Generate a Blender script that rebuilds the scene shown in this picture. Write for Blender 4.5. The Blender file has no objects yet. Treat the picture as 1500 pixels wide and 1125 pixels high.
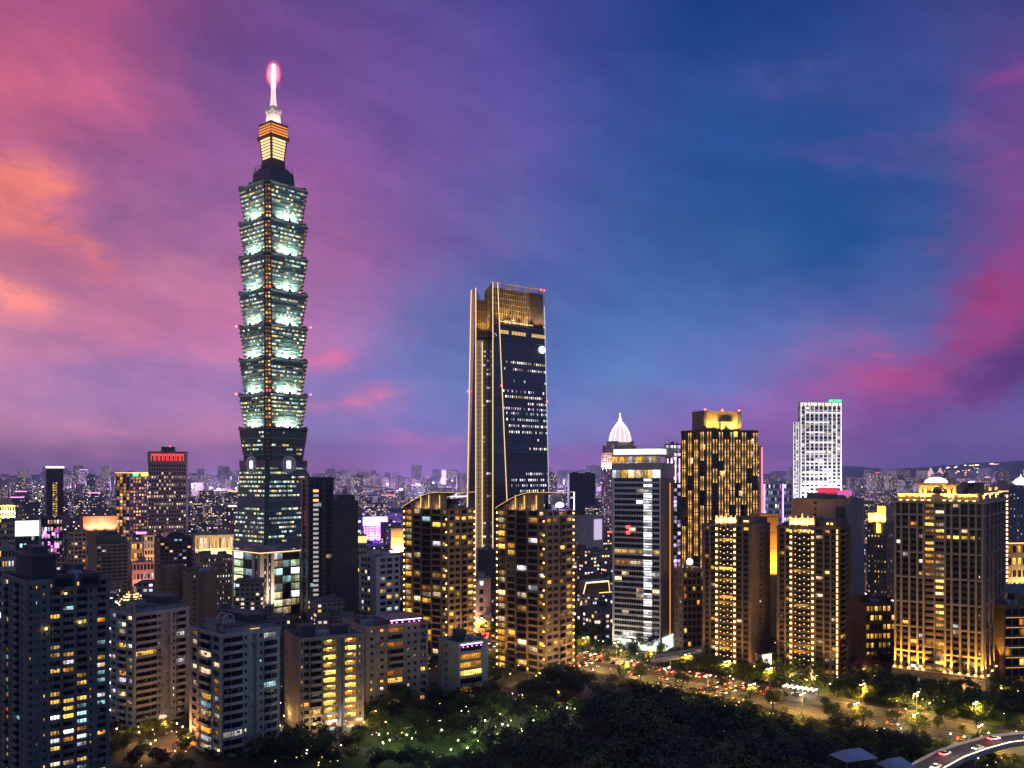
import bpy, math, random
from mathutils import Matrix, Vector
R = math.radians
sc = bpy.context.scene
rnd = random.Random(11)

# ------------------------------------------------------------------ camera
CAM_H, FOC, HY = 105.0, 1300.0, 697.0       # eye height; focal length and horizon row in photo pixels (1500 wide)
cd = bpy.data.cameras.new("camera")
cam = bpy.data.objects.new("camera", cd)
sc.collection.objects.link(cam)
cam.location = (0, 0, CAM_H)
cam.rotation_euler = (R(90), 0, 0)
cd.sensor_width = 36
cd.lens = FOC / 1500 * 36
cd.shift_y = (HY - 562.5) / 1500
cd.clip_start, cd.clip_end = 0.5, 60000
sc.camera = cam
sc.view_settings.view_transform = 'Standard'
sc.view_settings.look = 'None'
sc.view_settings.exposure = 0
sc.view_settings.gamma = 1
cy = sc.cycles
cy.use_denoising = True
cy.max_bounces = 5
cy.diffuse_bounces = 2
cy.glossy_bounces = 2
cy.transmission_bounces = 2
cy.volume_bounces = 0
cy.transparent_max_bounces = 6
cy.sample_clamp_indirect = 3
cy.caustics_reflective = cy.caustics_refractive = False


def srgb(c):
    return tuple((v / 255 / 12.92) if v / 255 <= .04045 else ((v / 255 + .055) / 1.055) ** 2.4 for v in c)


# ------------------------------------------------------------------ node helper
class NT:
    def __init__(s, tree): s.t = tree
    def n(s, typ, **kw):
        x = s.t.nodes.new(typ)
        for k, v in kw.items(): setattr(x, k, v)
        return x
    def put(s, sock, v):
        if hasattr(v, 'is_output') or isinstance(v, bpy.types.NodeSocket): s.t.links.new(v, sock)
        else: sock.default_value = v
    def m(s, op, a, b=None, c=None, clamp=False):
        x = s.n('ShaderNodeMath', operation=op, use_clamp=clamp)
        s.put(x.inputs[0], a)
        if b is not None: s.put(x.inputs[1], b)
        if c is not None: s.put(x.inputs[2], c)
        return x.outputs[0]
    def mix(s, f, a, b, mode='MIX'):
        x = s.n('ShaderNodeMix', data_type='RGBA', blend_type=mode)
        s.put(x.inputs[0], f)
        s.put(x.inputs[6], a if isinstance(a, bpy.types.NodeSocket) else (*a, 1))
        s.put(x.inputs[7], b if isinstance(b, bpy.types.NodeSocket) else (*b, 1))
        return x.outputs[2]
    def rng(s, v, a, b, c=0., d=1., smooth=False):
        x = s.n('ShaderNodeMapRange', clamp=True)
        if smooth: x.interpolation_type = 'SMOOTHSTEP'
        s.put(x.inputs[0], v)
        for i, q in enumerate((a, b, c, d)): s.put(x.inputs[1 + i], q)
        return x.outputs[0]
    def xyz(s, x, y, z=0.):
        c = s.n('ShaderNodeCombineXYZ')
        for i, q in enumerate((x, y, z)): s.put(c.inputs[i], q)
        return c.outputs[0]
    def noise(s, vec, scale, detail=3., rough=.5):
        x = s.n('ShaderNodeTexNoise')
        s.put(x.inputs['Vector'], vec)
        x.inputs['Scale'].default_value = scale
        x.inputs['Detail'].default_value = detail
        x.inputs['Roughness'].default_value = rough
        return x
    def ramp(s, f, stops):
        x = s.n('ShaderNodeValToRGB')
        e = x.color_ramp.elements
        while len(e) < len(stops): e.new(.5)
        for q, (p, c) in zip(e, stops):
            q.position = p
            q.color = (*c, 1)
        s.put(x.inputs[0], f)
        return x.outputs[0]


# ------------------------------------------------------------------ sky (dusk): afterglow clouds by compass bearing and elevation
def azel(px, py):
    u, v = (px - 750) / FOC, (HY - py) / FOC
    a = math.atan(u)
    return math.degrees(a), math.degrees(math.atan(v * math.cos(a)))


def make_sky():
    w = bpy.data.worlds.new("World")
    sc.world = w
    w.use_nodes = True
    t = w.node_tree
    t.nodes.clear()
    N = NT(t)
    tc = N.n('ShaderNodeTexCoord')
    sp = N.n('ShaderNodeSeparateXYZ')
    t.links.new(tc.outputs['Generated'], sp.inputs[0])
    az = N.m('MULTIPLY', N.m('ARCTAN2', sp.outputs[0], sp.outputs[1]), 57.2958)
    el = N.m('MULTIPLY', N.m('ARCSINE', N.m('MAXIMUM', N.m('MINIMUM', sp.outputs[2], 1.), -1.)), 57.2958)
    pos = N.xyz(az, el)
    # warp so that nothing has a ruled edge
    wn = N.noise(N.xyz(N.m('MULTIPLY', az, .11), N.m('MULTIPLY', el, .26), 3.1), 1.0, 7, .6)
    ws = N.n('ShaderNodeSeparateColor')
    t.links.new(wn.outputs['Color'], ws.inputs[0])
    azw = N.m('ADD', az, N.m('MULTIPLY', N.m('SUBTRACT', ws.outputs[0], .5), 7.))
    elw = N.m('ADD', el, N.m('MULTIPLY', N.m('SUBTRACT', ws.outputs[1], .5), 3.4))
    ys = (0, 120, 240, 360, 480, 560, 640, 690)
    cols = {
        0: ((160, 66, 135), (205, 82, 138), (176, 82, 148), (205, 100, 135), (192, 106, 152), (166, 100, 160), (168, 104, 158), (120, 84, 142)),
        150: ((168, 66, 140), (178, 74, 146), (166, 80, 156), (165, 85, 158), (182, 98, 156), (145, 95, 164), (160, 100, 162), (118, 80, 145)),
        300: ((116, 60, 140), (118, 68, 150), (148, 82, 164), (160, 90, 164), (178, 95, 156), (148, 95, 164), (178, 102, 152), (142, 85, 150)),
        450: ((94, 60, 140), (112, 68, 154), (144, 78, 160), (160, 90, 160), (150, 95, 164), (122, 100, 168), (112, 100, 165), (136, 85, 150)),
        600: ((84, 65, 145), (95, 70, 154), (113, 76, 156), (122, 85, 160), (92, 98, 164), (86, 100, 165), (108, 95, 160), (130, 84, 150)),
        750: ((68, 65, 145), (82, 70, 154), (92, 80, 160), (84, 90, 165), (66, 95, 160), (66, 100, 160), (86, 100, 164), (116, 85, 150)),
        900: ((38, 60, 135), (44, 70, 145), (48, 76, 150), (50, 88, 155), (56, 98, 160), (70, 104, 160), (100, 95, 155), (138, 80, 146)),
        1050: ((8, 56, 126), (28, 68, 140), (20, 75, 145), (38, 88, 150), (60, 98, 160), (84, 95, 160), (126, 76, 146), (120, 80, 145)),
        1200: ((25, 60, 130), (34, 70, 140), (10, 70, 140), (5, 76, 142), (74, 90, 155), (112, 76, 142), (118, 75, 145), (100, 75, 140)),
        1350: ((48, 60, 130), (50, 70, 140), (50, 78, 145), (45, 80, 145), (78, 84, 150), (110, 66, 128), (90, 74, 140), (85, 70, 135)),
        1500: ((60, 60, 130), (96, 65, 140), (108, 70, 140), (132, 62, 134), (120, 55, 120), (74, 62, 124), (95, 75, 140), (85, 70, 130)),
    }
    base, last = None, None
    for px in sorted(cols):
        stops = []
        for y, c in reversed(list(zip(ys, cols[px]))):
            stops.append((max(0., min(1., azel(px, y)[1] / 40)), srgb(c)))
        stops.append((1., srgb((30, 55, 120))))
        r = N.ramp(N.m('DIVIDE', elw, 40.), stops)
        a = azel(px, 0)[0]
        base = r if base is None else N.mix(N.rng(azw, last, a), base, r)
        last = a
    # streaky cloud texture
    ca, sa = math.cos(R(-14)), math.sin(R(-14))
    xr = N.m('ADD', N.m('MULTIPLY', az, ca), N.m('MULTIPLY', el, sa))
    yr = N.m('SUBTRACT', N.m('MULTIPLY', el, ca), N.m('MULTIPLY', az, sa))
    st = N.noise(N.xyz(N.m('MULTIPLY', xr, .15), N.m('MULTIPLY', yr, .34), 7.7), 1., 9, .66).outputs['Fac']
    st2 = N.noise(N.xyz(N.m('MULTIPLY', azw, .24), N.m('MULTIPLY', elw, .46), 1.7), 1., 8, .64).outputs['Fac']
    streak = N.rng(st, .38, .66, 0, 1, True)
    wisp = N.rng(st2, .36, .62, 0, 1, True)
    # x, y, radius x, radius y (photo pixels), tilt, colour, amount, mask
    blobs = [
        (30, 275, 46, 60, -44, (246, 116, 106), 1.25, 0), (88, 338, 84, 30, -42, (232, 104, 118), 1.2, 0), (10, 430, 56, 34, -20, (236, 118, 126), 1.1, 0), (190, 330, 70, 28, 30, (112, 82, 146), .7, 0), (8, 372, 40, 18, 0, (112, 78, 146), .8, 0), (70, 500, 80, 14, 0, (130, 94, 158), .8, 0), (270, 400, 100, 44, -10, (188, 106, 150), .7, 0),
        (60, 130, 150, 70, 0, (212, 84, 138), .55, 0), (180, 250, 120, 46, -20, (120, 78, 150), .5, 0),
        (170, 480, 170, 40, 12, (196, 102, 152), .6, 0), (330, 500, 120, 34, 16, (196, 96, 150), .6, 1), (210, 540, 90, 22, 10, (128, 96, 166), .7, 0),
        (230, 640, 130, 20, 4, (206, 118, 150), .7, 1), (200, 595, 140, 22, 5, (136, 98, 168), .6, 0),
        (492, 515, 60, 20, 8, (196, 92, 150), .9, 0), (528, 588, 62, 22, 10, (206, 96, 140), 1., 0), (560, 545, 80, 18, 4, (90, 98, 168), .6, 1),
        (620, 648, 70, 16, -4, (176, 88, 146), .85, 1), (840, 676, 90, 22, 0, (150, 82, 148), .6, 0), (480, 380, 120, 60, 0, (166, 84, 156), .4, 1),
        (1290, 545, 74, 40, -14, (170, 60, 116), 1.1, 0), (1205, 585, 80, 36, 20, (136, 66, 130), .8, 0), (1400, 505, 95, 38, 36, (132, 46, 108), 1., 0),
        (1492, 420, 58, 56, 60, (150, 48, 110), 1., 0), (1420, 368, 100, 18, -6, (132, 60, 132), .8, 0), (1440, 552, 120, 26, 33, (72, 38, 100), 1.3, 0),
        (1330, 600, 120, 30, 22, (104, 48, 116), .8, 0), (1400, 628, 120, 22, 6, (84, 66, 132), .6, 1), (1240, 655, 140, 16, 2, (128, 72, 142), .6, 1),
        (1480, 112, 50, 12, 6, (134, 62, 140), .7, 0), (1450, 200, 110, 26, 8, (122, 66, 140), .7, 1), (1330, 215, 120, 16, -6, (98, 70, 146), .7, 1),
        (1480, 238, 60, 10, 0, (150, 60, 138), .7, 1), (1180, 110, 110, 34, -10, (66, 74, 146), .6, 0), (1240, 330, 130, 60, 0, (0, 74, 142), .7, 0),
        (1010, 50, 120, 60, 0, (4, 56, 124), .5, 0), (1080, 690, 130, 24, 0, (140, 74, 142), .6, 0),
    ]
    col = base
    for (px, py, rx, ry, tilt, c, amt, mk) in blobs:
        a0, e0 = azel(px, py)
        k = 57.2958 / FOC * math.cos(R(a0))
        ct, stl = math.cos(R(tilt)), math.sin(R(tilt))
        da, de = N.m('SUBTRACT', azw, a0), N.m('SUBTRACT', elw, e0)
        p = N.m('DIVIDE', N.m('ADD', N.m('MULTIPLY', da, ct), N.m('MULTIPLY', de, stl)), rx * k)
        q = N.m('DIVIDE', N.m('SUBTRACT', N.m('MULTIPLY', de, ct), N.m('MULTIPLY', da, stl)), ry * k)
        g = N.m('EXPONENT', N.m('MULTIPLY', N.m('ADD', N.m('MULTIPLY', p, p), N.m('MULTIPLY', q, q)), -1.))
        g = N.m('MULTIPLY', g, N.m('MULTIPLY_ADD', streak if mk else wisp, 1.05, .22))
        col = N.mix(N.m('MULTIPLY', g, amt * .95, clamp=True), col, srgb(c))
    # fine variation of brightness
    col = N.mix(.42, col, N.mix(1., col, N.xyz(N.rng(st, .3, .7, .5, 1.5), N.rng(st, .3, .7, .62, 1.42), N.rng(st, .3, .7, .78, 1.24)), 'MULTIPLY'))
    # the eastern sky behind the viewer is already night blue
    back = N.rng(N.m('ABSOLUTE', az), 50, 120, 0, 1, True)
    col = N.mix(back, col, srgb((84, 104, 142)))
    boost = N.rng(el, -.5, 16., 1.98, 1.2, True)
    warm = N.m('MULTIPLY', boost, N.rng(az, -26., 2., .84, 1., True))
    lum = N.n('ShaderNodeRGBToBW')
    N.put(lum.inputs[0], col)
    col = N.mix(N.rng(az, -30., 12., .22, .09), col, N.xyz(lum.outputs[0], lum.outputs[0], lum.outputs[0]))
    col = N.mix(1., col, N.xyz(boost, boost, warm), 'MULTIPLY')
    bg = N.n('ShaderNodeBackground')
    t.links.new(col, bg.inputs[0])
    bg.inputs[1].default_value = 1.0
    ns = N.n('ShaderNodeTexSky', sky_type='NISHITA', sun_disc=False)
    ns.sun_elevation = R(-4)
    ns.sun_rotation = R(-38)
    nb = N.n('ShaderNodeBackground')
    t.links.new(ns.outputs[0], nb.inputs[0])
    nb.inputs[1].default_value = .05
    ad = N.n('ShaderNodeAddShader')
    t.links.new(bg.outputs[0], ad.inputs[0])
    t.links.new(nb.outputs[0], ad.inputs[1])
    o = N.n('ShaderNodeOutputWorld')
    t.links.new(ad.outputs[0], o.inputs[0])
    w.cycles.sampling_method = 'MANUAL'
    w.cycles.sample_map_resolution = 512


make_sky()
sl = bpy.data.lights.new("afterglow_sun", 'SUN')
sl.energy = 0.12
sl.angle = R(20)
sl.color = (1, .5, .45)
so = bpy.data.objects.new("afterglow_sun", sl)
sc.collection.objects.link(so)
so.rotation_euler = Vector((math.sin(R(38)), -math.cos(R(38)), -.07)).to_track_quat('-Z', 'Y').to_euler()


# ------------------------------------------------------------------ materials
MATS = {}


def principled(name):
    m = bpy.data.materials.new(name)
    m.use_nodes = True
    b = m.node_tree.nodes['Principled BSDF']
    return m, NT(m.node_tree), b


def wallm(name, col, rough=.75, var=.22, scale=.12, metal=0., bump=0.):
    """a plain surface with weather streaks and patches of its own"""
    if name in MATS: return MATS[name]
    m, N, b = principled(name)
    tc = N.n('ShaderNodeTexCoord').outputs['Object']
    mp = N.n('ShaderNodeMapping')
    N.put(mp.inputs['Vector'], tc)
    mp.inputs['Scale'].default_value = (1, 1, .18)
    n1 = N.noise(mp.outputs[0], scale * 4, 4, .6).outputs['Fac']
    n2 = N.noise(tc, scale, 3, .6).outputs['Fac']
    f = N.m('ADD', N.m('MULTIPLY', n1, .5), N.m('MULTIPLY', n2, .5))
    lo = tuple(c * (1 - var) for c in col)
    hi = tuple(min(1, c * (1 + var)) for c in col)
    N.put(b.inputs['Base Color'], N.mix(N.rng(f, .35, .65), lo, hi))
    b.inputs['Roughness'].default_value = rough
    b.inputs['Metallic'].default_value = metal
    m.cycles.emission_sampling = 'NONE'
    MATS[name] = m
    return m


def glassm(name, col=(.012, .016, .022), rough=.12, spec=.5):
    if name in MATS: return MATS[name]
    m, N, b = principled(name)
    gi = N.n('ShaderNodeNewGeometry').outputs['Random Per Island']
    N.put(b.inputs['Base Color'], N.mix(gi, tuple(c * .5 for c in col), tuple(c * 1.8 for c in col)))
    b.inputs['Roughness'].default_value = rough
    b.inputs['Specular IOR Level'].default_value = spec
    MATS[name] = m
    return m


def glow(name, col, strength, sample='NONE'):
    """a lamp, a sign or a light strip"""
    if name in MATS: return MATS[name]
    m, N, b = principled(name)
    b.inputs['Base Color'].default_value = (.3, .3, .3, 1)
    b.inputs['Emission Color'].default_value = (*col, 1)
    b.inputs['Emission Strength'].default_value = strength
    m.cycles.emission_sampling = sample
    MATS[name] = m
    return m


def litm(name, c1, c2, strength, dim=.3):
    """a lit room behind a pane: curtains, ceiling light and furniture differ from pane to pane"""
    if name in MATS: return MATS[name]
    m, N, b = principled(name)
    uv = N.n('ShaderNodeTexCoord').outputs['UV']
    sp = N.n('ShaderNodeSeparateXYZ')
    N.put(sp.inputs[0], uv)
    u, v = sp.outputs[0], sp.outputs[1]
    isl = N.n('ShaderNodeNewGeometry').outputs['Random Per Island']
    obr = N.n('ShaderNodeObjectInfo').outputs['Random']
    r = N.m('FRACT', N.m('ADD', isl, obr))
    r2 = N.m('FRACT', N.m('MULTIPLY', r, 17.31))
    r3 = N.m('FRACT', N.m('MULTIPLY', r, 71.7))
    cur = N.m('GREATER_THAN', N.m('ABSOLUTE', N.m('SUBTRACT', u, r2)), N.m('MULTIPLY_ADD', r3, .5, .18))
    nz = N.noise(N.xyz(N.m('MULTIPLY', u, 3.), N.m('MULTIPLY', v, 3.), N.m('MULTIPLY', r, 50.)), 1.3, 2).outputs['Fac']
    k = N.m('MULTIPLY', N.rng(nz, .35, .65, .45, 1.25), N.m('SUBTRACT', 1., N.m('MULTIPLY', cur, .6)))
    k = N.m('MULTIPLY', k, N.m('MULTIPLY_ADD', v, .7, .6))
    k = N.m('MULTIPLY', k, N.m('MULTIPLY_ADD', N.m('MULTIPLY', r3, r3), 1.2, dim))
    b.inputs['Base Color'].default_value = (.02, .02, .02, 1)
    b.inputs['Roughness'].default_value = .2
    N.put(b.inputs['Emission Color'], N.mix(r2, c1, c2))
    N.put(b.inputs['Emission Strength'], N.m('MULTIPLY', k, strength))
    m.cycles.emission_sampling = 'NONE'
    MATS[name] = m
    return m


GLASS = glassm('dark_glass')
LIT = {
    'amber': litm('lit_room_amber', (1, .33, .03), (1, .48, .08), 1.7),
    'yellow': litm('lit_room_yellow', (1, .48, .05), (1, .64, .15), 1.9),
    'warm': litm('lit_room_warm', (1, .66, .34), (1, .8, .55), 1.7),
    'white': litm('lit_room_white', (.9, .95, 1), (1, .95, .8), 2.0),
    'cool': litm('lit_room_cool', (.5, .8, 1), (.55, .95, .95), 1.3),
    'orange': litm('lit_room_orange', (1, .26, .03), (1, .4, .06), 1.7),
    'green': litm('lit_room_pale_green', (.7, 1, .62), (.95, 1, .55), 1.6),
    'rose': litm('lit_room_rose', (1, .55, .4), (1, .8, .6), 1.5),
    'lilac': litm('lit_room_lilac', (.7, .5, 1), (1, .8, 1), 1.5),
}
ROOF = wallm('roof_felt', (.10, .11, .13), .85, .4, .3)
DARKMETAL = wallm('dark_metal', (.05, .05, .055), .5)
CONC = wallm('weathered_concrete', (.30, .29, .28), .85)
LAMPWARM = glow('lamp_warm', (1, .50, .10), 15, 'FRONT')
LAMPWHITE = glow('lamp_white', (1, .95, .85), 22, 'FRONT')
REDLAMP = glow('lamp_red', (1, .04, .05), 12)


# ------------------------------------------------------------------ mesh and object helpers
UP = Vector((0, 0, 1))
CAMP = Vector((0, 0, CAM_H))


class MB:
    """collects faces with materials; build() links them as ONE mesh object"""
    def __init__(s):
        s.v, s.f, s.mi, s.uv, s.slots, s.ix = [], [], [], [], [], {}
        s.mesh = None
        s.xf = None
    def slot(s, m):
        if m.name not in s.ix:
            s.ix[m.name] = len(s.slots)
            s.slots.append(m)
        return s.ix[m.name]
    def add(s, vs, fs, mat, uvs=None):
        o = len(s.v)
        if s.xf is not None: vs = [s.xf(*p) for p in vs]
        s.v.extend(vs)
        k = s.slot(mat)
        for i, f in enumerate(fs):
            s.f.append(tuple(o + j for j in f))
            s.mi.append(k)
            s.uv.append(uvs[i] if uvs else None)
    def box(s, x0, x1, y0, y1, z0, z1, mat, top=None, uvm=False):
        vs = [(x0, y0, z0), (x1, y0, z0), (x1, y1, z0), (x0, y1, z0), (x0, y0, z1), (x1, y0, z1), (x1, y1, z1), (x0, y1, z1)]
        if uvm:
            w, d, h = x1 - x0, y1 - y0, z1 - z0
            u = lambda l: ((0, 0), (l, 0), (l, h), (0, h))
            n4 = ((-1, -1),) * 4
            s.add(vs, [(0, 1, 5, 4), (1, 2, 6, 5), (2, 3, 7, 6), (3, 0, 4, 7), (4, 5, 6, 7), (3, 2, 1, 0)], mat, [u(w), u(d), u(w), u(d), n4, n4])
        else:
            s.add(vs, [(0, 1, 5, 4), (1, 2, 6, 5), (2, 3, 7, 6), (3, 0, 4, 7), (3, 2, 1, 0)], mat)
            s.add(vs, [(4, 5, 6, 7)], top or mat)
    def quad(s, a, b, c, d, mat, uv=None):
        s.add([a, b, c, d], [(0, 1, 2, 3)], mat, [uv] if uv else None)
    def prism(s, poly, z0, z1, mat, top=None, scale=1., cx=0., cy=0., lid=True):
        """polygon extruded from z0 to z1, the top scaled about (cx, cy)"""
        n = len(poly)
        tp = [(cx + (x - cx) * scale, cy + (y - cy) * scale, z1) for x, y in poly]
        s.loft([(x, y, z0) for x, y in poly], tp, mat, top, lid)
    def loft(s, lo, hi, mat, top=None, lid=True):
        n = len(lo)
        s.add(list(lo) + list(hi), [(i, (i + 1) % n, n + (i + 1) % n, n + i) for i in range(n)], mat)
        if lid:
            s.add(list(hi), [tuple(range(n))], top or mat)
            s.add(list(lo), [tuple(reversed(range(n)))], mat)
    def lathe(s, prof, cx, cy, mat, n=16, ribs=0.):
        ring = []
        for r, z in prof:
            ring.append([(cx + r * (1 + ribs * (i % 2)) * math.cos(2 * math.pi * i / n), cy + r * (1 + ribs * (i % 2)) * math.sin(2 * math.pi * i / n), z) for i in range(n)])
        for a, b in zip(ring, ring[1:]):
            s.loft(a, b, mat, lid=False)
        s.add(ring[0], [tuple(reversed(range(n)))], mat)
        s.add(ring[-1], [tuple(range(n))], mat)
    def tube(s, p, q, r, mat, r2=None, n=6):
        p, q = Vector(p), Vector(q)
        d = (q - p).normalized()
        a = d.cross(UP if abs(d.z) < .9 else Vector((1, 0, 0))).normalized()
        b = d.cross(a)
        r2 = r if r2 is None else r2
        lo = [tuple(p + (a * math.cos(2 * math.pi * i / n) + b * math.sin(2 * math.pi * i / n)) * r) for i in range(n)]
        hi = [tuple(q + (a * math.cos(2 * math.pi * i / n) + b * math.sin(2 * math.pi * i / n)) * r2) for i in range(n)]
        s.loft(lo, hi, mat)
    def merge(s, o, M):
        off = len(s.v)
        s.v.extend(tuple(M @ Vector(p)) for p in o.v)
        mp = [s.slot(m) for m in o.slots]
        s.f.extend(tuple(off + j for j in f) for f in o.f)
        s.mi.extend(mp[i] for i in o.mi)
        s.uv.extend(o.uv)
    def getmesh(s, name):
        if s.mesh: return s.mesh
        me = bpy.data.meshes.new(name)
        me.from_pydata(s.v, [], s.f)
        for m in s.slots: me.materials.append(m)
        me.polygons.foreach_set('material_index', s.mi)
        if any(u is not None for u in s.uv):
            ul = me.uv_layers.new(name='UVMap')
            flat = []
            for f, u in zip(s.f, s.uv):
                for k in range(len(f)): flat.extend(u[k] if u else (0., 0.))
            ul.data.foreach_set('uv', flat)
        me.update()
        s.mesh = me
        return me
    def build(s, name, parent=None, M=None):
        o = bpy.data.objects.new(name, s.getmesh(name))
        sc.collection.objects.link(o)
        if parent is not None: o.parent = parent
        if M is not None: o.matrix_local = M
        return o


def tag(o, label, cat, group=None):
    o['label'] = label
    o['category'] = cat
    if group: o['group'] = group
    return o


def empty(name, loc, rz=0., label=None, cat=None, group=None):
    o = bpy.data.objects.new(name, None)
    o.empty_display_size = 1
    sc.collection.objects.link(o)
    o.location = loc
    o.rotation_euler = (0, 0, rz)
    if label: tag(o, label, cat, group)
    return o


def structure(o):
    o['kind'] = 'structure'
    return o


def stuff(o):
    o['kind'] = 'stuff'
    return o


def world_at(px, py=None, Y=None, z=None):
    """a point seen at that photo position, either at depth Y or at height z"""
    if Y is None: Y = FOC * (CAM_H - z) / (py - HY)
    return Vector(((px - 750) / FOC * Y, Y, CAM_H - (py - HY) / FOC * Y if py is not None else z or 0.))


# ------------------------------------------------------------------ windows, balconies, lamps (shared meshes)
CACHE = {}


def win(w, h, style, lit, frame):
    key = ('w', round(w, 1), round(h, 1), style, lit, frame.name)
    if key in CACHE: return CACHE[key]
    w, h = key[1], key[2]
    b = MB()
    pm = LIT[lit] if lit else GLASS
    n = 1 if style == 'single' else max(1, round(w / (1.5 if style == 'glass' else 1.15)))
    t = .05 if style == 'glass' else .07
    b.quad((-w / 2, -.04, 0), (w / 2, -.04, 0), (w / 2, -.04, h), (-w / 2, -.04, h), pm, ((0, 0), (1, 0), (1, 1), (0, 1)))
    for i in range(n + 1):
        x = -w / 2 + w * i / n
        x = min(max(x, -w / 2 + t), w / 2 - t)
        b.box(x - t, x + t, -.13, -.042, 0, h, frame)
    b.box(-w / 2, w / 2, -.128, -.042, 0, 2 * t, frame)
    b.box(-w / 2, w / 2, -.128, -.042, h - 2 * t, h, frame)
    if style == 'sill':
        b.box(-w / 2 - .1, w / 2 + .1, -.3, 0.0, -.15, -.002, frame)
    CACHE[key] = b
    return b


def balcony(w, d, style, m, rail=None):
    key = ('b', round(w, 1), round(d, 1), style, m.name)
    if key in CACHE: return CACHE[key]
    w, d = key[1], key[2]
    b = MB()
    if style == 'bow':
        n = 6
        out = [(-w / 2 + w * i / n, -d * (.45 + .55 * math.sin(math.pi * i / n))) for i in range(n + 1)]
        b.prism([(w / 2, 0), (-w / 2, 0)] + out, -.02, .2, m)
        inn = [(x * .95, y + .12) for x, y in out]
        for i in range(n):
            a, c, e, f = out[i], out[i + 1], inn[i + 1], inn[i]
            b.prism([a, c, e, f], .2, 1.15, m)
    else:
        b.box(-w / 2, w / 2, -d, 0, -.02, .18, m)
        if style == 'solid':
            b.box(-w / 2, w / 2, -d, -d + .12, .18, 1.15, m)
            b.box(-w / 2, -w / 2 + .12, -d + .12, 0, .18, 1.15, m)
            b.box(w / 2 - .12, w / 2, -d + .12, 0, .18, 1.15, m)
        else:
            r = rail or DARKMETAL
            b.box(-w / 2, w / 2, -d, -d + .05, 1.05, 1.13, r)
            n = max(3, int(w / .35))
            for i in range(n + 1):
                x = -w / 2 + .03 + (w - .06) * i / n
                b.box(x - .02, x + .02, -d + .005, -d + .04, .18, 1.05, r)
            for sx in (-w / 2, w / 2 - .05):
                b.box(sx, sx + .05, -d + .05, 0, 1.05, 1.12, r)
    CACHE[key] = b
    return b


def lampmesh(mat, w=.7, h=1., d=.4):
    key = ('l', mat.name, w, h, d)
    if key not in CACHE:
        b = MB()
        b.box(-w / 2, w / 2, -d, 0, 0, h, mat)
        b.box(-w / 2 - .05, w / 2 + .05, -d - .05, 0, h, h + .08, DARKMETAL)
        CACHE[key] = b
    return CACHE[key]


def ROT(side): return Matrix.Identity(4) if side == 'F' else Matrix.Rotation(R(-90), 4, 'Z') if side == 'L' else Matrix.Rotation(R(90), 4, 'Z')


def spot(name, root, loc, target, power, col, angle=60, size=.5, blend=.6):
    l = bpy.data.lights.new(name, 'SPOT')
    l.energy = power * SPOTK
    l.color = col
    l.spot_size = R(angle)
    l.spot_blend = blend
    l.shadow_soft_size = size
    o = bpy.data.objects.new(name, l)
    sc.collection.objects.link(o)
    o.parent = root
    o.location = loc
    o.rotation_euler = (Vector(target) - Vector(loc)).to_track_quat('-Z', 'Y').to_euler()
    return o


def point(name, root, loc, power, col, size=.3):
    l = bpy.data.lights.new(name, 'POINT')
    l.energy = power
    l.color = col
    l.shadow_soft_size = size
    o = bpy.data.objects.new(name, l)
    sc.collection.objects.link(o)
    if root is not None: o.parent = root
    o.location = loc
    return o


WARM = (1, .62, .2)
SPOTK = 6.
FOOTPRINTS = []     # (x, y, radius) kept clear of the low city


def emit_parts(root, Mw, kind, lst):
    """the hundred that show largest become parts of their own, the rest one more part"""
    def seen(e):
        W = Mw @ e[1]
        p = W.translation
        nrm = (W.to_3x3() @ Vector((0, -1, 0))).normalized()
        v = CAMP - p
        return e[2] * max(nrm.dot(v), 0.001) / v.length ** 3
    lst = sorted(lst, key=seen, reverse=True)
    for mb, M, a in lst[:100]: mb.build(kind, root, M)
    if len(lst) > 100:
        b = MB()
        for mb, M, a in lst[100:]: b.merge(mb, M)
        stuff(b.build(kind, root))


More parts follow.
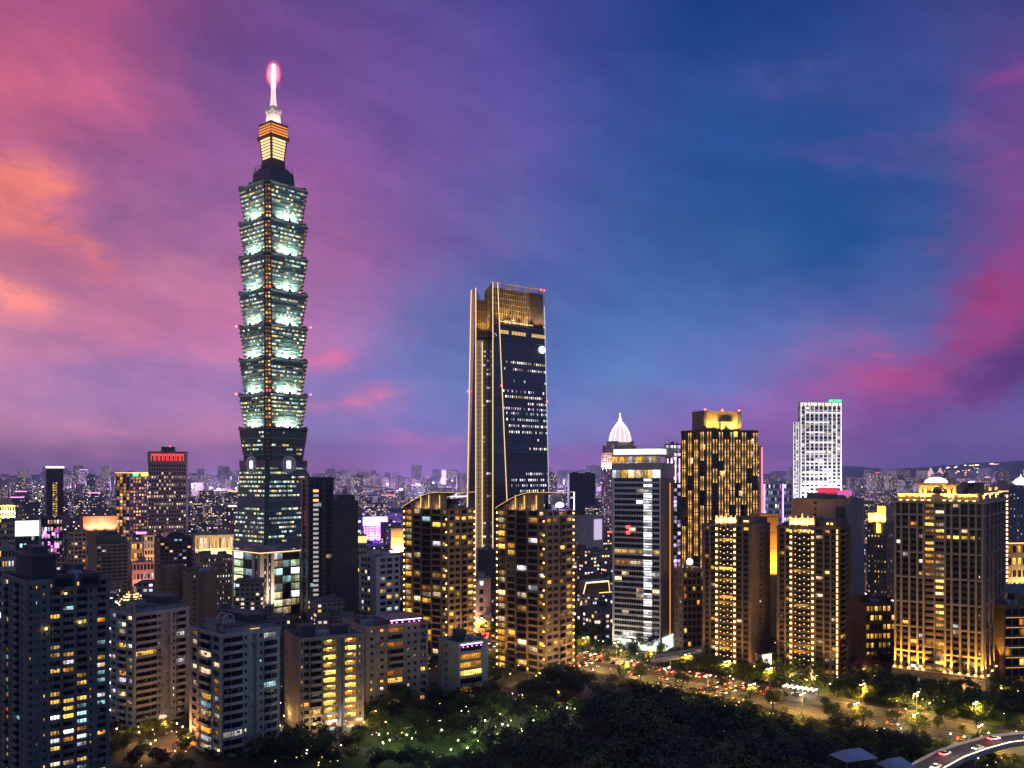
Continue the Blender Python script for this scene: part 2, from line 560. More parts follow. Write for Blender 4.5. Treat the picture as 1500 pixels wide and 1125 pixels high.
class Bld:
    """a building standing with one corner towards the viewer: local x runs along its front, local y along its left flank"""
    def __init__(s, name, label, cat, xl, xc, xr, ytop, Y, th, group=None, seed=None):
        s.rnd = random.Random(seed if seed is not None else int(xl * 7 + ytop))
        X = (xc - 750) / FOC * Y
        t = R(th) - min(0., math.atan((xc - 750) / FOC))
        kr, kl = (xr - 750) / FOC, (xl - 750) / FOC
        s.w = (kr * Y - X) / (math.cos(t) - kr * math.sin(t))
        s.d = (X - kl * Y) / (math.sin(t) + kl * math.cos(t)) if abs(math.sin(t) + kl * math.cos(t)) > 1e-3 else 15.
        if not 5 < s.d < 90: s.d = max(14., min(s.w, 30.))
        s.h = CAM_H - (ytop - HY) / FOC * Y
        s.Y, s.t = Y, t
        s.px = (xl, xr, ytop)
        s.root = empty(name, (X, Y, 0), t, label, cat, group)
        s.M = Matrix.Translation((X, Y, 0)) @ Matrix.Rotation(t, 4, 'Z')
        s.parts, s.wall = {}, MB()
        c = s.M @ Vector((s.w / 2, s.d / 2, 0))
        FOOTPRINTS.append((c.x, c.y, math.hypot(s.w, s.d) / 2))
        BUILDINGS.append(s)
    def zpx(s, py, y=0.):
        return CAM_H - (py - HY) / FOC * (s.Y + y)
    def part(s, kind, mb, M, area=1.):
        s.parts.setdefault(kind, []).append((mb, M, area))
    def one(s, name, mb, label=None):
        o = mb.build(name, s.root)
        if label: o['label'] = label
        return o
    def finish(s):
        if s.wall.v: s.wall.build('wall', s.root)
        for kind, lst in s.parts.items(): emit_parts(s.root, s.M, kind, lst)
    # ---- facade
    def xform(s, side, x0, y0):
        if side == 'F': return lambda a, o, z: (x0 + a, y0 - o, z)
        if side == 'L': return lambda a, o, z: (x0 - o, y0 + a, z)
        return lambda a, o, z: (x0 + o, y0 + a, z)          # R
    def facade(s, side, x0, y0, L, z0, z1, nfl, bays, wall, p=.15, pal=('amber',), frame=None, style='plain', r=.5, bal='solid', balm=None, lit=None, spand=None, sill=.33, wh=.58, bd=1.3, gs=.16, belts=False):
        """bays: list of (kind, width). p pier, P pilaster, w window, g glass bay, b balcony, B loggia, v dark slot, l plain wall with floor lines"""
        frame = frame or DARKMETAL
        W = s.wall
        W.xf = s.xform(side, x0, y0)
        tot = sum(b[1] for b in bays)
        k = L / tot
        if belts:
            for f in range(nfl + 1): W.box(0, L, .11, .17, z0 + (z1 - z0) * f / nfl - .16, z0 + (z1 - z0) * f / nfl + .05, wall)
        a = 0.
        fh = (z1 - z0) / nfl
        rot = ROT(side)
        fx = s.xform(side, x0, y0)
        spand = spand or wall
        for bi, (t, wd) in enumerate(bays):
            c = a + wd * k
            if t == 'p': W.box(a, c, -r, .1, z0, z1, wall)
            elif t == 'P': W.box(a, c, -r, .55, z0, z1, wall)
            elif t == 'v': W.box(a, c, -r - 1.5, -r - 1., z0, z1, DARKMETAL)
            else:
                for f in range(nfl):
                    zf = z0 + f * fh
                    lk = lit(f, bi, t) if lit else (s.rnd.choice(pal) if s.rnd.random() < p else None)
                    mid, ww = (a + c) / 2, c - a
                    if t == 'l':
                        W.box(a, c, -r, .0, zf, zf + fh * .93, wall)
                        W.box(a, c, -r, -.12, zf + fh * .93, zf + fh, wall)
                        continue
                    if t == 'w':
                        W.box(a, c, -r, .0, zf, zf + fh * sill, spand)
                        W.box(a, c, -r, .0, zf + fh * (sill + wh), zf + fh, spand)
                        zz, hh = zf + fh * sill, fh * wh
                    elif t == 'n':
                        g = ww * .28
                        W.box(a, c, -r, 0., zf, zf + fh * .38, spand)
                        W.box(a, c, -r, 0., zf + fh * .8, zf + fh, spand)
                        W.box(a, a + g, -r, 0., zf + fh * .38, zf + fh * .8, spand)
                        W.box(c - g, c, -r, 0., zf + fh * .38, zf + fh * .8, spand)
                        zz, hh, ww = zf + fh * .38, fh * .42, ww - 2 * g
                    elif t == 'g':
                        W.box(a, c, -r, -r + .25 if gs < .2 else .12, zf, zf + fh * gs, spand)
                        zz, hh = zf + fh * gs, fh * (1 - gs)
                    elif t in 'bB':
                        W.box(a, c, -r, -.02, zf + fh * .86, zf + fh, wall)
                        zz, hh = zf + .06 * fh, fh * .78
                        bm = balcony(ww if t == 'B' else ww, r if t == 'B' else bd, bal if t == 'b' else 'solid', balm or wall)
                        o = fx(mid, -r + .02 if t == 'B' else 0, zf)
                        s.part('balcony', bm, Matrix.Translation(o) @ rot, ww * 1.2)
                    o = fx(mid, -r, zz)
                    s.part('window', win(ww, hh, 'glass' if t == 'g' else style, lk, frame), Matrix.Translation(o) @ rot, ww * hh)
            a = c
        W.xf = None
    def volume(s, x0, x1, y0, y1, z0, z1, nfl, front=None, left=None, wall=None, right=None, r=.5, parapet=1.2, cornice=.3, roof=None, inset=0., **kw):
        W = s.wall
        W.box(x0 + (r if left else inset), x1 - (r if right else 0), y0 + (r if front else 0), y1, z0, z1, wall, top=roof or ROOF)
        if front: s.facade('F', x0, y0, x1 - x0, z0, z1, nfl, front, wall, r=r, **kw)
        if left: s.facade('L', x0, y0, y1 - y0, z0, z1, nfl, left, wall, r=r, **kw)
        if right: s.facade('R', x1, y0, y1 - y0, z0, z1, nfl, right, wall, r=r, **kw)
        if parapet:
            e = cornice
            W.box(x0 - e, x1 + e, y0 - e, y0 + .3, z1, z1 + parapet, wall)
            W.box(x0 - e, x1 + e, y1 - .3, y1 + e, z1, z1 + parapet, wall)
            W.box(x0 - e, x0 + .3, y0 + .3, y1 - .3, z1, z1 + parapet, wall)
            W.box(x1 - .3, x1 + e, y0 + .3, y1 - .3, z1, z1 + parapet, wall)
    def rooftop(s, x0, x1, y0, y1, z, wall, n=2, tanks=2, ac=4):
        """stair houses, tanks and cooling units on the roof"""
        rr = s.rnd
        w, d = x1 - x0, y1 - y0
        for i in range(n):
            b = MB()
            bw, bdp, bh = w * rr.uniform(.2, .34), d * rr.uniform(.25, .4), rr.uniform(2.8, 5.5)
            bx, by = x0 + w * ((i + .5) / n) - bw / 2, y0 + d * rr.uniform(.3, .55)
            b.box(bx, bx + bw, by, by + bdp, z, z + bh, wall, top=ROOF)
            b.box(bx - .2, bx + bw + .2, by - .2, by + bdp + .2, z + bh, z + bh + .3, wall, top=ROOF)
            s.one('roof_house', b)
        for i in range(tanks):
            b = MB()
            tx, ty, tr = x0 + w * rr.uniform(.12, .88), y0 + d * rr.uniform(.12, .3), rr.uniform(.8, 1.2)
            b.lathe([(tr, z + .5), (tr, z + 2.4), (tr * .6, z + 2.8), (.1, z + 2.9)], tx, ty, STEEL, 10)
            for q in range(4): b.box(tx + (q % 2 - .5) * tr - .06, tx + (q % 2 - .5) * tr + .06, ty + (q // 2 - .5) * tr - .06, ty + (q // 2 - .5) * tr + .06, z, z + .55, DARKMETAL)
            s.one('water_tank', b)
        for i in range(2):
            b = MB()
            ax, ay = x0 + w * rr.uniform(.1, .9), y0 + d * rr.uniform(.1, .6)
            b.tube((ax, ay, z), (ax, ay, z + rr.uniform(4, 8)), .06, STEEL)
            for q in range(3): b.tube((ax - .8, ay, z + 3 + q * .5), (ax + .8, ay, z + 3 + q * .5), .035, STEEL, n=4)
            s.one('antenna', b)
        b = MB()
        ax, ay = x0 + w * rr.uniform(.15, .6), y0 + d * rr.uniform(.05, .2)
        b.loft([(ax, ay, z), (ax + 4, ay, z), (ax + 4, ay + 3, z), (ax, ay + 3, z)], [(ax, ay, z + 2.1), (ax + 4, ay, z + 2.1), (ax + 4, ay + 3, z + 2.9), (ax, ay + 3, z + 2.9)], SHED)
        s.one('roof_shed', b)
        for i in range(ac):
            b = MB()
            ax, ay = x0 + w * rr.uniform(.08, .88), y0 + d * rr.uniform(.08, .85)
            b.box(ax, ax + 1.4, ay, ay + .9, z + .15, z + 1.3, STEEL)
            b.lathe([(.35, z + 1.3), (.35, z + 1.36)], ax + .7, ay + .45, DARKMETAL, 8)
            s.one('cooling_unit', b)


BUILDINGS = []
SHED = wallm('sheet_metal', (.22, .28, .33), .5, .35, .4)
STEEL = wallm('galvanised_steel', (.32, .34, .36), .45)


# ------------------------------------------------------------------ the tall pagoda-like tower
def square_notched(s, n, k=1.):
    """plan of a square whose corners step in twice"""
    a = s / 2 * k
    q = [(a, a - 2 * n), (a - n, a - 2 * n), (a - n, a - n), (a - 2 * n, a - n), (a - 2 * n, a)]
    out = []
    for i in range(4):
        c, sn = round(math.cos(i * math.pi / 2)), round(math.sin(i * math.pi / 2))
        out += [(x * c - y * sn, x * sn + y * c) for x, y in q]
    return out


def pagoda_tower():
    Yc, th = 892., 50.
    P = world_at(400.5, None, Yc)
    root = empty('skyscraper', (P.x, Yc, 0), R(th), 'very tall green glass tower of stacked flaring tiers under a lit spire', 'skyscraper')
    FOOTPRINTS.append((P.x, Yc, 50))
    Mw = Matrix.Translation((P.x, Yc, 0)) @ Matrix.Rotation(R(th), 4, 'Z')
    zz = lambda py: CAM_H - (py - HY) / FOC * 872.
    body = wallm('green_glass_cladding', (.10, .165, .15), .25, .25, .05)
    fin = wallm('pale_green_ledge', (.28, .36, .33), .5, .2)
    dark = wallm('dark_green_cladding', (.05, .08, .085), .35)
    panes = []
    r = random.Random(5)

    def storeys(mb, s0, s1, z0, z1, nfl, seg, pl, n, runs=(1, 5)):
        fh = (z1 - z0) / nfl
        for f in range(nfl):
            za, zb = z0 + fh * f, z0 + fh * (f + 1)
            sa, sb = s0 + (s1 - s0) * f / nfl, s0 + (s1 - s0) * (f + 1) / nfl
            # a proud ledge at each floor
            mb.loft([(x, y, za) for x, y in square_notched(sa + .5, n)], [(x, y, za + .7) for x, y in square_notched(sa + .5, n)], fin if f % 2 == 0 else body)
            mb.loft([(x, y, za + .7) for x, y in square_notched(sa, n)], [(x, y, zb) for x, y in square_notched(sb, n)], body, lid=False)
            L = sa - 4 * n
            tilt = math.atan2((sb - sa) / 2, fh)
            p = pl(f)
            for side in range(4):
                i = 0
                rot = Matrix.Rotation(R(90 * side), 4, 'Z')
                if side in (1, 2) and r.random() < .5: continue
                while i < seg:
                    run = r.randint(*runs)
                    lit = r.random() < p
                    for q in range(i, min(seg, i + run)):
                        if lit and r.random() < .9:
                            lk = r.choice(('green', 'green', 'white', 'yellow', 'green', 'cool') if p < .9 else ('white', 'cool', 'green'))
                            w = L / seg
                            M = rot @ Matrix.Translation((-L / 2 + (q + .5) * w, -sa / 2 - .06, za + .75)) @ Matrix.Rotation(tilt, 4, 'X')
                            panes.append((win(w * .96, fh * .46, 'glass', lk, body), M))
                    i += run

    tops = [270, 323, 373, 426, 476, 525, 577, 627]
    bots = tops[1:] + [679]
    floods, strips = [], []
    for k, (yt, yb) in enumerate(zip(tops, bots)):
        z0, z1 = zz(yb), zz(yt)
        mb = MB()
        s0, s1 = (43.2, 50.8)
        last = k == 7
        storeys(mb, s0, s1, z0, z1 - 2.2, 8, 15, (lambda f: .5 if f in (3, 4, 5) else .15) if last else (lambda f: (.9, .8, .75, .7, .75, .8, .8, .5)[f]), 2.5)
        # flaring cornice with a raised lip
        for e0, e1, h0, h1, m in ((s1, s1 + 2.4, -2.2, -1.0, dark), (s1 + 2.4, s1 + 2.8, -1.0, -.2, fin), (s1 + 1.6, s1 + 1.2, -.2, .5, dark)):
            mb.loft([(x, y, z1 + h0) for x, y in square_notched(e0, 2.5)], [(x, y, z1 + h1) for x, y in square_notched(e1, 2.5)], m)
        t = mb.build('tier', root)
        # scroll ornaments at the middle of each side and by the corners
        for side in range(4):
            rot = Matrix.Rotation(R(90 * side), 4, 'Z')
            ob = MB()
            ob.lathe([(.1, -.7), (1.7, -.7), (1.7, .7), (.1, .7)], 0, 0, dark, 12)
            ob.lathe([(.1, .7), (.8, .75), (.8, 1.0), (.1, 1.0)], 0, 0, fin, 10)
            ob.build('scroll_ornament', root, rot @ Matrix.Translation((0, -s1 / 2 - 1.6, z1 + .4)) @ Matrix.Rotation(R(90), 4, 'X'))
            for sx in (-1, 1):
                eb = MB()
                for q in range(5):
                    x = sx * (s1 / 2 - 6 - q * 1.4)
                    hgt = 1.5 * (1 - q / 5) ** 1.6
                    eb.box(x - .7, x + .7, -s1 / 2 - 1.3, -s1 / 2 - .6, z1 + .5, z1 + .6 + hgt, dark)
                eb.build('raised_eave', root, rot)
        if k < 7:
            for side in (0, 3):
                rot = Matrix.Rotation(R(90 * side), 4, 'Z')
                fb = MB()
                fb.box(-1.6, 1.6, -.5, .5, 0, .8, LAMPWHITE)
                p = rot @ Vector((0, -s0 / 2 - 3.2, z0 + .8))
                fo = fb.build('floodlight', root, Matrix.Translation(p) @ rot)
                tg = rot @ Vector((0, -s0 / 2 + 1.0, z0 + 10))
                for xq, pw in ((-8.5, 2600), (0, 7000), (8.5, 2600)):
                    dq = rot @ Vector((xq, 0, 0))
                    spot('tier_wash_lamp', root, p + dq + Vector((0, 0, 1.0)), tg + dq, pw, (.92, 1, .86), 160, 1.2, 1.)
    # the gold-lit re-entrant corner towards the viewer, and its copies on the other corners
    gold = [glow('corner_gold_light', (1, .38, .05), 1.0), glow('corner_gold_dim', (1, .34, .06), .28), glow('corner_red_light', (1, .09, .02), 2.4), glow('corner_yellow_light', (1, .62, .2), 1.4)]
    brown = wallm('bronze_cladding', (.34, .22, .11), .5)
    for k, (yt, yb) in enumerate(zip(tops, bots)):
        z0, z1 = zz(yb), zz(yt)
        for ci in range(4):
            rot = Matrix.Rotation(R(90 * ci), 4, 'Z')
            cb = MB()
            nf = 8
            fh = (z1 - 2.4 - z0) / nf
            for f in range(nf):
                s_ = 43.2 + 7.6 * f / nf
                a = -s_ / 2
                za = z0 + fh * f
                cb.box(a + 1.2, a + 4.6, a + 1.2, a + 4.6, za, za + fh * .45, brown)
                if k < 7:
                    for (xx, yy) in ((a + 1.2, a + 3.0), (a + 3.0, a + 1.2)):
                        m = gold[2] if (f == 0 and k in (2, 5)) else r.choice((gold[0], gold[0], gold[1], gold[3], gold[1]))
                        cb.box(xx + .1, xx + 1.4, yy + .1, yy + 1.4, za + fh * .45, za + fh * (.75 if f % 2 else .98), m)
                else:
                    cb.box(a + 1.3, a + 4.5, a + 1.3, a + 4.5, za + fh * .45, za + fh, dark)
            cb.build('corner_column', root, rot)
    # tapering base
    zb, zt = 0., zz(682)
    mb = MB()
    nb = 26
    for f0, f1 in ((0, nb),):
        storeys(mb, 62.5, 48.5, zb, zt, nb, 17, lambda f: (.0 if f % 9 in (8,) else .92 if f in (13, 14) else .6 if f > 9 else .42), 1.6, (2, 6))
    mb.loft([(x, y, zt) for x, y in square_notched(48.5, 2.5)], [(x, y, zt + 2.5) for x, y in square_notched(45, 2.5)], dark)
    mb.build('base', root)
    for z in (zz(735), zz(801)):
        sb = MB()
        s_ = 62.5 + (48.5 - 62.5) * z / zt
        sb.loft([(x, y, z) for x, y in square_notched(s_ + .9, 1.6)], [(x, y, z + 3.6) for x, y in square_notched(s_ + .6, 1.6)], wallm('grey_belt_course', (.2, .19, .21), .6))
        sb.build('belt_course', root)
    # the big round coin on each side where the base meets the tiers
    white = glow('coin_white_light', (1, .97, .9), 5.5)
    for side in range(4):
        rot = Matrix.Rotation(R(90 * side), 4, 'Z')
        b = MB()
        ring = wallm('coin_ring_metal', (.5, .5, .56), .5)
        b.lathe([(.1, 0), (8.8, 0), (8.8, 1.6), (7.4, 2.0), (6.2, 1.2), (.1, 1.2)], 0, 0, ring, 28)
        M = rot @ Matrix.Translation((0, -24.4, zz(680.5))) @ Matrix.Rotation(R(90), 4, 'X')
        co = b.build('coin_disc', root, M)
        w = MB()
        w.box(-2.1, 2.1, -3.4, 3.4, 1.2, 1.5, white)
        w.build('square_light', co)
        for x0, x1 in ((-22, -9), (9, 22)):
            bk = MB()
            bk.box(x0, x1, -24.8, -23.6, zz(685), zz(674), wallm('band_stone', (.22, .17, .2), .6))
            bk.build('stone_band', root, rot)
    # upper works
    zt = zz(270)
    zface = zz
    zz = lambda py: CAM_H - (py - HY) / FOC * 890.
    mb = MB()
    sq = lambda s: [(-s / 2, -s / 2), (s / 2, -s / 2), (s / 2, s / 2), (-s / 2, s / 2)]
    L3 = lambda s0, s1, z0, z1, m, b=mb: b.loft([(x, y, z0) for x, y in sq(s0)], [(x, y, z1) for x, y in sq(s1)], m)
    L3(40, 33, zt + .5, zt + 3.4, wallm('warm_stone', (.42, .34, .22), .7))
    L3(30, 28, zt + 3.4, zz(254), dark)
    L3(23, 21, zz(254), zz(248), dark)
    L3(17.5, 16.2, zz(248), zz(237), wallm('maroon_cladding', (.2, .08, .08), .6))
    mb.build('roof_stage', root)
    rail = MB()
    for i in range(14):
        for sx, sy in ((1, 0), (0, 1)):
            for sg in (-1, 1):
                q = -13 + 2 * i
                x, y = (q, sg * 13.2) if sx else (sg * 13.2, q)
                rail.box(x - .2, x + .2, y - .2, y + .2, zz(254), zz(254) + r.uniform(2, 7.5), dark)
    rail.build('mast_railing', root)
    ln = MB()
    gold_d = wallm('lantern_bronze', (.34, .15, .04), .5)
    L3(18.5, 23.0, zz(237), zz(204), gold_d, ln)
    L3(24.4, 24.4, zz(204), zz(201), gold_d, ln)
    L3(22.6, 23.2, zz(201), zz(190), gold_d, ln)
    L3(23.8, 24.6, zz(190), zz(183), gold_d, ln)
    lo = ln.build('lantern', root)
    lo.scale = (.85, .85, 1)
    bars = glow('lantern_pale_bar', (1, .66, .30), 1.5)
    lou = glow('lantern_orange_louver', (1, .30, .02), 1.1)
    for side in range(4):
        rot = Matrix.Rotation(R(90 * side), 4, 'Z')
        b = MB()
        for i in range(7):
            f = (i + .35) / 7
            z = zz(236) + (zz(206) - zz(236)) * f
            hw = (18.5 + 4.5 * f) / 2
            b.box(-hw * .80, hw * .80, -hw - .35, -hw + .2, z, z + 1.9, bars)
        b.build('lit_bars', lo, rot)
        b = MB()
        for i in range(4):
            z = zz(200) + (zz(184.5) - zz(200)) * i / 4
            b.box(-11.2, 11.2, -12.1, -11.3, z, z + 1.3, lou)
        b.build('lit_louvers', lo, rot)
    for i in range(4):
        rot = Matrix.Rotation(R(90 * i), 4, 'Z')
        b = MB()
        b.box(-13.2, -11.6, -13.2, -11.6, zz(207), zz(200), gold_d)
        b.build('corner_bracket', lo, rot)
        spot('lantern_lamp', root, rot @ Vector((0, -16, zz(240))), rot @ Vector((0, -11, zz(205))), 420, (1, .5, .1), 110, .5)
    tp = MB()
    cream = wallm('cream_metal', (.7, .62, .55), .5)
    L3(14.5, 12.4, zz(183), zz(166), cream, tp)
    L3(14.8, 15.6, zz(166), zz(160), cream, tp)
    L3(9.5, 8.0, zz(160), zz(155), cream, tp)
    tp.build('upper_block', root).scale = (.76, .76, 1)
    for i in range(4):
        rot = Matrix.Rotation(R(90 * i), 4, 'Z')
        b = MB()
        b.box(-4.5, 4.5, -8.2, -7.7, zz(164), zz(161), glow('dark_louver', (.3, .2, .15), .1))
        b.build('louver', root, rot @ Matrix.Diagonal((.76, .76, 1, 1)))
        spot('upper_block_lamp', root, rot @ Vector((0, -13.5, zz(184))), rot @ Vector((0, -6, zz(150))), 2400, (1, .82, .68), 130, .5)
    sp = MB()
    sp.lathe([(3.6, zz(155)), (2.7, zz(145)), (2.0, zz(128)), (2.4, zz(127)), (2.4, zz(126))], 0, 0, glow('spire_white', (1, .80, .72), .95), 12)
    sp.build('spire', root)
    tip = MB()
    tip.lathe([(2.1, zz(126)), (2.3, zz(110)), (2.0, zz(95)), (.4, zz(92))], 0, 0, glow('spire_tip_light', (1, .62, .52), 2.4), 12)
    tip.build('spire_tip', root)
    for k in (4, 6):
        for a in (1, 3):
            b = MB()
            b.lathe([(.2, 0), (.9, .3), (.9, 1.4), (.2, 1.8)], 0, 0, REDLAMP, 10)
            q = Matrix.Rotation(R(90 * a - 90), 4, 'Z') @ Vector((26, -26, zface(tops[k]) + .6))
            b.build('warning_light', root, Matrix.Translation(q))
    emit_parts(root, Mw, 'window', [(q, M, 1) for q, M in panes])
    # the mist volume is added for the beacon's red glow, with lamps around it
    mist = MB()
    zc = (zz(92) + zz(126)) / 2
    mist.lathe([(.3, -17), (4, -15), (7.4, -8), (8.6, 0), (7.6, 9), (4.4, 16), (.3, 18)], 0, 0, halom(), 20)
    o = mist.build('mist')
    o.location = (P.x, Yc, zc + 1)
    stuff(o)
    o['label'] = 'thin mist volume added to glow red around the tip of the tall spire'
    for z in (-10, 0, 10):
        for sx in (-1, 1): point('halo_lamp', root, (sx * 4.2, -sx * 4.2, zc + z), 15000, (1, .12, .15), .8)


def halom():
    m = bpy.data.materials.new('thin_halo')
    m.use_nodes = True
    t = m.node_tree
    t.nodes.clear()
    v = t.nodes.new('ShaderNodeVolumePrincipled')
    v.inputs['Color'].default_value = (.9, .8, .8, 1)
    N = NT(t)
    mp = N.n('ShaderNodeMapping')
    N.put(mp.inputs['Vector'], N.n('ShaderNodeTexCoord').outputs['Object'])
    mp.inputs['Scale'].default_value = (1 / 8.8, 1 / 8.8, 1 / 18.)
    g = N.n('ShaderNodeTexGradient', gradient_type='SPHERICAL')
    N.put(g.inputs[0], mp.outputs[0])
    N.put(v.inputs['Density'], N.m('MULTIPLY', N.m('POWER', g.outputs['Fac'], 2.3), .2))
    o = t.nodes.new('ShaderNodeOutputMaterial')
    t.links.new(v.outputs[0], o.inputs['Volume'])
    return m


pagoda_tower()


# ------------------------------------------------------------------ the dark glass tower outlined in gold
def outlined_tower():
    r = random.Random(8)
    g = lambda px, Y: ((px - 750) / FOC * Y, Y)
    zt = CAM_H + (697 - 413) / FOC * 745
    C = g(722, 745)
    root = empty('skyscraper', (C[0], C[1], 0), 0, 'tall dark glass office tower outlined in gold light with a gold latticed crown', 'skyscraper')
    FOOTPRINTS.append((C[0] + 10, 770, 55))
    ox, oy = C
    rel = lambda p: (p[0] - ox, p[1] - oy)
    glass = glassm('blue_black_glass', (.022, .032, .06), .18, 1.)
    grey = wallm('grey_grid_cladding', (.34, .31, .28), .6)
    goldm = wallm('brass_lattice', (.62, .44, .18), .45, .3)
    line = glow('gold_outline', (1, .64, .27), 1.5)
    # right slab: front face leans in as it rises
    Rb, Rt = rel(g(807, 780)), rel(g(797, 779))
    Bb, Bt = (Rb[0] - 18, Rb[1] + 42), (Rt[0] - 16, Rt[1] + 40)
    Db, Dt = (-8, 42), (-8, 40)
    Fb, Ft = rel(g(749, 750)), rel(g(729, 747))
    zc, zg = 233., zt          # glass up to zc, lattice crown above
    lerp = lambda a, b, z: (a[0] + (b[0] - a[0]) * z / zt, a[1] + (b[1] - a[1]) * z / zt)
    ring = lambda z: [(x, y, z) for x, y in ((0, 0), lerp(Fb, Ft, z), lerp(Rb, Rt, z), lerp(Bb, Bt, z), lerp(Db, Dt, z))]
    mb = MB()
    for q in range(30): mb.loft(ring(zc * q / 30), ring(zc * (q + 1) / 30), glass, lid=q == 29)
    mb.build('glass_slab', root)
    # lattice crown
    cr = MB()
    cz = lambda q: zc + (zg - 4 - zc) * q / 8
    for q in range(8): cr.loft([(x * .95 + .9, y * .86 + 2.6, z) for x, y, z in ring(cz(q))], [(x * .95 + .9, y * .86 + 2.6, z) for x, y, z in ring(cz(q + 1))], wallm('crown_back', (.10, .07, .045), .6), lid=q == 7)
    def along(i, j, z, f, out=.0):
        q = ring(z)
        a, b = Vector(q[i]), Vector(q[j])
        n = (b - a).cross(UP).normalized()
        return a + (b - a) * f + n * out
    for (i, j, nn) in ((1, 2, 26), (0, 1, 2), (4, 0, 14), (2, 3, 12)):
        for q in range(nn + 1):
            cr.tube(along(i, j, zc, q / nn), along(i, j, zg, q / nn), .28, goldm, n=4)
        for q in range(9):
            z = zc + (zg - zc) * q / 8
            cr.tube(along(i, j, z, 0), along(i, j, z, 1), .22 if q < 8 else .5, goldm, n=4)
    cr.build('lattice_crown', root)
    for f in (.05, .3, .55, .8, .97):
        p = along(1, 2, zc, f, 6.)
        q = along(1, 2, zg - 6, f, 0)
        spot('crown_lamp', root, p, q, 2600, (1, .66, .30), 100, .8)
    # dark belt with lit rooms and the gold belt under the crown
    def panes_row(z, f0, f1, h, mats, p, step=2.35, gap=.32):
        n = int((along(1, 2, z, 1) - along(1, 2, z, 0)).length / step)
        for k in range(n):
            f = (k + .5) / n
            if f < f0 or f > f1 or r.random() > p: continue
            pos = along(1, 2, z, f, .12)
            a, b = along(1, 2, z, 0), along(1, 2, z, 1)
            ang = math.atan2(b.y - a.y, b.x - a.x)
            M = Matrix.Translation(pos) @ Matrix.Rotation(ang, 4, 'Z')
            PAN.append((win(step * (1 - gap), h, 'single', r.choice(mats), DARKMETAL), M, f))
    PAN = []
    zp = lambda py: CAM_H - (py - HY) / FOC * 762
    for py, f0, f1, p, mats in ((476, .1, .72, .9, ('warm', 'yellow')), (533, .1, 1, .82, ('white', 'warm')), (543, .05, 1, .8, ('white', 'lilac')),
                                (575, .0, .95, .7, ('lilac', 'white')), (583, .0, .95, .85, ('white', 'warm')), (592, .55, 1, .8, ('white',)), (600, .0, 1, .85, ('white', 'lilac')),
                                (607, .05, 1, .8, ('lilac', 'cool')), (616, .0, 1, .85, ('white', 'cool')), (625, .1, 1, .9, ('warm', 'white', 'lilac')), (634, .1, 1, .8, ('white',)),
                                (658, .55, 1, .8, ('white', 'warm')), (695, .3, 1, .6, ('lilac', 'white')), (704, .1, 1, .85, ('white',)), (712, .1, 1, .8, ('lilac', 'white')), (720, .2, 1, .8, ('white', 'warm')),
                                (665, .1, 1, .06, ('white',)), (560, .1, 1, .12, ('cool',)), (520, .3, 1, .05, ('cool',)), (645, .1, 1, .06, ('white',)), (742, 0, 1, .5, ('white',)), (760, 0, 1, .6, ('white',))):
        panes_row(zp(py + 1.2), f0, f1, 2.2 if py != 476 else 3.0, mats, p)
    emit_parts(root, Matrix.Translation((C[0], C[1], 0)), 'window', [(q, M, 1) for q, M, f in PAN])
    bl = MB()
    for py0, py1, m in ((487, 492, glow('belt_gold_light', (1, .60, .18), .75)), (474, 475.4, line)):
        za, zb_ = zp(py1), zp(py0)
        for k in range(16):
            if py0 == 487 and k in (3, 9, 10): continue
            a, c = along(1, 2, za, k / 16 + .006, .05), along(1, 2, za, (k + 1) / 16 - .006, .05)
            n = (c - a).cross(UP).normalized() * .25
            bl.loft([tuple(a), tuple(c), tuple(c + n), tuple(a + n)], [tuple(a + UP * (zb_ - za)), tuple(c + UP * (zb_ - za)), tuple(c + n + UP * (zb_ - za)), tuple(a + n + UP * (zb_ - za))], m)
    bl.build('light_belt', root)
    # floor lines on the glass
    fl = MB()
    for q in range(60):
        z = 4 + q * 3.85
        if z > zc: break
        fl.tube(along(1, 2, z, 0, .06), along(1, 2, z, 1, .06), .16, wallm('floor_line', (.05, .055, .07), .4), n=4)
        fl.tube(along(0, 1, z, 0, .06), along(0, 1, z, 1, .06), .16, wallm('floor_line', (.05, .055, .07), .4), n=4)
    fl.build('floor_edges', root)
    # left part: fin walls with a recessed grey grid between them
    F1 = rel(g(697, 764)); F2 = rel(g(706.5, 768)); E1t = rel(g(690.5, 774)); E1b = rel(g(682, 776))
    lb = MB()
    lb.loft([(*E1b, 0), (*F1, 0), (F1[0] + 2, F1[1] + 34, 0), (E1b[0] + 6, E1b[1] + 30, 0)], [(*E1t, zt - 1), (*F1, zt - 1), (F1[0] + 2, F1[1] + 34, zt - 1), (E1t[0] + 4, E1t[1] + 30, zt - 1)], glass)
    lb.build('flank_slab', root)
    core = MB()
    zr = CAM_H - (438 - HY) / FOC * 770
    core.box(F1[0] + .05, -.4, F2[1] - .5, F2[1] + 34, 0, zp(497), grey)
    for k in range(int(zp(497) / 3.9)):
        z = k * 3.9
        core.box(F1[0] + .3, F1[0] + 5.8, F2[1] - 1.5, F2[1] - .5, z, z + .7, DARKMETAL)
        core.box(F1[0] + 6.6, -.5, F2[1] - 1.0, F2[1] - .5, z + 2.6, z + 3.7, wallm('pale_spandrel', (.55, .5, .44), .6))
    for q in range(5):
        x = F1[0] + 7 + q * 1.75
        core.box(x - .12, x + .12, F2[1] - 1.2, F2[1] - 1.01, 0, zp(497), DARKMETAL)
    core.build('recessed_core', root)
    n = 0
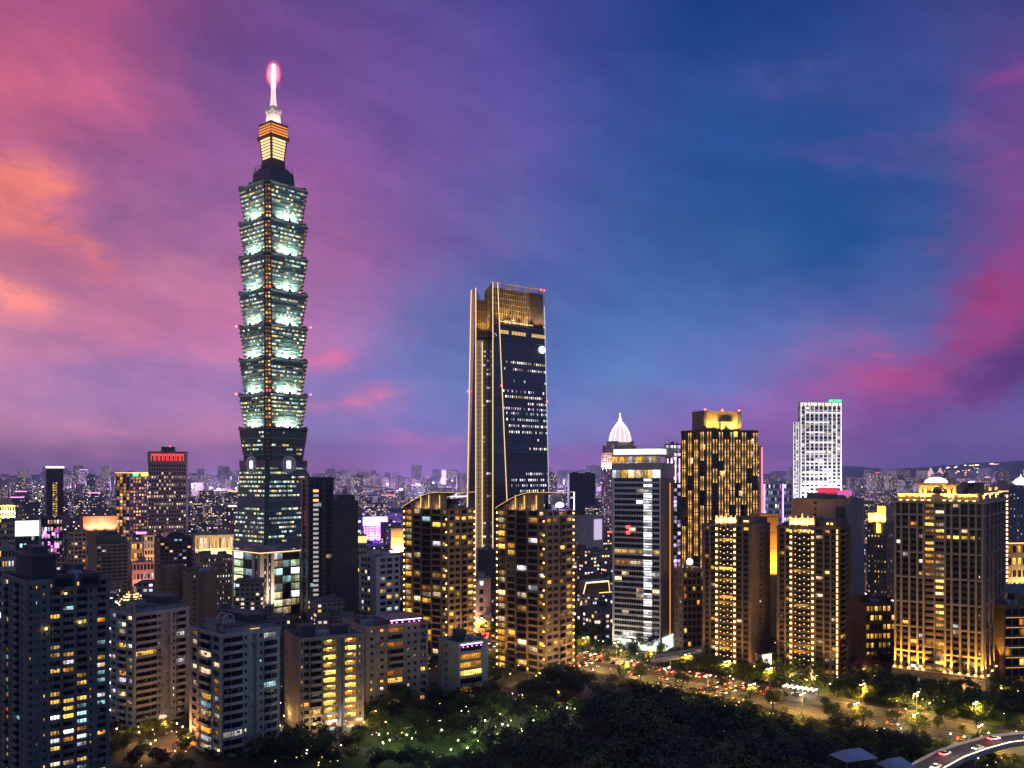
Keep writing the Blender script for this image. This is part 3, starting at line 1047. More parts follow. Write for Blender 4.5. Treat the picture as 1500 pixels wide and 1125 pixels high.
    for k in range(int(zp(510) / 3.9)):
        if r.random() < .75:
            win(2.6, 1.9, 'single', r.choice(('white', 'lilac', 'warm')), DARKMETAL).build('core_window', root, Matrix.Translation((F1[0] + 7.2 + r.choice((0, 3.2, 5.4)), F2[1] - 1.05, k * 3.9 + .7)))
        if r.random() < .3:
            win(1.6, 1.9, 'single', 'lilac', DARKMETAL).build('flank_window', root, Matrix.Translation((E1b[0] + (E1t[0] - E1b[0]) * k * 3.9 / zt + 2.6, E1b[1] - 4.3, k * 3.9 + .7)))
    gf = MB()
    fin_gold = glow('gold_fin_glow', (1, .7, .4), .6)  # lit look of the brass fins put in as dim emission
    for q in range(4):
        x = F1[0] + 1.2 + q * 1.5
        gf.box(x - .12, x + .12, F2[1] - 1.75, F2[1] - 1.55, 0, zp(497), fin_gold)
    for q in range(3):
        f = (q + .6) / 4
        x0, x1 = E1b[0] + (F1[0] - E1b[0]) * f, E1t[0] + (F1[0] - E1t[0]) * f
        y0 = E1b[1] + (F1[1] - E1b[1]) * f - .4
        gf.tube((x0, y0, 0), (x1, y0, zt - 2), .13, fin_gold, n=4)
    gf.build('gold_fins', root)
    rc = MB()
    for q in range(9):
        x = F1[0] + .6 + q * 1.55
        rc.box(x - .2, x + .2, F2[1] + 2, F2[1] + 2.4, zp(490), zr, goldm)
    for q in range(4):
        rc.box(F1[0] + .2, -.5, F2[1] + 2.05, F2[1] + 2.35, zp(490) + (zr - zp(490)) * q / 3 - .4, zp(490) + (zr - zp(490)) * q / 3, goldm)
    rc.box(F1[0] + .2, -.5, F2[1] + 3, F2[1] + 20, zp(497), zr - 1, wallm('crown_back', (.12, .085, .05), .6))
    rc.build('recessed_crown', root)
    spot('crown_lamp', root, (F1[0] + 7, F2[1] - 7, zp(492)), (F1[0] + 7, F2[1] + 2, zr), 3500, (1, .6, .16), 90, .8)
    # light outlines
    for name, a, c, rad in (('light_strip', (*rel(g(690.2, 773)), zt - 1), (*rel(g(682, 775)), 0), .42), ('light_strip', (F1[0], F1[1] - .3, zt - 1), (F1[0], F1[1] - .3, 0), .42),
                            ('light_strip', (F2[0], F2[1] - 1.7, zp(500)), (F2[0], F2[1] - 1.7, 0), .42), ('light_strip', (0, -.4, zt), (0, -.4, 0), .38),
                            ('light_strip', (Ft[0], Ft[1] - .5, zt), (Fb[0], Fb[1] - .5, 0), .36), ('light_strip', (Rt[0] + .3, Rt[1] - .3, zt - 14), (Rb[0] + .3, Rb[1] - .3, 0), .26)):
        b = MB()
        b.tube(c, a, rad, line if rad > .3 else glow('silver_outline', (.9, .85, 1), .8), n=6)
        b.build(name, root)
    # round floodlight, emblem and warning lamps
    p = along(1, 2, zp(509), .91, .8)
    b = MB()
    b.lathe([(.1, 0), (2.9, 0), (3.1, .4), (2.6, .9), (.1, 1.1)], 0, 0, glow('round_flood', (1, .95, .86), 6), 18)
    a0, a1 = along(1, 2, 100, 0), along(1, 2, 100, 1)
    ang = math.atan2(a1.y - a0.y, a1.x - a0.x)
    b.build('round_light', root, Matrix.Translation(p) @ Matrix.Rotation(ang, 4, 'Z') @ Matrix.Rotation(R(90), 4, 'X'))
    e = MB()
    for k in range(10):
        t0, t1 = k / 10 * 4.4, (k + 1) / 10 * 4.4
        e.tube((1.6 + 1.5 * math.cos(t0), -.9, zp(497) + 2.2 * math.sin(t0) + (1.5 if k > 5 else 0)), (1.6 + 1.5 * math.cos(t1), -.9, zp(497) + 2.2 * math.sin(t1) + (1.5 if k > 5 else 0)), .3, glow('emblem_light', (.8, .8, .85), .5), n=5)
    e.build('emblem', root)
    for q in (along(1, 2, zp(586), 1, .6), along(0, 1, zp(567), .9, .6), Vector((*rel(g(685.5, 774)), zp(571))), along(1, 2, zt, 1, 0), along(1, 2, zt, .93, 0)):
        b = MB()
        b.lathe([(.1, -.8), (.6, -.4), (.6, .4), (.1, .8)], 0, 0, REDLAMP, 8)
        b.build('warning_light', root, Matrix.Translation(q))


outlined_tower()


# ------------------------------------------------------------------ apartment towers and office blocks
W_GREY = wallm('grey_tile', (.33, .37, .40), .8, .25)
W_PALE = wallm('pale_grey_tile', (.36, .34, .34), .8, .2)
W_UMBER = wallm('umber_spandrel', (.085, .065, .05), .6, .25)
W_TAN = wallm('tan_tile', (.30, .255, .235), .8, .25)
W_DARK = wallm('charcoal_tile', (.085, .09, .095), .6, .3)
W_BROWN = wallm('brown_tile', (.21, .15, .105), .75, .25)
W_TAUPE = wallm('taupe_stone', (.27, .21, .16), .75, .22)
W_BEIGE = wallm('beige_stone', (.46, .37, .27), .75, .18)
W_CREAM = wallm('cream_stone', (.55, .47, .40), .7, .15)
W_NIGHT = wallm('night_blue_panel', (.045, .05, .068), .4, .3)
W_WHITE = wallm('white_panel', (.62, .62, .64), .6, .12)
W_ROSE = wallm('rose_granite', (.58, .33, .31), .7, .15)
F_WHITE = wallm('pale_frame', (.4, .4, .42), .5)
GOLDLINE = glow('gold_light_line', (1, .56, .16), 1.9)
NEON = glow('magenta_neon', (1, .16, .75), 4.5)
NEONW = glow('white_pink_neon', (1, .75, .95), 3.2)
VIOLET = glow('violet_light', (.42, .22, 1), 5)


def lamps(b, side, x0, y0, s, zs, mat=None, w=.75, h=1.1, kind='wall_lamp', out=.12):
    fx = b.xform(side, x0, y0)
    for z in zs:
        b.part(kind, lampmesh(mat or LAMPWARM, w, h), Matrix.Translation(fx(s, out, z)) @ ROT(side), 1.)


def strip(b, name, p, q, r, mat):
    m = MB()
    m.tube(p, q, r, mat)
    return m.build(name, b.root)


def clutter(b, side, L, n):
    """cooling units, pipes and laundry rails hung on a wall"""
    fx = b.xform(side, 0, 0)
    key = 'acu'
    if key not in CACHE:
        m = MB()
        m.box(-.45, .45, -.42, 0, 0, .75, STEEL)
        m.box(-.3, .3, -.45, -.425, .1, .62, DARKMETAL)
        m.box(-.5, .5, -.45, 0, -.08, -.01, DARKMETAL)
        CACHE[key] = m
    for _ in range(n):
        b.part('cooling_unit', CACHE[key], Matrix.Translation(fx(b.rnd.uniform(.04, .96) * L, .13, b.rnd.uniform(.08, .95) * b.h)) @ ROT(side), .8)
    for _ in range(4):
        p = b.rnd.uniform(.05, .95) * L
        m = MB()
        m.tube(fx(p, .2, 2), fx(p, .2, b.h), .09, STEEL, n=5)
        b.one('drain_pipe', m)


# --- the dark tower at the near edge
def near_dark_tower():
    b = Bld('apartment_tower', 'dark near apartment tower with scattered yellow windows and a flat-topped roof block', 'apartment tower', 4, 38, 161, 857, 288, 14)
    h, w, d = b.h, b.w, b.d
    nf = 27
    fr = [('p', 3), ('n', 7), ('p', 2), ('n', 7), ('p', 3), ('n', 7), ('p', 5), ('w', 14), ('p', 4), ('b', 16), ('p', 4), ('w', 15), ('p', 2), ('n', 7), ('p', 6), ('w', 13), ('p', 6)]
    pr = {1: .05, 3: .06, 5: .12, 7: .55, 9: .45, 11: .55, 13: .3, 15: .22}
    lit = lambda f, i, t: b.rnd.choice(('amber', 'yellow', 'yellow', 'yellow', 'warm', 'cool', 'white')) if b.rnd.random() < pr.get(i, .1) * (1.25 if f < 18 else .5) else None
    b.volume(0, w, 0, d, 0, h, nf, front=fr, left=[('p', 3), ('n', 6), ('p', 2), ('b', 9), ('p', 2), ('n', 6), ('p', 3), ('b', 8), ('p', 3)], wall=wallm('slate_tile', (.15, .175, .185), .7, .3), lit=lit, style='sill', r=.7, bd=1.1, parapet=1.4, belts=True)
    # pale flank and set-back roof works
    m = MB()
    m.box(w * .14, w * .42, d * .25, d * .9, h, h + 8, W_NIGHT, top=ROOF)
    m.box(w * .10, w * .46, d * .2, d * .95, h + 8, h + 9, W_NIGHT, top=ROOF)
    m.box(w * .18, w * .36, d * .35, d * .8, h + 9, h + 11.5, W_NIGHT, top=ROOF)
    b.one('roof_house', m)
    m = MB()
    for x in (.3, .62):
        m.box(w * x, w * (x + .26), -.4, .2, h - 2.6, h + 2.6, W_NIGHT)
        m.box(w * x + .9, w * (x + .26) - .9, -.46, -.38, h - 1.4, h + 1.2, GLASS)
    b.one('roof_screen', m)
    for k, (x, z) in enumerate(((.45, h - 4), (.62, h - 14), (.22, h - 15))):
        lm = lampmesh(LAMPWARM, .5, .6).build('wall_lamp', b.root, Matrix.Translation((w * x, -.75, z)))
    b.rooftop(w * .5, w, d * .1, d, h, W_NIGHT, 1, 2, 5)
    clutter(b, 'F', w, 60)


near_dark_tower()


def grey_block(label, xl, xc, xr, yt, Y, th, nf, wall, pl, pf, pall, left, front, seed, roofc=True, **kw):
    b = Bld('apartment_block', label, 'apartment block', xl, xc, xr, yt, Y, th, seed=seed)
    h, w, d = b.h, b.w, b.d
    rr = b.rnd
    v = b.volume
    litF = lambda f, i, t: rr.choice(pall) if rr.random() < pf else None
    v(0, w, 0, d, 0, h, nf, front=front, left=None, inset=.6, wall=wall, lit=litF, r=.8, bal='bow', bd=1.5, belts=True, **kw)
    litL = lambda f, i, t: rr.choice(pall) if rr.random() < pl else None
    b.facade('L', -.02, .02, d - .02, 0, h, nf, left, wall, lit=litL, r=.6, bal='solid', bd=1.2, belts=True)
    m = MB()
    m.box(w * .2, w * .96, d * .12, d * .96, h + .01, h + 3.0, wall, top=ROOF)
    m.box(w * .16, w, d * .08, d, h + 3.0, h + 3.4, W_NIGHT, top=ROOF)
    m.box(w * .55, w * .9, d * .2, d * .9, h + 3.4, h + 6.2, W_NIGHT, top=ROOF)
    b.one('roof_storey', m)
    b.rooftop(w * .05, w * .95, d * .1, d * .95, h, wall, 2, 3, 6)
    clutter(b, 'F', w, 34)
    clutter(b, 'L', d, 34)
    return b


b = grey_block('grey apartment block with bowed balconies beside the dark near tower', 160, 197, 277, 903, 368, 30, 16, W_GREY, .42, .10, ('white', 'warm', 'yellow', 'amber', 'lilac'),
               [('p', 3), ('w', 7), ('p', 2), ('b', 12), ('p', 3), ('w', 7), ('p', 3)], [('p', 2), ('b', 30), ('n', 7), ('p', 3), ('v', 8), ('p', 3), ('n', 7), ('b', 14), ('p', 5)], 21)
m = MB()      # pale roof frame over the corner
for x in (0, 5, 10):
    m.box(-.3, .3, x, x + .5, b.h - 6, b.h + 5, W_PALE)
m.box(-.3, .3, -.01, 10.6, b.h + 5, b.h + 5.6, W_PALE)
m.box(-.3, .3, .51, 9.99, b.h + 1, b.h + 1.5, W_PALE)
b.one('roof_frame', m)
lamps(b, 'L', 0, 0, b.d - 1, [k * 2.9 + 2 for k in range(15) if k % 2], LAMPWHITE, .4, .4)
lamps(b, 'F', 0, 0, b.w * .86, [3, 6], LAMPWARM, .6, .7)
lamps(b, 'F', 0, 0, b.w * .25, [3], LAMPWARM, .6, .7)
m = MB()
m.box(b.w * .44, b.w * .52, -2.5, .3, 0, 3.2, glow('lobby_light', (1, .72, .4), 1.1, 'FRONT'))
b.one('lit_lobby', m)

b = grey_block('blue-grey apartment block with bowed balconies and an arched roof vent, between two others', 278, 325, 410, 934, 330, 27, 14, W_GREY, .5, .12, ('warm', 'amber', 'yellow', 'white', 'cool'),
               [('p', 3), ('w', 8), ('p', 3), ('b', 16), ('p', 3), ('w', 7), ('p', 3)], [('p', 2), ('b', 30), ('n', 8), ('p', 4), ('v', 8), ('p', 3), ('n', 9), ('b', 20), ('p', 5)], 22)
m = MB()      # roof arch with white ribs
n = 9
for q in range(2):
    y = b.d * .3 + q * 5
    pts = [(b.w * .28 + 2.2 * math.cos(math.pi * k / n), y, b.h + 5 + 2.2 * math.sin(math.pi * k / n)) for k in range(n + 1)]
    for a, c in zip(pts, pts[1:]): m.tube(a, c, .2, W_WHITE)
    for a in (pts[0], pts[-1]): m.tube(a, (a[0], a[1], b.h), .2, W_WHITE)
for k in range(6): m.box(b.w * .28 - 2.2, b.w * .28 + 2.2, b.d * .3 + .1, b.d * .3 + .2, b.h + .6 + k * .8, b.h + .9 + k * .8, W_WHITE)
b.one('arched_vent', m)
lamps(b, 'L', 0, 0, 2, [2.2], LAMPWARM, .6, .7)
strip(b, 'roof_light', (b.w * .5, 1, b.h + 1.6), (b.w * .66, 1, b.h + 1.6), .12, GOLDLINE)

# --- brown block with two golden stacks of balconies
b = Bld('apartment_block', 'brown apartment block with two stacks of golden glowing balconies', 'apartment block', 417, 438, 533, 940, 361, 16, seed=23)
goldb = (('amber', 'yellow', 'yellow'))
fr = [('p', 2), ('n', 6), ('w', 8), ('p', 2), ('b', 17), ('p', 3), ('b', 21), ('p', 2), ('v', 9), ('p', 3), ('b', 19), ('p', 2), ('n', 8), ('p', 2)]
b.volume(0, b.w, 0, b.d, 0, b.h, 12, front=fr, left=[('p', 3), ('l', 20), ('n', 5), ('p', 3)], wall=W_TAN, r=.9, bd=1.2, bal='solid', belts=True,
         lit=lambda f, i, t: b.rnd.choice(goldb) if i in (6, 10) and b.rnd.random() < .96 else b.rnd.choice(('amber', 'yellow')) if b.rnd.random() < (.45 if i == 12 else .16) else None)
k = b.w / sum(x[1] for x in fr)
for s0 in (48.5, 81.5):
    lamps(b, 'F', 0, .75, s0 * k, [b.h / 12 * (f + .72) for f in range(12)], glow('balcony_lamp', (1, .45, .05), 20, 'FRONT'), 1.6, .25, 'balcony_lamp')
clutter(b, 'F', b.w, 50)
b.rooftop(0, b.w, b.d * .1, b.d, b.h, W_DARK, 2, 2, 5)
m = MB()
m.box(b.w * .66, b.w * .9, -6, 0, 3.4, 4.0, W_CREAM)
for x in (.68, .88): m.box(b.w * x - .2, b.w * x + .2, -5.8, -5.4, 0, 3.4, W_CREAM)
b.one('porch', m)
point('porch_lamp', b.root, (b.w * .78, -3.5, 3), 2600, (1, .66, .28), .4)
point('porch_lamp', b.root, (b.w * .5, -3.5, 3), 1300, (.8, .85, 1), .4)

b = Bld('apartment_block', 'brown apartment block with a neon-lit roof canopy and orange balconies', 'apartment block', 531, 536, 627, 922, 398, 22, seed=24)
b.volume(0, b.w, 0, b.d, 0, b.h, 11, front=[('p', 3), ('n', 10), ('p', 3), ('n', 12), ('p', 2), ('b', 22), ('p', 3), ('n', 9), ('n', 9), ('p', 3), ('w', 8), ('p', 3)], left=[('p', 2), ('l', 8), ('n', 6), ('p', 2)], wall=W_TAN, r=.8, belts=True,
         lit=lambda f, i, t: b.rnd.choice(('orange', 'amber')) if i == 5 and b.rnd.random() < .55 else b.rnd.choice(('yellow', 'amber', 'warm')) if b.rnd.random() < .22 else None)
m = MB()
m.prism([(b.w * .30, -1.5), (b.w * .9, -1.5), (b.w * .9, b.d * .5), (b.w * .30, b.d * .5)], b.h + 3.2, b.h + 3.8, W_NIGHT)
for x in (.31, .6, .89): m.box(b.w * x - .15, b.w * x + .15, -1.3, -1.0, b.h, b.h + 3.2, DARKMETAL)
b.one('roof_canopy', m)
strip(b, 'neon_strip', (b.w * .36, -1.7, b.h + 3.1), (b.w * .86, -1.7, b.h + 3.1), .22, NEONW)
for x in (.38, .46, .55, .66, .74, .82): lampmesh(NEON, .6, .5).build('neon_lamp', b.root, Matrix.Translation((b.w * x, -1.75, b.h + 1.9)))
clutter(b, 'F', b.w, 50)
b.rooftop(0, b.w * .3, b.d * .1, b.d, b.h, W_DARK, 1, 1, 2)

b = Bld('apartment_block', 'small apartment block with swept balconies under a magenta neon eave', 'apartment block', 642, 672, 715, 946, 410, 34, seed=25)
b.volume(0, b.w, 0, b.d, 0, b.h, 7, front=[('p', 2), ('b', 30), ('p', 8)], left=[('p', 3), ('l', 12), ('n', 8), ('l', 6), ('p', 2)], wall=W_GREY, r=.8, bal='bow', bd=1.8, balm=W_PALE,
         lit=lambda f, i, t: b.rnd.choice(('amber', 'yellow')) if b.rnd.random() < (.4 if i == 1 else .05) else None)
strip(b, 'neon_strip', (.5, -1.2, b.h + .4), (b.w * .75, -1.2, b.h + .4), .2, NEONW)
for x in (.1, .25, .4, .56, .7): lampmesh(NEON, .5, .45).build('neon_lamp', b.root, Matrix.Translation((b.w * x, -1.0, b.h - .9)))
b.rooftop(0, b.w, 0, b.d, b.h, W_DARK, 1, 1, 3)


# --- twin towers with curved gold-edged roofs
def curved_tower(label, xl, xc, xr, yt, ycrown, Y, th, seed, violet):
    b = Bld('apartment_tower', label, 'apartment tower', xl, xc, xr, yt, Y, th, seed=seed)
    h, w, d = b.h, b.w, b.d
    nf = 24
    left = [('p', 3), ('w', 6), ('p', 2), ('g', 13), ('p', 2), ('b', 14), ('p', 2), ('g', 11), ('p', 3), ('b', 11), ('p', 2)]
    front = [('p', 3), ('w', 8), ('p', 2), ('w', 8), ('p', 3), ('b', 9), ('p', 2), ('w', 10), ('p', 3)]
    rr = b.rnd
    def litL(f, i, t):
        p = {1: .35, 3: .22, 5: .4 if f < 12 else .05, 7: .24, 9: .85}.get(i, .1)
        return rr.choice(('yellow', 'amber', 'yellow', 'warm')) if rr.random() < p else (rr.choice(('cool', 'white')) if rr.random() < .05 else None)
    def litF(f, i, t):
        p = {1: .14, 3: .16, 5: .2, 7: .6}.get(i, .1)
        return rr.choice(('yellow', 'amber', 'yellow')) if rr.random() < p else None
    b.volume(0, w, 0, d, 0, h, nf, front=front, left=None, inset=.7, wall=W_TAUPE, lit=litF, r=.7, bal='solid', parapet=.8)
    b.facade('L', -.02, .02, d - .02, 0, h, nf, left, W_BROWN, lit=litL, r=.7, spand=W_BROWN, bal='rail', gs=.28)
    fh = h / nf
    zs = [fh * (f + .45) for f in range(nf)]
    lamps(b, 'L', 0, 0, d - .8, zs, LAMPWARM, .45, .7)
    lamps(b, 'L', 0, 0, 1.0, zs[::2], LAMPWARM, .4, .6)
    lamps(b, 'F', 0, 0, w - .8, zs, LAMPWARM, .45, .7)
    # curved roof sail with a lit edge
    zc = CAM_H - (ycrown - HY) / FOC * Y
    n = 12
    prof = []
    for k in range(n + 1):
        f = k / n
        prof.append((d * (1 - f), h + .6 + (zc - h - .6) * math.sin(min(1, f * 1.25) * math.pi / 2)))
    m = MB()
    e = MB()
    for (y0, z0), (y1, z1) in zip(prof, prof[1:]):
        m.loft([(-.8, y0, z0), (-.8, y1, z1), (w + .6, y1, z1), (w + .6, y0, z0)], [(-.8, y0, z0 + .5), (-.8, y1, z1 + .5), (w + .6, y1, z1 + .5), (w + .6, y0, z0 + .5)], W_NIGHT)
        e.tube((-1.0, y0, z0 + .2), (-1.0, y1, z1 + .2), .08, GOLDLINE, n=5)
    e.tube((-.9, -.25, zc + .2), (w + .4, -.25, zc + .2), .08, GOLDLINE, n=5)
    b.one('curved_roof', m)
    b.one('roof_edge_light', e)
    sc_ = MB()
    for k in range(2, n):
        y, z = prof[k]
        sc_.box(.6, .9, y - d / n * .42, y + d / n * .42, h + .8, max(h + .9, z - .4), W_TAUPE)
    b.one('roof_screen', sc_)
    for f in (.18, .42, .6):
        m = MB()
        m.box(-.12, .12, d * f - .12, d * f + .12, h, h + (zc - h) * .85, GOLDLINE)
        b.one('post_light', m)
        point('roof_lamp', b.root, (-.9, d * f + 2, h + 1.6), 350, WARM, .4)
    if violet:
        m = MB()
        m.lathe([(.3, 0), (2.0, .6), (2.2, 1.8), (.8, 2.8)], w * .55, 1.2, glow('violet_flood', (.8, .7, 1), 7), 12)
        o = b.one('roof_floodlight', m)
        o.location.z = h + 1.6
        point('roof_flood_lamp', b.root, (w * .55, -1.2, h + 3), 5200, (.35, .2, 1), .6)
        strip(b, 'post_light', (w - .5, -.4, h), (w - .5, -.4, zc), .3, NEONW)
    for f in (.15, .5, .85):  # floods added to bring warm ambient light back to the walls
        spot('facade_wash_light', b.root, (-11, d * f, 1), (0, d * f, h * .45), 3600, (1, .52, .12), 80, 1.)
        spot('facade_wash_light', b.root, (w * f, -11, 1), (w * f, 0, h * .45), 3600, (1, .52, .12), 80, 1.)
    # lit arcade at the foot
    for k in range(3):
        win(3.4, 3.6, 'plain', 'yellow', DARKMETAL).build('shop_window', b.root, Matrix.Translation((w * (.3 + .28 * k), -.75, .4)))
        point('arcade_lamp', b.root, (w * (.3 + .28 * k), -3.0, 4.4), 700, WARM, .4)
    b.rooftop(w * .2, w, d * .05, d * .4, h, W_NIGHT, 1, 1, 2)
    return b


curved_tower('brown apartment tower with a curved gold-edged roof, nearer and lit by a violet roof lamp', 727, 799, 841, 749, 722, 463, 47, 31, True)
curved_tower('brown apartment tower with a curved gold-edged roof, farther of the matching pair', 591, 656, 696, 747, 722, 495, 46, 32, False)

# --- slim white-crowned apartment tower
b = Bld('apartment_tower', 'pale slim tower with a white lit crown and one bright white column of windows', 'apartment tower', 897, 968, 986, 700, 529, 60, seed=33)
w, d, h = b.w, b.d, b.h
nf = 31
fh = h / nf
left = [('p', 2), ('g', 11), ('w', 13), ('g', 11), ('g', 11), ('g', 11), ('g', 11), ('p', 3)]
yrow = 17


def litd(f, i, t):
    if i == 2: return 'white' if b.rnd.random() < .93 else None
    if f == yrow: return 'yellow'
    if f == yrow - 2 and i > 3: return b.rnd.choice(('amber', 'warm', None))
    if f == 10 and i < 4: return 'warm'
    if f in (1, 2): return b.rnd.choice(('white', 'cool', None))
    return b.rnd.choice(('warm', 'cool', 'white')) if b.rnd.random() < .05 else None


b.volume(0, w, 0, d, 0, h, nf, front=[('p', 5), ('l', 9), ('v', 2), ('l', 6), ('p', 4)], left=None, inset=.6, wall=W_TAUPE, lit=litd, r=.6, parapet=0)
b.facade('L', -.02, .02, d - .02, 0, h, nf, left, W_WHITE, lit=litd, r=.6, spand=W_WHITE, frame=F_WHITE, gs=.3)
fx = b.xform('L', 0, 0)
k = d / sum(x[1] for x in left)
led = glow('white_led', (.95, .97, 1), 1.5)
for f in range(nf - 2):
    m = MB()
    m.box(-.14, -.05, 13.4 * k, 25.6 * k, fh * f + .1, fh * f + .75, led)
    b.part('led_band', m, Matrix.Identity(4), 1)
for s_ in (): lamps(b, 'L', 0, 0, s_ * k, [fh * f + 1 for f in range(1, nf, 2)], LAMPWHITE, .3, .5)
m = MB()
z1, z2 = b.zpx(678), b.zpx(668)
m.box(-.3, w, -.3, d, h, z1, W_PALE)
m.box(-.3, w, -.3, d, z2, z2 + 1, W_PALE, top=ROOF)
m.box(w * .5, w + .3, -.5, d * .3, z2 + 1, b.zpx(655), W_GREY, top=ROOF)
b.one('crown_floors', m)
for q in range(6):
    win(d / 6.4, z2 - z1 - .2, 'glass', b.rnd.choice(('warm', 'green', 'white', 'yellow')), F_WHITE).build('crown_window', b.root, Matrix.Translation((-.36, d * (q + .5) / 6, z1 + .1)) @ ROT('L'))
    win(d / 6.4, b.zpx(688) - b.zpx(700), 'glass', b.rnd.choice(('warm', 'yellow', 'white')), F_WHITE).build('crown_window', b.root, Matrix.Translation((-.36, d * (q + .5) / 6, h - .1)) @ ROT('L'))
m = MB()
m.box(.2, w * .8, .6, d * .98, z2 + 1, b.zpx(657), glow('white_crown_light', (1, .95, .88), 1.15, 'FRONT'), top=ROOF)
b.one('lit_crown', m)
m = MB()
m.box(-1.2, -.2, 2, d - 2, .2, 5.6, glow('white_lobby_light', (.95, 1, .95), 1.0, 'FRONT'))
m.box(2, w - 2, -1.2, -.2, .2, 8, glow('white_lobby_light', (.95, 1, .95), 1.0, 'FRONT'))
b.one('lit_lobby', m)
strip(b, 'orange_light_strip', (w * .72, -.2, 6), (w * .72, -.2, h * .97), .30, glow('orange_strip', (1, .36, .04), 1.1, 'FRONT'))
for q in (0, 1):  # red reflection of a neighbouring sign put on as glowing panels
    m = MB()
    m.box(-.95, -.8, d * .62, d * .70, b.zpx(784 - q * 8), b.zpx(779 - q * 8), glow('red_reflection_glow', (1, .05, .07), 3))
    b.one('red_reflection', m)
b.rooftop(0, w, d * .3, d, z2 + 1, W_GREY, 0, 0, 3)

# --- dark tower with staggered gold fins and a gold lit roof box
b = Bld('apartment_tower', 'dark tower with staggered gold lit fins below a glowing gold roof box', 'apartment tower', 998, 1034, 1110, 631, 600, 24, seed=34)
w, d, h = b.w, b.d, b.h
nf = 30
b.volume(0, w, 0, d, 0, h, nf, front=[('p', 1)] + [x for q in range(8) for x in (('g', 9), ('p', 1.4))], left=[('p', 1)] + [x for q in range(4) for x in (('g', 9), ('p', 1.4))], wall=W_DARK, r=.5,
         p=.06, pal=('amber', 'yellow', 'warm'), spand=W_DARK)


def finm():  # uplight on the fins put into emission, brighter towards both ends
    m, N, bs = principled('gold_fin_painted_uplight')
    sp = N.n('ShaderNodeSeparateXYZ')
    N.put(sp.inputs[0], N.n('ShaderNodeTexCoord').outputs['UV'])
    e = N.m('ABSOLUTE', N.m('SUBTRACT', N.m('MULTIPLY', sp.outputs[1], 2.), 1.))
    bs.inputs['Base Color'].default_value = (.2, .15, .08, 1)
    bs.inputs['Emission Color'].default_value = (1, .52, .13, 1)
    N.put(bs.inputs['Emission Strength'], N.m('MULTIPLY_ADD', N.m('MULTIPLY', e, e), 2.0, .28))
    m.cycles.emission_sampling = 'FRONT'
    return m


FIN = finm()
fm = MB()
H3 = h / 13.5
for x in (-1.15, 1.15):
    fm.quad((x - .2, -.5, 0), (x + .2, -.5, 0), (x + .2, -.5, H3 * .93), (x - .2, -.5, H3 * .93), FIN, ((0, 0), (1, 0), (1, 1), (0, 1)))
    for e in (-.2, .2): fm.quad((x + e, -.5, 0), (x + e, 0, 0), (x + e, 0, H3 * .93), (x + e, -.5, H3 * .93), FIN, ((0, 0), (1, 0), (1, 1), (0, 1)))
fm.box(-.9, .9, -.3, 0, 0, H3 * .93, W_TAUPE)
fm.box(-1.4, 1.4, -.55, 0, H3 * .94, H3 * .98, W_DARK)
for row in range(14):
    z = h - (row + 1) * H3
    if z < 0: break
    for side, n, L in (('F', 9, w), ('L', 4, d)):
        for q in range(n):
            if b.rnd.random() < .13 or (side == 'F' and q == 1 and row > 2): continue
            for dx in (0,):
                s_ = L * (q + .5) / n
                b.part('painted_glow_fin', fm, Matrix.Translation(b.xform(side, 0, 0)(s_, .12, max(0., z - (H3 * .5 if q % 2 else 0)))) @ ROT(side), H3)
m = MB()
zc = b.zpx(601)
m.box(0.02, w * .70, 3, d * .55, h, zc, W_TAUPE, top=ROOF)
m.box(-.02, w * .05, 2.4, 3, h, zc, W_DARK)
m.box(w * .66, w * .72, 2.4, 3, h, zc + .3, W_DARK)
b.one('roof_box', m)
m = MB()
m.box(w * .30, w * .55, .8, 2.9, h + 1, h + 6, W_BEIGE)
m.box(w * .28, w * .57, .7, 2.9, h + 6, h + 6.6, W_BEIGE)
b.one('roof_shrine', m)
for x in (.12, .3, .5, .64): spot('roof_box_lamp', b.root, (w * x, -1.5, h + 1.2), (w * x, 3, h + 9), 3200, (1, .56, .08), 110, .6)
for x in (.03, .36, .68):
    m = MB()
    m.lathe([(.1, -.6), (.7, 0), (.1, .7)], w * x, 2.6, REDLAMP, 8)
    b.one('warning_light', m).location.z = zc + .8


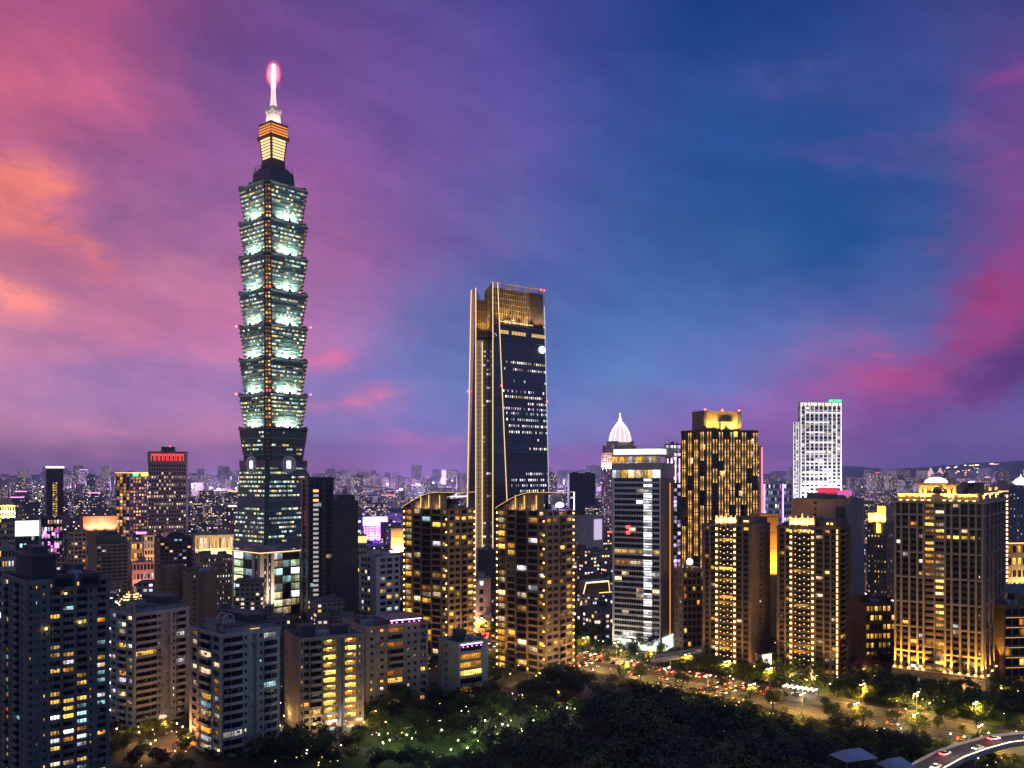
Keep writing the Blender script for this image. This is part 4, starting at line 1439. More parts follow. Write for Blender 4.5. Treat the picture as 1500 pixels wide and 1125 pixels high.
# --- the two brown towers with lamp-lit ornament bays
def ornament_tower(label, xl, xc, xr, yt, ytop, Y, th, seed, left, bay, front, corner):
    b = Bld('apartment_tower', label, 'apartment tower', xl, xc, xr, yt, Y, th, seed=seed)
    w, d, h = b.w, b.d, b.h
    nf = 25
    fh = h / nf
    rr = b.rnd
    def lit(f, i, t):
        if i == bay: return rr.choice(('yellow', 'amber')) if f in (3, 4, 17) or rr.random() < .12 else None
        return rr.choice(('yellow', 'amber', 'warm')) if rr.random() < .10 + (.3 if f == nf - 1 else 0) else None
    b.volume(0, w, 0, d, 0, h, nf, front=front, left=None, inset=.6, wall=W_BROWN, r=.6, lit=lambda f, i, t: rr.choice(('amber', 'white')) if rr.random() < .07 else None)
    b.facade('L', -.02, .02, d - .02, 0, h, nf, left, W_BROWN, r=.6, lit=lit, spand=W_UMBER)
    k = d / sum(x[1] for x in left)
    s0 = sum(x[1] for x in left[:bay]) * k
    s1 = s0 + left[bay][1] * k
    zs = [fh * (f + .35) for f in range(nf)]
    big = glow('bay_lamp_light', (1, .46, .08), 10, 'FRONT')
    lamps(b, 'L', 0, 0, s0 - 1.1, zs, big, .8, 1.1, 'wall_lamp', .56)
    lamps(b, 'L', 0, 0, s1 + 1.1, zs, big, .8, 1.1, 'wall_lamp', .56)
    dot = glow('bead_lamp_light', (1, .60, .22), 3.0)
    for q in range(4): lamps(b, 'L', 0, 0, s0 + (s1 - s0) * (q + .5) / 4, [z + fh * (.1 if q % 2 else -.12) for z in zs], dot, .42, .42, 'bead_lamp', .02)
    if corner:
        lamps(b, 'L', 0, 0, .9, zs, glow('corner_lamp_light', (1, .48, .16), 6, 'FRONT'), .5, fh * .66, 'corner_lamp', .12)
    for f in (.1, .35, .62, .9): spot('facade_wash_light', b.root, (-11, d * f, 1), (0, d * f, h * .5), 4200, (1, .50, .11), 80, 1.)  # added floods restore the warm ambient glow on these walls
    spot('facade_wash_light', b.root, (w * .5, -11, 1), (w * .5, 0, h * .4), 2200, (1, .50, .11), 80, 1.)
    # raised ornament crown with up-lit fins
    zt = CAM_H - (ytop - HY) / FOC * Y
    m = MB()
    m.box(.6, w * .7, s0 - 2, s1 + 2, h + .02, zt - 1, W_TAUPE, top=ROOF)
    for q in range(5):
        y = s0 - 1.6 + (s1 - s0 + 3.2) * q / 4
        m.box(-.5, .6, y - .35, y + .35, h - 1, zt + (1.2 if q == 2 else 0), W_BEIGE)
    b.one('ornament_crown', m)
    m = MB()
    m.box(w * .1, w * .95, d * .04, s0 - 3, h + .01, h + 4.4, W_BROWN, top=ROOF)
    m.box(w * .2, w * .95, s1 + 3, d * .96, h + .01, h + 2.6, W_BROWN, top=ROOF)
    b.one('roof_house', m)
    for q in range(4):
        y = s0 - 1.6 + (s1 - s0 + 3.2) * (q + .5) / 4
        spot('crown_lamp', b.root, (-1.6, y, h + .4), (.4, y, zt), 2600, (1, .62, .2), 80, .3)
    for q in (.25, .4):
        lampmesh(LAMPWARM, .6, .6).build('wall_lamp', b.root, Matrix.Translation((w * .1, d * .02 + s0 * q, h + 2.6)) @ ROT('L'))
    return b


b = ornament_tower('brown tower with a lamp-studded ornament bay and a broad black flank, before the gold-finned tower', 1029, 1100, 1128, 772, 756, 474, 56, 35,
               [('p', 3), ('w', 6), ('p', 2), ('w', 6), ('P', 4), ('w', 17), ('P', 4), ('w', 6), ('p', 2), ('w', 5), ('p', 3)], 5, [('p', 2), ('l', 9), ('n', 6), ('l', 9), ('p', 2)], False)
b = ornament_tower('brown tower with a lamp-studded ornament bay and a second line of lamps down its corner', 1138, 1229, 1246, 776, 757, 463, 58, 36,
               [('p', 4), ('w', 5), ('p', 2), ('w', 6), ('p', 2), ('w', 8), ('p', 2), ('P', 4), ('w', 21), ('P', 4), ('w', 5), ('p', 2), ('w', 6), ('p', 3)], 8, [('p', 2), ('b', 8), ('n', 6), ('p', 2)], True)


W_STONE = wallm('warm_limestone', (.37, .29, .21), .75, .18)


# --- the broad stone tower with the gold-lit crown
def stone_tower():
    b = Bld('apartment_tower', 'broad beige stone tower with gold uplights at its foot and a domed golden crown', 'apartment tower', 1310, 1441, 1471, 738, 420, 54, seed=41)
    w, d, h = b.w, b.d, b.h
    nf = 30
    fh = h / nf
    left = [('P', 3), ('n', 6), ('P', 3), ('w', 7), ('P', 3), ('w', 9), ('P', 3), ('w', 9), ('P', 3), ('w', 6), ('P', 3), ('B', 13), ('p', 2), ('B', 13), ('P', 3), ('w', 6), ('P', 3), ('w', 9), ('P', 3), ('w', 9), ('P', 3), ('w', 6), ('P', 3)]
    front = [('P', 3)] + [x for q in range(5) for x in (('n', 7), ('P', 3))]
    rr = b.rnd
    def lit(f, i, t):
        if i == 11: return rr.choice(('amber', 'yellow', 'yellow', 'warm')) if rr.random() < (.62 if f < 22 else .4) else None
        if i == 13: return rr.choice(('amber', 'yellow', 'orange')) if rr.random() < (.7 if f > 18 else .22) else None
        if f == 24 and i < 11: return rr.choice(('yellow', 'amber', 'warm', 'yellow'))
        return rr.choice(('amber', 'yellow', 'warm', 'white')) if rr.random() < .07 else None
    b.volume(0, w, 0, d, 0, h, nf, front=front, left=None, inset=.8, wall=W_TAUPE, r=.8, lit=lambda f, i, t: rr.choice(('amber', 'warm')) if rr.random() < .04 else None, spand=W_UMBER, parapet=0)
    b.facade('L', -.02, .02, d - .02, 0, h, nf, left, W_STONE, r=.8, lit=lit, spand=W_UMBER, balm=W_BROWN)
    # belts, cornice and plinth
    m = MB()
    tot = sum(x[1] for x in left)
    k = d / tot
    for f in range(2, nf, 4):
        z = fh * f
        a = 0
        for i, (t, wd) in enumerate(left):
            if t in 'wn': m.box(-.25, .02, a * k, (a + wd) * k, z - .35, z + .45, W_BEIGE)
            a += wd
        m.box(0, w, -.3, -.12, z - .35, z + .45, W_TAUPE)
    for z, e, t in ((h, 1.5, 1.2), (h - fh * 2, .9, .7), (fh * 3, 1.0, .9)):
        m.box(-e, w + e, -e, d + e, z, z + t, W_BEIGE, top=ROOF)
    m.box(-1.0, w + 1.0, -1.0, d + 1.0, 0, fh * 3 - .5, W_TAUPE)
    b.one('stone_trim', m)
    # base windows
    for q in range(12):
        if 5 < q < 8: continue
        win(d / 26, 4.6, 'plain', rr.choice(('amber', None, None, 'warm')), DARKMETAL).build('shop_window', b.root, Matrix.Translation((-1.03, d * (q + .5) / 12, 1.2)) @ ROT('L'))
    # pier uplights
    a = 0
    piers = []
    for i, (t, wd) in enumerate(left):
        if t == 'P': piers.append((a + wd / 2) * k)
        a += wd
    for y in piers:
        m = MB()
        m.box(-1.9, -1.2, y - .5, y + .5, fh * 3 + .95, fh * 3 + 1.35, LAMPWARM)
        b.one('uplight', m)
        if y in (piers[3],): continue
        spot('uplight_lamp', b.root, (-1.9, y, fh * 3 + 1.4), (-.55, y, fh * 10), 6000, (1, .48, .06), 58, .25, .45)
    for q in range(6):
        x = w * (.03 + .94 * q / 5)
        m = MB()
        m.box(x - .4, x + .4, -1.9, -1.3, fh * 3 + .95, fh * 3 + 1.35, LAMPWARM)
        b.one('uplight', m)
        spot('uplight_lamp', b.root, (x, -1.9, fh * 3 + 1.4), (x, -.55, fh * 10), 5000, (1, .48, .06), 58, .25, .45)
    # stepped crown
    za, zb2, zc = h + 1.2, b.zpx(722), b.zpx(711)
    m = MB()
    m.box(1.2, w - 1.2, 2, d - 2, za, zb2 - 1.5, W_BEIGE, top=ROOF)
    m.box(.4, w - .4, 1.2, d - 1.2, zb2 - 1.5, zb2 - .6, W_BEIGE, top=ROOF)
    y0, y1 = d * .30, d * .72
    m.box(1.4, w * .8, y0, y1, zb2 - .6, zc, W_BEIGE, top=ROOF)
    m.box(.2, w * .85, y0 - 1.2, y1 + 1.2, zc, zc + .9, W_TAUPE, top=ROOF)
    for y in (y0 + .8, y0 + 3.2, y1 - 3.2, y1 - .8): m.box(.1, 1.6, y - .7, y + .7, za, zc, W_BEIGE)
    for y in (d * .06, d * .14, d * .22, d * .8, d * .88, d * .95): m.box(.3, 1.3, y - .6, y + .6, za, zb2 - 1.5, W_BEIGE)
    m.box(w * .3, w * .9, d * .05, d * .25, zb2 - .6, zb2 + 2.4, W_TAUPE, top=ROOF)
    b.one('crown', m)
    # oculus, dome
    m = MB()
    n = 20
    for q in range(n):
        t0, t1 = 2 * math.pi * q / n, 2 * math.pi * (q + 1) / n
        cy_, cz = (y0 + y1) / 2, (za + zc) / 2 + 1
        m.tube((1.2, cy_ + 2.4 * math.cos(t0), cz + 2.4 * math.sin(t0)), (1.2, cy_ + 2.4 * math.cos(t1), cz + 2.4 * math.sin(t1)), .4, W_CREAM, n=5)
    m.box(1.25, 1.38, cy_ - 1.9, cy_ + 1.9, cz - 1.9, cz + 1.9, GLASS)
    b.one('oculus', m)
    m = MB()
    cyd = y1 - 2.2
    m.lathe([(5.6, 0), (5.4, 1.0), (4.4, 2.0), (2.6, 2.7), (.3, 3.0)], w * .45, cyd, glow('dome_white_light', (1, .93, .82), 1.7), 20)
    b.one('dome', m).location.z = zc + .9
    ul = []
    for y in (y0 + 2, y1 - 2, y0 + 5, y1 - 5): ul.append((-.9, y, za + .3, 2600))
    for y in (d * .10, d * .18, d * .26, d * .76, d * .84, d * .92): ul.append((-.7, y, za + .3, 1300))
    for (x, y, z, p) in ul:
        mm = MB()
        mm.box(x - .3, x + .3, y - .5, y + .5, z - .28, z, LAMPWARM)
        b.one('uplight', mm)
        spot('uplight_lamp', b.root, (x, y, z + .1), (1.4, y, z + 7), p, (1, .55, .09), 85, .3)
    for x in (.2, .5, .8):
        spot('uplight_lamp', b.root, (w * x, -.8, za + .3), (w * x, 2, za + 6), 2600, (1, .66, .18), 110, .3)
        strip(b, 'crown_light', (w * (x - .14), .2, zb2 - .5), (w * (x + .14), .2, zb2 - .5), .2, GOLDLINE)
    b.rooftop(w * .3, w, d * .1, d * .3, zb2 - .6, W_TAUPE, 1, 0, 3)
    for s_, z in ((w * .5, fh * 8), ):
        m = MB()
        m.lathe([(.1, -.5), (.6, 0), (.1, .5)], s_, -1.0, REDLAMP, 8)
        b.one('warning_light', m).location.z = z


stone_tower()


def simple(name, label, xl, xc, xr, yt, Y, th, wall, nf, front, left=None, p=.15, pal=('warm',), cat=None, roof=True, seed=None, **kw):
    b = Bld(name, label, cat or name.replace('_', ' '), xl, xc, xr, yt, Y, th, seed=seed)
    b.volume(0, b.w, 0, b.d, 0, b.h, nf, front=front, left=left, wall=wall, p=p, pal=pal, **kw)
    if roof: b.rooftop(0, b.w, 0, b.d, b.h, wall, 1 if b.w < 18 else 2, 1, 3)
    return b


def rows(n, t='w', a=3, c=1.2): return [('p', c)] + [x for q in range(n) for x in ((t, a), ('p', c))]


# --- middle distance, left of the tall tower
b = simple('office_tower', 'rose granite office tower with a red lit row of crown openings', 216, 217, 273, 663, 1150, -6, W_ROSE, 27, rows(15, 'w', 2.4, 1.3), None, roof=False, r=.7, parapet=0,
           lit=lambda f, i, t: ('rose' if BR.random() < .6 else 'warm') if BR.random() < (0 if f > 23 else .78 if f in (1, 4, 7, 13, 15, 18, 20) else .22) else None) if globals().update(BR=random.Random(3)) is None else None
w, d, h = b.w, b.d, b.h
m = MB()
m.box(-.8, w + .8, -.8, -.2, h - 13, h + 1.5, W_ROSE)
m.box(-.8, w + .8, -.8, d, h, h + 1.6, W_ROSE, top=ROOF)
m.box(w * .33, w * .68, d * .2, d * .8, h + 1.6, h + 8, W_DARK, top=ROOF)
b.one('crown_wall', m)
redc = glow('red_crown_light', (1, .05, .04), 1.6)
for q in range(8):
    x = w * (.12 + .765 * q / 7)
    m = MB()
    m.box(x - 1.9, x + 1.9, -1.0, -.82, h - 10.5, h - 2.5, redc)
    m.box(x - 1.0, x + 1.0, -1.15, -1.02, h - 10.5, h - 4, wallm('dark_red_recess', (.2, .02, .03), .7))
    b.one('lit_opening', m)
strip(b, 'crown_light_line', (w * .08, -1.1, h - 2), (w * .92, -1.1, h - 2), .35, redc)
m = MB()
m.lathe([(.1, 0), (.9, .8), (.1, 1.6)], w * .55, d * .3, REDLAMP, 8)
b.one('warning_light', m).location.z = h + 8

b = simple('office_tower', 'slender dark office tower with a bright white roof line, far off', 66, 68, 93, 686, 1750, 6, W_NIGHT, 26, rows(6), None, .0, roof=False,
           lit=lambda f, i, t: 'yellow' if i in (5, 7) and f < 20 else None)
m = MB()
m.box(-1, b.w + 1, -1, 2, b.h + .5, b.h + 4, glow('white_roof_line', (1, .9, .75), 3))
b.one('roof_light', m)

b = simple('office_tower', 'office block with green and yellow roof lights beside the rose tower', 170, 190, 216, 694, 1300, 30, W_ROSE, 22, rows(6, 'w', 3, 2), rows(4, 'g', 4, .8), .0, roof=False,
           lit=lambda f, i, t: BR.choice(('amber', 'yellow', 'rose')) if BR.random() < .5 else None)
strip(b, 'roof_light', (0, -.6, b.h + 1.5), (b.w, -.6, b.h + 1.5), .7, GOLDLINE)
strip(b, 'roof_light', (-.6, 0, b.h + 1.5), (-.6, b.d, b.h + 1.5), .6, GOLDLINE)
for x, c in ((.3, (.1, 1, .2)), (.75, (1, .8, .05)), (.95, (1, .7, .05))):
    m = MB()
    m.box(b.w * x - 3.5, b.w * x + 3.5, -2, -1, b.h - 3, b.h + 1.2, glow('roof_sign_%d' % int(x * 100), c, 4))
    b.one('roof_sign', m)

b = simple('office_block', 'beige block with a gold lit gable at the edge of the frame', -6, -2, 22, 742, 820, 8, W_BEIGE, 14, rows(6), None, .3, ('amber', 'yellow'), roof=False)
m = MB()
m.loft([(0, 0, b.h + 1.2), (b.w, 0, b.h + 1.2), (b.w, b.d, b.h + 1.2), (0, b.d, b.h + 1.2)], [(b.w * .3, 2, b.h + 8), (b.w * .7, 2, b.h + 8), (b.w * .7, b.d - 2, b.h + 8), (b.w * .3, b.d - 2, b.h + 8)], W_BEIGE)
b.one('gable', m)
for x in (.3, .6, .9): spot('facade_wash_light', b.root, (b.w * x, -5, b.h - 14), (b.w * x, 0, b.h), 16000, WARM, 80, .5)
b = simple('apartment_block', 'pale block with lit ground floor at the edge of the frame, below the beige gable', -6, -3, 22, 806, 560, 6, W_PALE, 9, rows(5), None, .12, ('yellow', 'white'))

# screens and bright facades
b = simple('commercial_block', 'low block carrying a huge white glowing screen', 19, 21, 58, 764, 900, 4, W_NIGHT, 8, rows(6), None, .5, ('lilac', 'cool', 'white'), roof=False)
m = MB()
m.box(.5, b.w - .5, -1.6, -.9, b.h - 15, b.h + .6, glow('white_screen', (1, .98, .94), 1.6, 'FRONT'))
m.box(.1, .48, -1.7, -.8, b.h - 15.4, b.h + 1, DARKMETAL)
b.one('screen', m)
b = simple('commercial_block', 'shop block with magenta lit panels and pink windows', 57, 60, 92, 761, 860, 6, W_NIGHT, 9, rows(7), None, .75, ('lilac', 'rose', 'white'), roof=False)
for q in range(16):
    m = MB()
    x, z = BR.uniform(.03, .8) * b.w, BR.uniform(.1, .9) * b.h
    m.box(x, x + BR.uniform(1.5, 4), -1.2, -.7, z, z + BR.uniform(2, 6), glow('pink_panel_%d' % (q % 3), ((1, .12, .7), (1, .4, .9), (.7, .1, .5))[q % 3], (1.6, 1.8, .8)[q % 3]))
    b.one('pink_panel', m)
b = simple('department_store', 'long windowless brown block with a flat roof, in front of the rose tower', 118, 122, 172, 762, 980, 6, wallm('rust_panel', (.42, .2, .14), .8), 4, [('p', 1), ('l', 20), ('p', 1), ('l', 20), ('p', 1)], None, 0, roof=False, parapet=4, cornice=.6)
for x in (.2, .5, .8): spot('facade_wash_light', b.root, (b.w * x, -9, b.h - 13), (b.w * x, 0, b.h), 9000, (1, .5, .3), 100, 1)
b = simple('apartment_tower', 'dark apartment tower with two roof steps, left of the orange lit shops', 129, 140, 188, 800, 700, 14, W_TAUPE, 17, rows(6, 'b', 4, 1.5), rows(2, 'n'), .07, ('white', 'lilac', 'amber'))
m = MB()
m.box(b.w * .2, b.w * .8, 3, b.d * .9, b.h, b.h + 8, W_DARK, top=ROOF)
m.box(b.w * .28, b.w * .72, 5, b.d * .8, b.h + 8, b.h + 11, W_DARK, top=ROOF)
b.one('roof_step', m)
b = simple('apartment_block', 'narrow beige block with rounded corner windows beside the dark stepped tower', 100, 108, 127, 782, 760, 18, W_BEIGE, 15, rows(3, 'w', 3, 1), rows(2), .2, ('warm', 'amber'))
b = simple('apartment_tower', 'dark tower under a barrel roof, right of the orange lit shops', 226, 234, 281, 790, 760, 10, W_NIGHT, 16, rows(7, 'w', 3, 1), rows(2, 'n'), .16, ('yellow', 'warm', 'cool', 'rose'), roof=False)
m = MB()
n = 10
for q in range(n):
    t0, t1 = math.pi * q / n, math.pi * (q + 1) / n
    cx_, rx = b.w * .5, b.w * .3
    m.loft([(cx_ - rx * math.cos(t0), 2, b.h + 6 * math.sin(t0)), (cx_ - rx * math.cos(t1), 2, b.h + 6 * math.sin(t1)), (cx_ - rx * math.cos(t1), b.d - 2, b.h + 6 * math.sin(t1)), (cx_ - rx * math.cos(t0), b.d - 2, b.h + 6 * math.sin(t0))],
           [(cx_, 2, b.h), (cx_, 2, b.h), (cx_, b.d - 2, b.h), (cx_, b.d - 2, b.h)], W_NIGHT)
b.one('barrel_roof', m)

b = simple('shop_block', 'shop block bathed in orange street light between two dark towers', 188, 192, 209, 796, 820, 10, W_CREAM, 5, rows(4), rows(2), .5, ('amber', 'orange', 'warm'))
for x in (.2, .8): spot('facade_wash_light', b.root, (b.w * x, -9, 2), (b.w * x, 0, b.h * .6), 9000, (1, .45, .12), 120, 1)
b = simple('shop_block', 'taller peach-lit shop block under the barrel-roofed tower flank', 207, 211, 229, 786, 860, 10, W_CREAM, 7, rows(4), rows(2), .45, ('amber', 'rose', 'warm'))
for x in (.2, .8): spot('facade_wash_light', b.root, (b.w * x, -9, 2), (b.w * x, 0, b.h * .6), 12000, (1, .5, .22), 120, 1)
b = simple('shop_block', 'low pink-lit shop block below the orange ones', 190, 194, 226, 826, 740, 10, W_ROSE, 4, rows(6), rows(2), .4, ('rose', 'white', 'amber'))
for x in (.2, .8): spot('facade_wash_light', b.root, (b.w * x, -8, 2), (b.w * x, 0, b.h * .6), 5000, (1, .5, .4), 120, 1)

# the brown towers with rounded shafts behind the grey apartment blocks
b = simple('apartment_tower', 'brown blank-walled tower with rounded bays behind the grey apartment blocks', 226, 232, 272, 834, 520, 8, W_BROWN, 18, [('p', 3), ('l', 12), ('p', 2), ('l', 14), ('p', 3)], [('p', 2), ('l', 5), ('p', 2)], .0, roof=False)
m = MB()
m.lathe([(b.w * .28, 0), (b.w * .28, b.h + 1.2), (b.w * .24, b.h + 2)], b.w * .48, -.6, W_BROWN, 24)
for q in range(4): m.lathe([(b.w * .285, b.h - 3 - q * 3), (b.w * .29, b.h - 2.7 - q * 3), (b.w * .285, b.h - 2.4 - q * 3)], b.w * .48, -.6, W_DARK, 24)
b.one('rounded_bay', m)
b = simple('apartment_tower', 'brown tower with a curved parapet and slot windows, beside the rounded one', 268, 275, 318, 842, 500, 10, W_BROWN, 16, [('p', 5), ('n', 6), ('p', 3), ('v', 5), ('p', 2), ('l', 10), ('p', 4)], [('p', 2), ('l', 5), ('p', 2)], .02, roof=True)
lamps(b, 'F', 0, 0, b.w * .5, [b.h * .1], LAMPWARM, .5, 1.2)

# office with rows of small windows; cream podium with glass bays
b = simple('office_block', 'brown-grey office block with rows of small lit windows before the podium', 284, 292, 342, 818, 700, 12, W_TAUPE, 9, rows(12, 'n', 3, .6), rows(3, 'n'), .4, ('white', 'rose', 'green'), roof=True)
b = simple('podium_block', 'cream stone block with lit glass bays and a peach-lit roof line below the tallest tower', 340, 381, 441, 812, 655, 32, W_CREAM, 8, [('p', 5), ('n', 4), ('p', 2), ('n', 4), ('p', 4), ('g', 12), ('g', 12), ('g', 12), ('p', 2)],
           [('p', 3), ('n', 4), ('p', 3), ('g', 12), ('g', 12), ('p', 2)], .72, ('white', 'green', 'cool', 'warm'), roof=True, spand=W_NIGHT, cornice=.8)
strip(b, 'roof_light_line', (-1, -1, b.h + .9), (b.w + 1, -1, b.h + .9), .28, glow('peach_line', (1, .55, .25), 2.2))
strip(b, 'roof_light_line', (-1, -1, b.h + .9), (-1, b.d + 1, b.h + .9), .28, glow('peach_line', (1, .55, .25), 2.2))
for x in (.12, .3): spot('facade_wash_light', b.root, (b.w * x, -7, 3), (b.w * x, 0, b.h * .7), 12000, (1, .72, .45), 70, 1)
b = simple('market_hall', 'long low hall with a glowing gold colonnade behind the office blocks', 283, 286, 342, 786, 960, 4, W_CREAM, 2, rows(10, 'w', 3, 1.4), None, .95, ('amber', 'yellow', 'warm'), roof=True)
for x in (.15, .4, .65, .9): spot('facade_wash_light', b.root, (b.w * x, -8, 2), (b.w * x, 0, b.h), 14000, (1, .66, .3), 110, 1)

# dark double tower
b = Bld('apartment_tower', 'dark unlit double tower with one vertical row of stair lights', 'apartment tower', 441, 451, 489, 702, 640, 14, seed=44)
w, d, h = b.w, b.d, b.h
b.volume(0, w, 0, d, 0, h, 30, front=[('p', 3), ('g', 5), ('p', 2), ('g', 9), ('p', 6), ('g', 8), ('p', 3)], left=[('p', 3), ('g', 6), ('p', 3)], wall=W_NIGHT, p=.015, pal=('cool', 'warm'))
m = MB()
h2 = b.zpx(735)
q_ = b.M @ Vector((w * 1.5, d * .5, 0))
FOOTPRINTS.append((q_.x, q_.y, w * 1.3))
W = b.wall
b.wall.box(w + .05, w * 2.0, 2, d + 4, 0, h2, W_NIGHT, top=ROOF)
b.facade('F', w + .05, 2, w * .95, h2 * .42, h2, 17, [('p', 3), ('g', 9), ('p', 3), ('g', 9), ('p', 4)], W_NIGHT, p=.03, pal=('lilac', 'warm'))
b.facade('F', w + .05, 1.6, w * .95, 0, h2 * .42, 12, [('p', 5), ('l', 20), ('p', 3)], wallm('dusky_brown_panel', (.07, .06, .07), .8), p=.0)
b.wall.box(w * 1.2, w * 1.9, 4, d, h2, h2 + 4.5, W_NIGHT, top=ROOF)
b.wall.box(w * .2, w * .95, 2, d * .9, h, h + 1.6, W_DARK, top=ROOF)
fh = h / 30
for f in range(1, 28):
    lampmesh(glow('stair_orange', (1, .36, .08), 2.6) if f in (25, 27) else glow('stair_white', (.9, .85, .8), .45), w * .2, fh * .5, .3).build('stair_light', b.root, Matrix.Translation((w * .3, -.2, f * fh + 1)))
m = MB()
for k in range(6): m.tube((w * .1 - k * 2.1, 4, h + 1.5 + k * 3.6), (w * .1 - (k + 1) * 2.1, 4, h + 1.5 + (k + 1) * 3.6), .5 - .05 * k, DARKMETAL)
b.one('roof_crane', m)

# pale block beside it, purple lit tower and gold box far behind
b = simple('office_block', 'white-grey block with few windows at the foot of the dark double tower', 526, 551, 586, 818, 672, 34, W_WHITE, 9, [('p', 6), ('w', 8), ('p', 2), ('w', 8), ('p', 4), ('w', 6), ('p', 2)], [('p', 10), ('w', 4), ('p', 1), ('w', 4), ('p', 1), ('w', 4), ('p', 4)], .3, ('warm', 'white', 'yellow'), roof=True)
b = simple('office_tower', 'purple lit tower with a glowing white top, far behind the pale block', 531, 533, 566, 770, 1250, 4, wallm('lilac_stone', (.4, .3, .5), .7), 10, rows(7, 'w', 3, 1.5), None, .2, ('lilac',), roof=False)
for x in (.1, .36, .64, .9): spot('facade_wash_light', b.root, (b.w * x, -7, b.h * .25), (b.w * x, 0, b.h * .9), 52000, (.45, .12, 1), 80, 1)
m = MB()
m.box(-1, b.w + 1, -1.5, 2, b.h + .5, b.h + 12, glow('white_violet_sign', (.85, .75, 1), 2.6, 'FRONT'))
b.one('lit_top', m)
for x in (-.35, .5, 1.35): point('violet_lamp', b.root, (b.w * x, -12, b.h + 8), 150000, (.22, .10, 1), 2)
b = simple('office_tower', 'square block with a glowing gold metal facade beside the purple tower', 571, 573, 593, 776, 1000, 4, W_BEIGE, 6, [('p', 1), ('l', 10), ('p', .5), ('l', 10), ('p', 1)], None, 0, roof=False)
for x in (.2, .5, .8): spot('facade_wash_light', b.root, (b.w * x, -5, b.h * .35), (b.w * x, 0, b.h), 17000, (1, .58, .14), 90, .6)
b = simple('shop_block', 'small block with a flaming orange sign beside the dark double tower', 520, 522, 537, 786, 900, 4, W_GREY, 6, rows(3), None, .2, ('amber',), roof=False)
m = MB()
m.box(0, b.w, -1, -.5, b.h - 6, b.h, glow('orange_sign', (1, .5, .12), 3))
b.one('orange_sign', m)

# between the curved towers
b = simple('office_block', 'pink-grey block with four large square windows between the curved towers', 692, 695, 719, 850, 600, 6, wallm('pink_grey_stone', (.42, .30, .26), .8), 6, [('p', 6), ('w', 5), ('p', 3), ('l', 3), ('p', 3)], None, .2, ('white',), roof=True)
for x in (.3, .7): spot('facade_wash_light', b.root, (b.w * x, -7, 2), (b.w * x, 0, b.h), 5200, (1, .6, .45), 80, 1)
b = simple('office_block', 'plain dark slab behind the pink-grey block', 697, 700, 730, 808, 680, 6, W_NIGHT, 12, [('p', 2), ('l', 10), ('p', 1), ('l', 10), ('p', 2)], None, 0)
b = simple('office_block', 'grey block with a white panel, right of the violet-lit curved tower', 842, 868, 884, 757, 1000, 40, W_GREY, 12, [('p', 2), ('l', 10), ('p', 2)], [('p', 2), ('l', 20), ('n', 3), ('p', 2)], .2, ('lilac', 'warm'), roof=False)
m = MB()
m.box(b.w * .1, b.w * .8, -1, -.6, b.h - 26, b.h - 3, glow('lilac_white_panel', (.85, .68, 1), .75))
b.one('white_panel', m)
b = simple('office_tower', 'dim blue tower block far off, right of the curved towers', 831, 834, 872, 694, 1900, 6, W_NIGHT, 20, rows(6), None, .03, ('lilac',))

# dome-topped tower
b = Bld('office_tower', 'stepped stone tower crowned by a glowing white ribbed dome and spike', 'office tower', 881, 896, 936, 664, 1250, 22, seed=46)
w, d, h = b.w, b.d, b.h
b.volume(0, w, 0, d, 0, h, 40, front=rows(10, 'w', 2.2, 1.6), left=rows(5, 'w', 2.2, 1.6), wall=wallm('mauve_stone', (.48, .36, .38), .75), p=.5, pal=('lilac', 'warm', 'white'), r=.6)
st = wallm('peach_stone', (.55, .42, .34), .7)
m = MB()
zs = [h, b.zpx(655), b.zpx(645)]
cx_, cy_ = w / 2, d / 2
for k, (z0, z1, s_) in enumerate(((h, b.zpx(654), .42), (b.zpx(654), b.zpx(647), .36))):
    m.box(cx_ - w * s_, cx_ + w * s_, cy_ - d * s_, cy_ + d * s_, z0, z1, st, top=ROOF)
    m.box(cx_ - w * s_ - 1, cx_ + w * s_ + 1, cy_ - d * s_ - 1, cy_ + d * s_ + 1, z1, z1 + 1.2, st, top=ROOF)
for sx in (-1, 1):
    for sy in (-1, 1):
        m.box(cx_ + sx * w * .44 - 1.5, cx_ + sx * w * .44 + 1.5, cy_ + sy * d * .44 - 1.5, cy_ + sy * d * .44 + 1.5, h, h + 12, st)
b.one('stepped_crown', m)
m = MB()
z0, z1 = b.zpx(647), b.zpx(616)
R0 = w * .34
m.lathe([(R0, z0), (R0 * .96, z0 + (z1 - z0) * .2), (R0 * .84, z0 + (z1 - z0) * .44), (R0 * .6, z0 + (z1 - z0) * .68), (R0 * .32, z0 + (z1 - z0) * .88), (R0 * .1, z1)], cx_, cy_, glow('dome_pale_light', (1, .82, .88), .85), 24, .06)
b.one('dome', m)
m = MB()
for q in range(12):
    t = 2 * math.pi * q / 12
    for (ra, za, rb, zb_) in ((R0 * 1.06, z0, R0 * 1.02, z0 + (z1 - z0) * .2), (R0 * 1.02, z0 + (z1 - z0) * .2, R0 * .9, z0 + (z1 - z0) * .44), (R0 * .9, z0 + (z1 - z0) * .44, R0 * .65, z0 + (z1 - z0) * .68), (R0 * .65, z0 + (z1 - z0) * .68, R0 * .2, z1)):
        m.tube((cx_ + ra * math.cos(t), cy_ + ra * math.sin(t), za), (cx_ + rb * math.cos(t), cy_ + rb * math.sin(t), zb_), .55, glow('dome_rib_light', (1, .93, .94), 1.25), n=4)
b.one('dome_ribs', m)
m = MB()
m.lathe([(1.6, z1), (2.2, z1 + 3), (1.0, z1 + 6), (.5, z1 + 12), (.1, b.zpx(603))], cx_, cy_, glow('spike_light', (1, .9, .85), 3), 8)
b.one('spike', m)
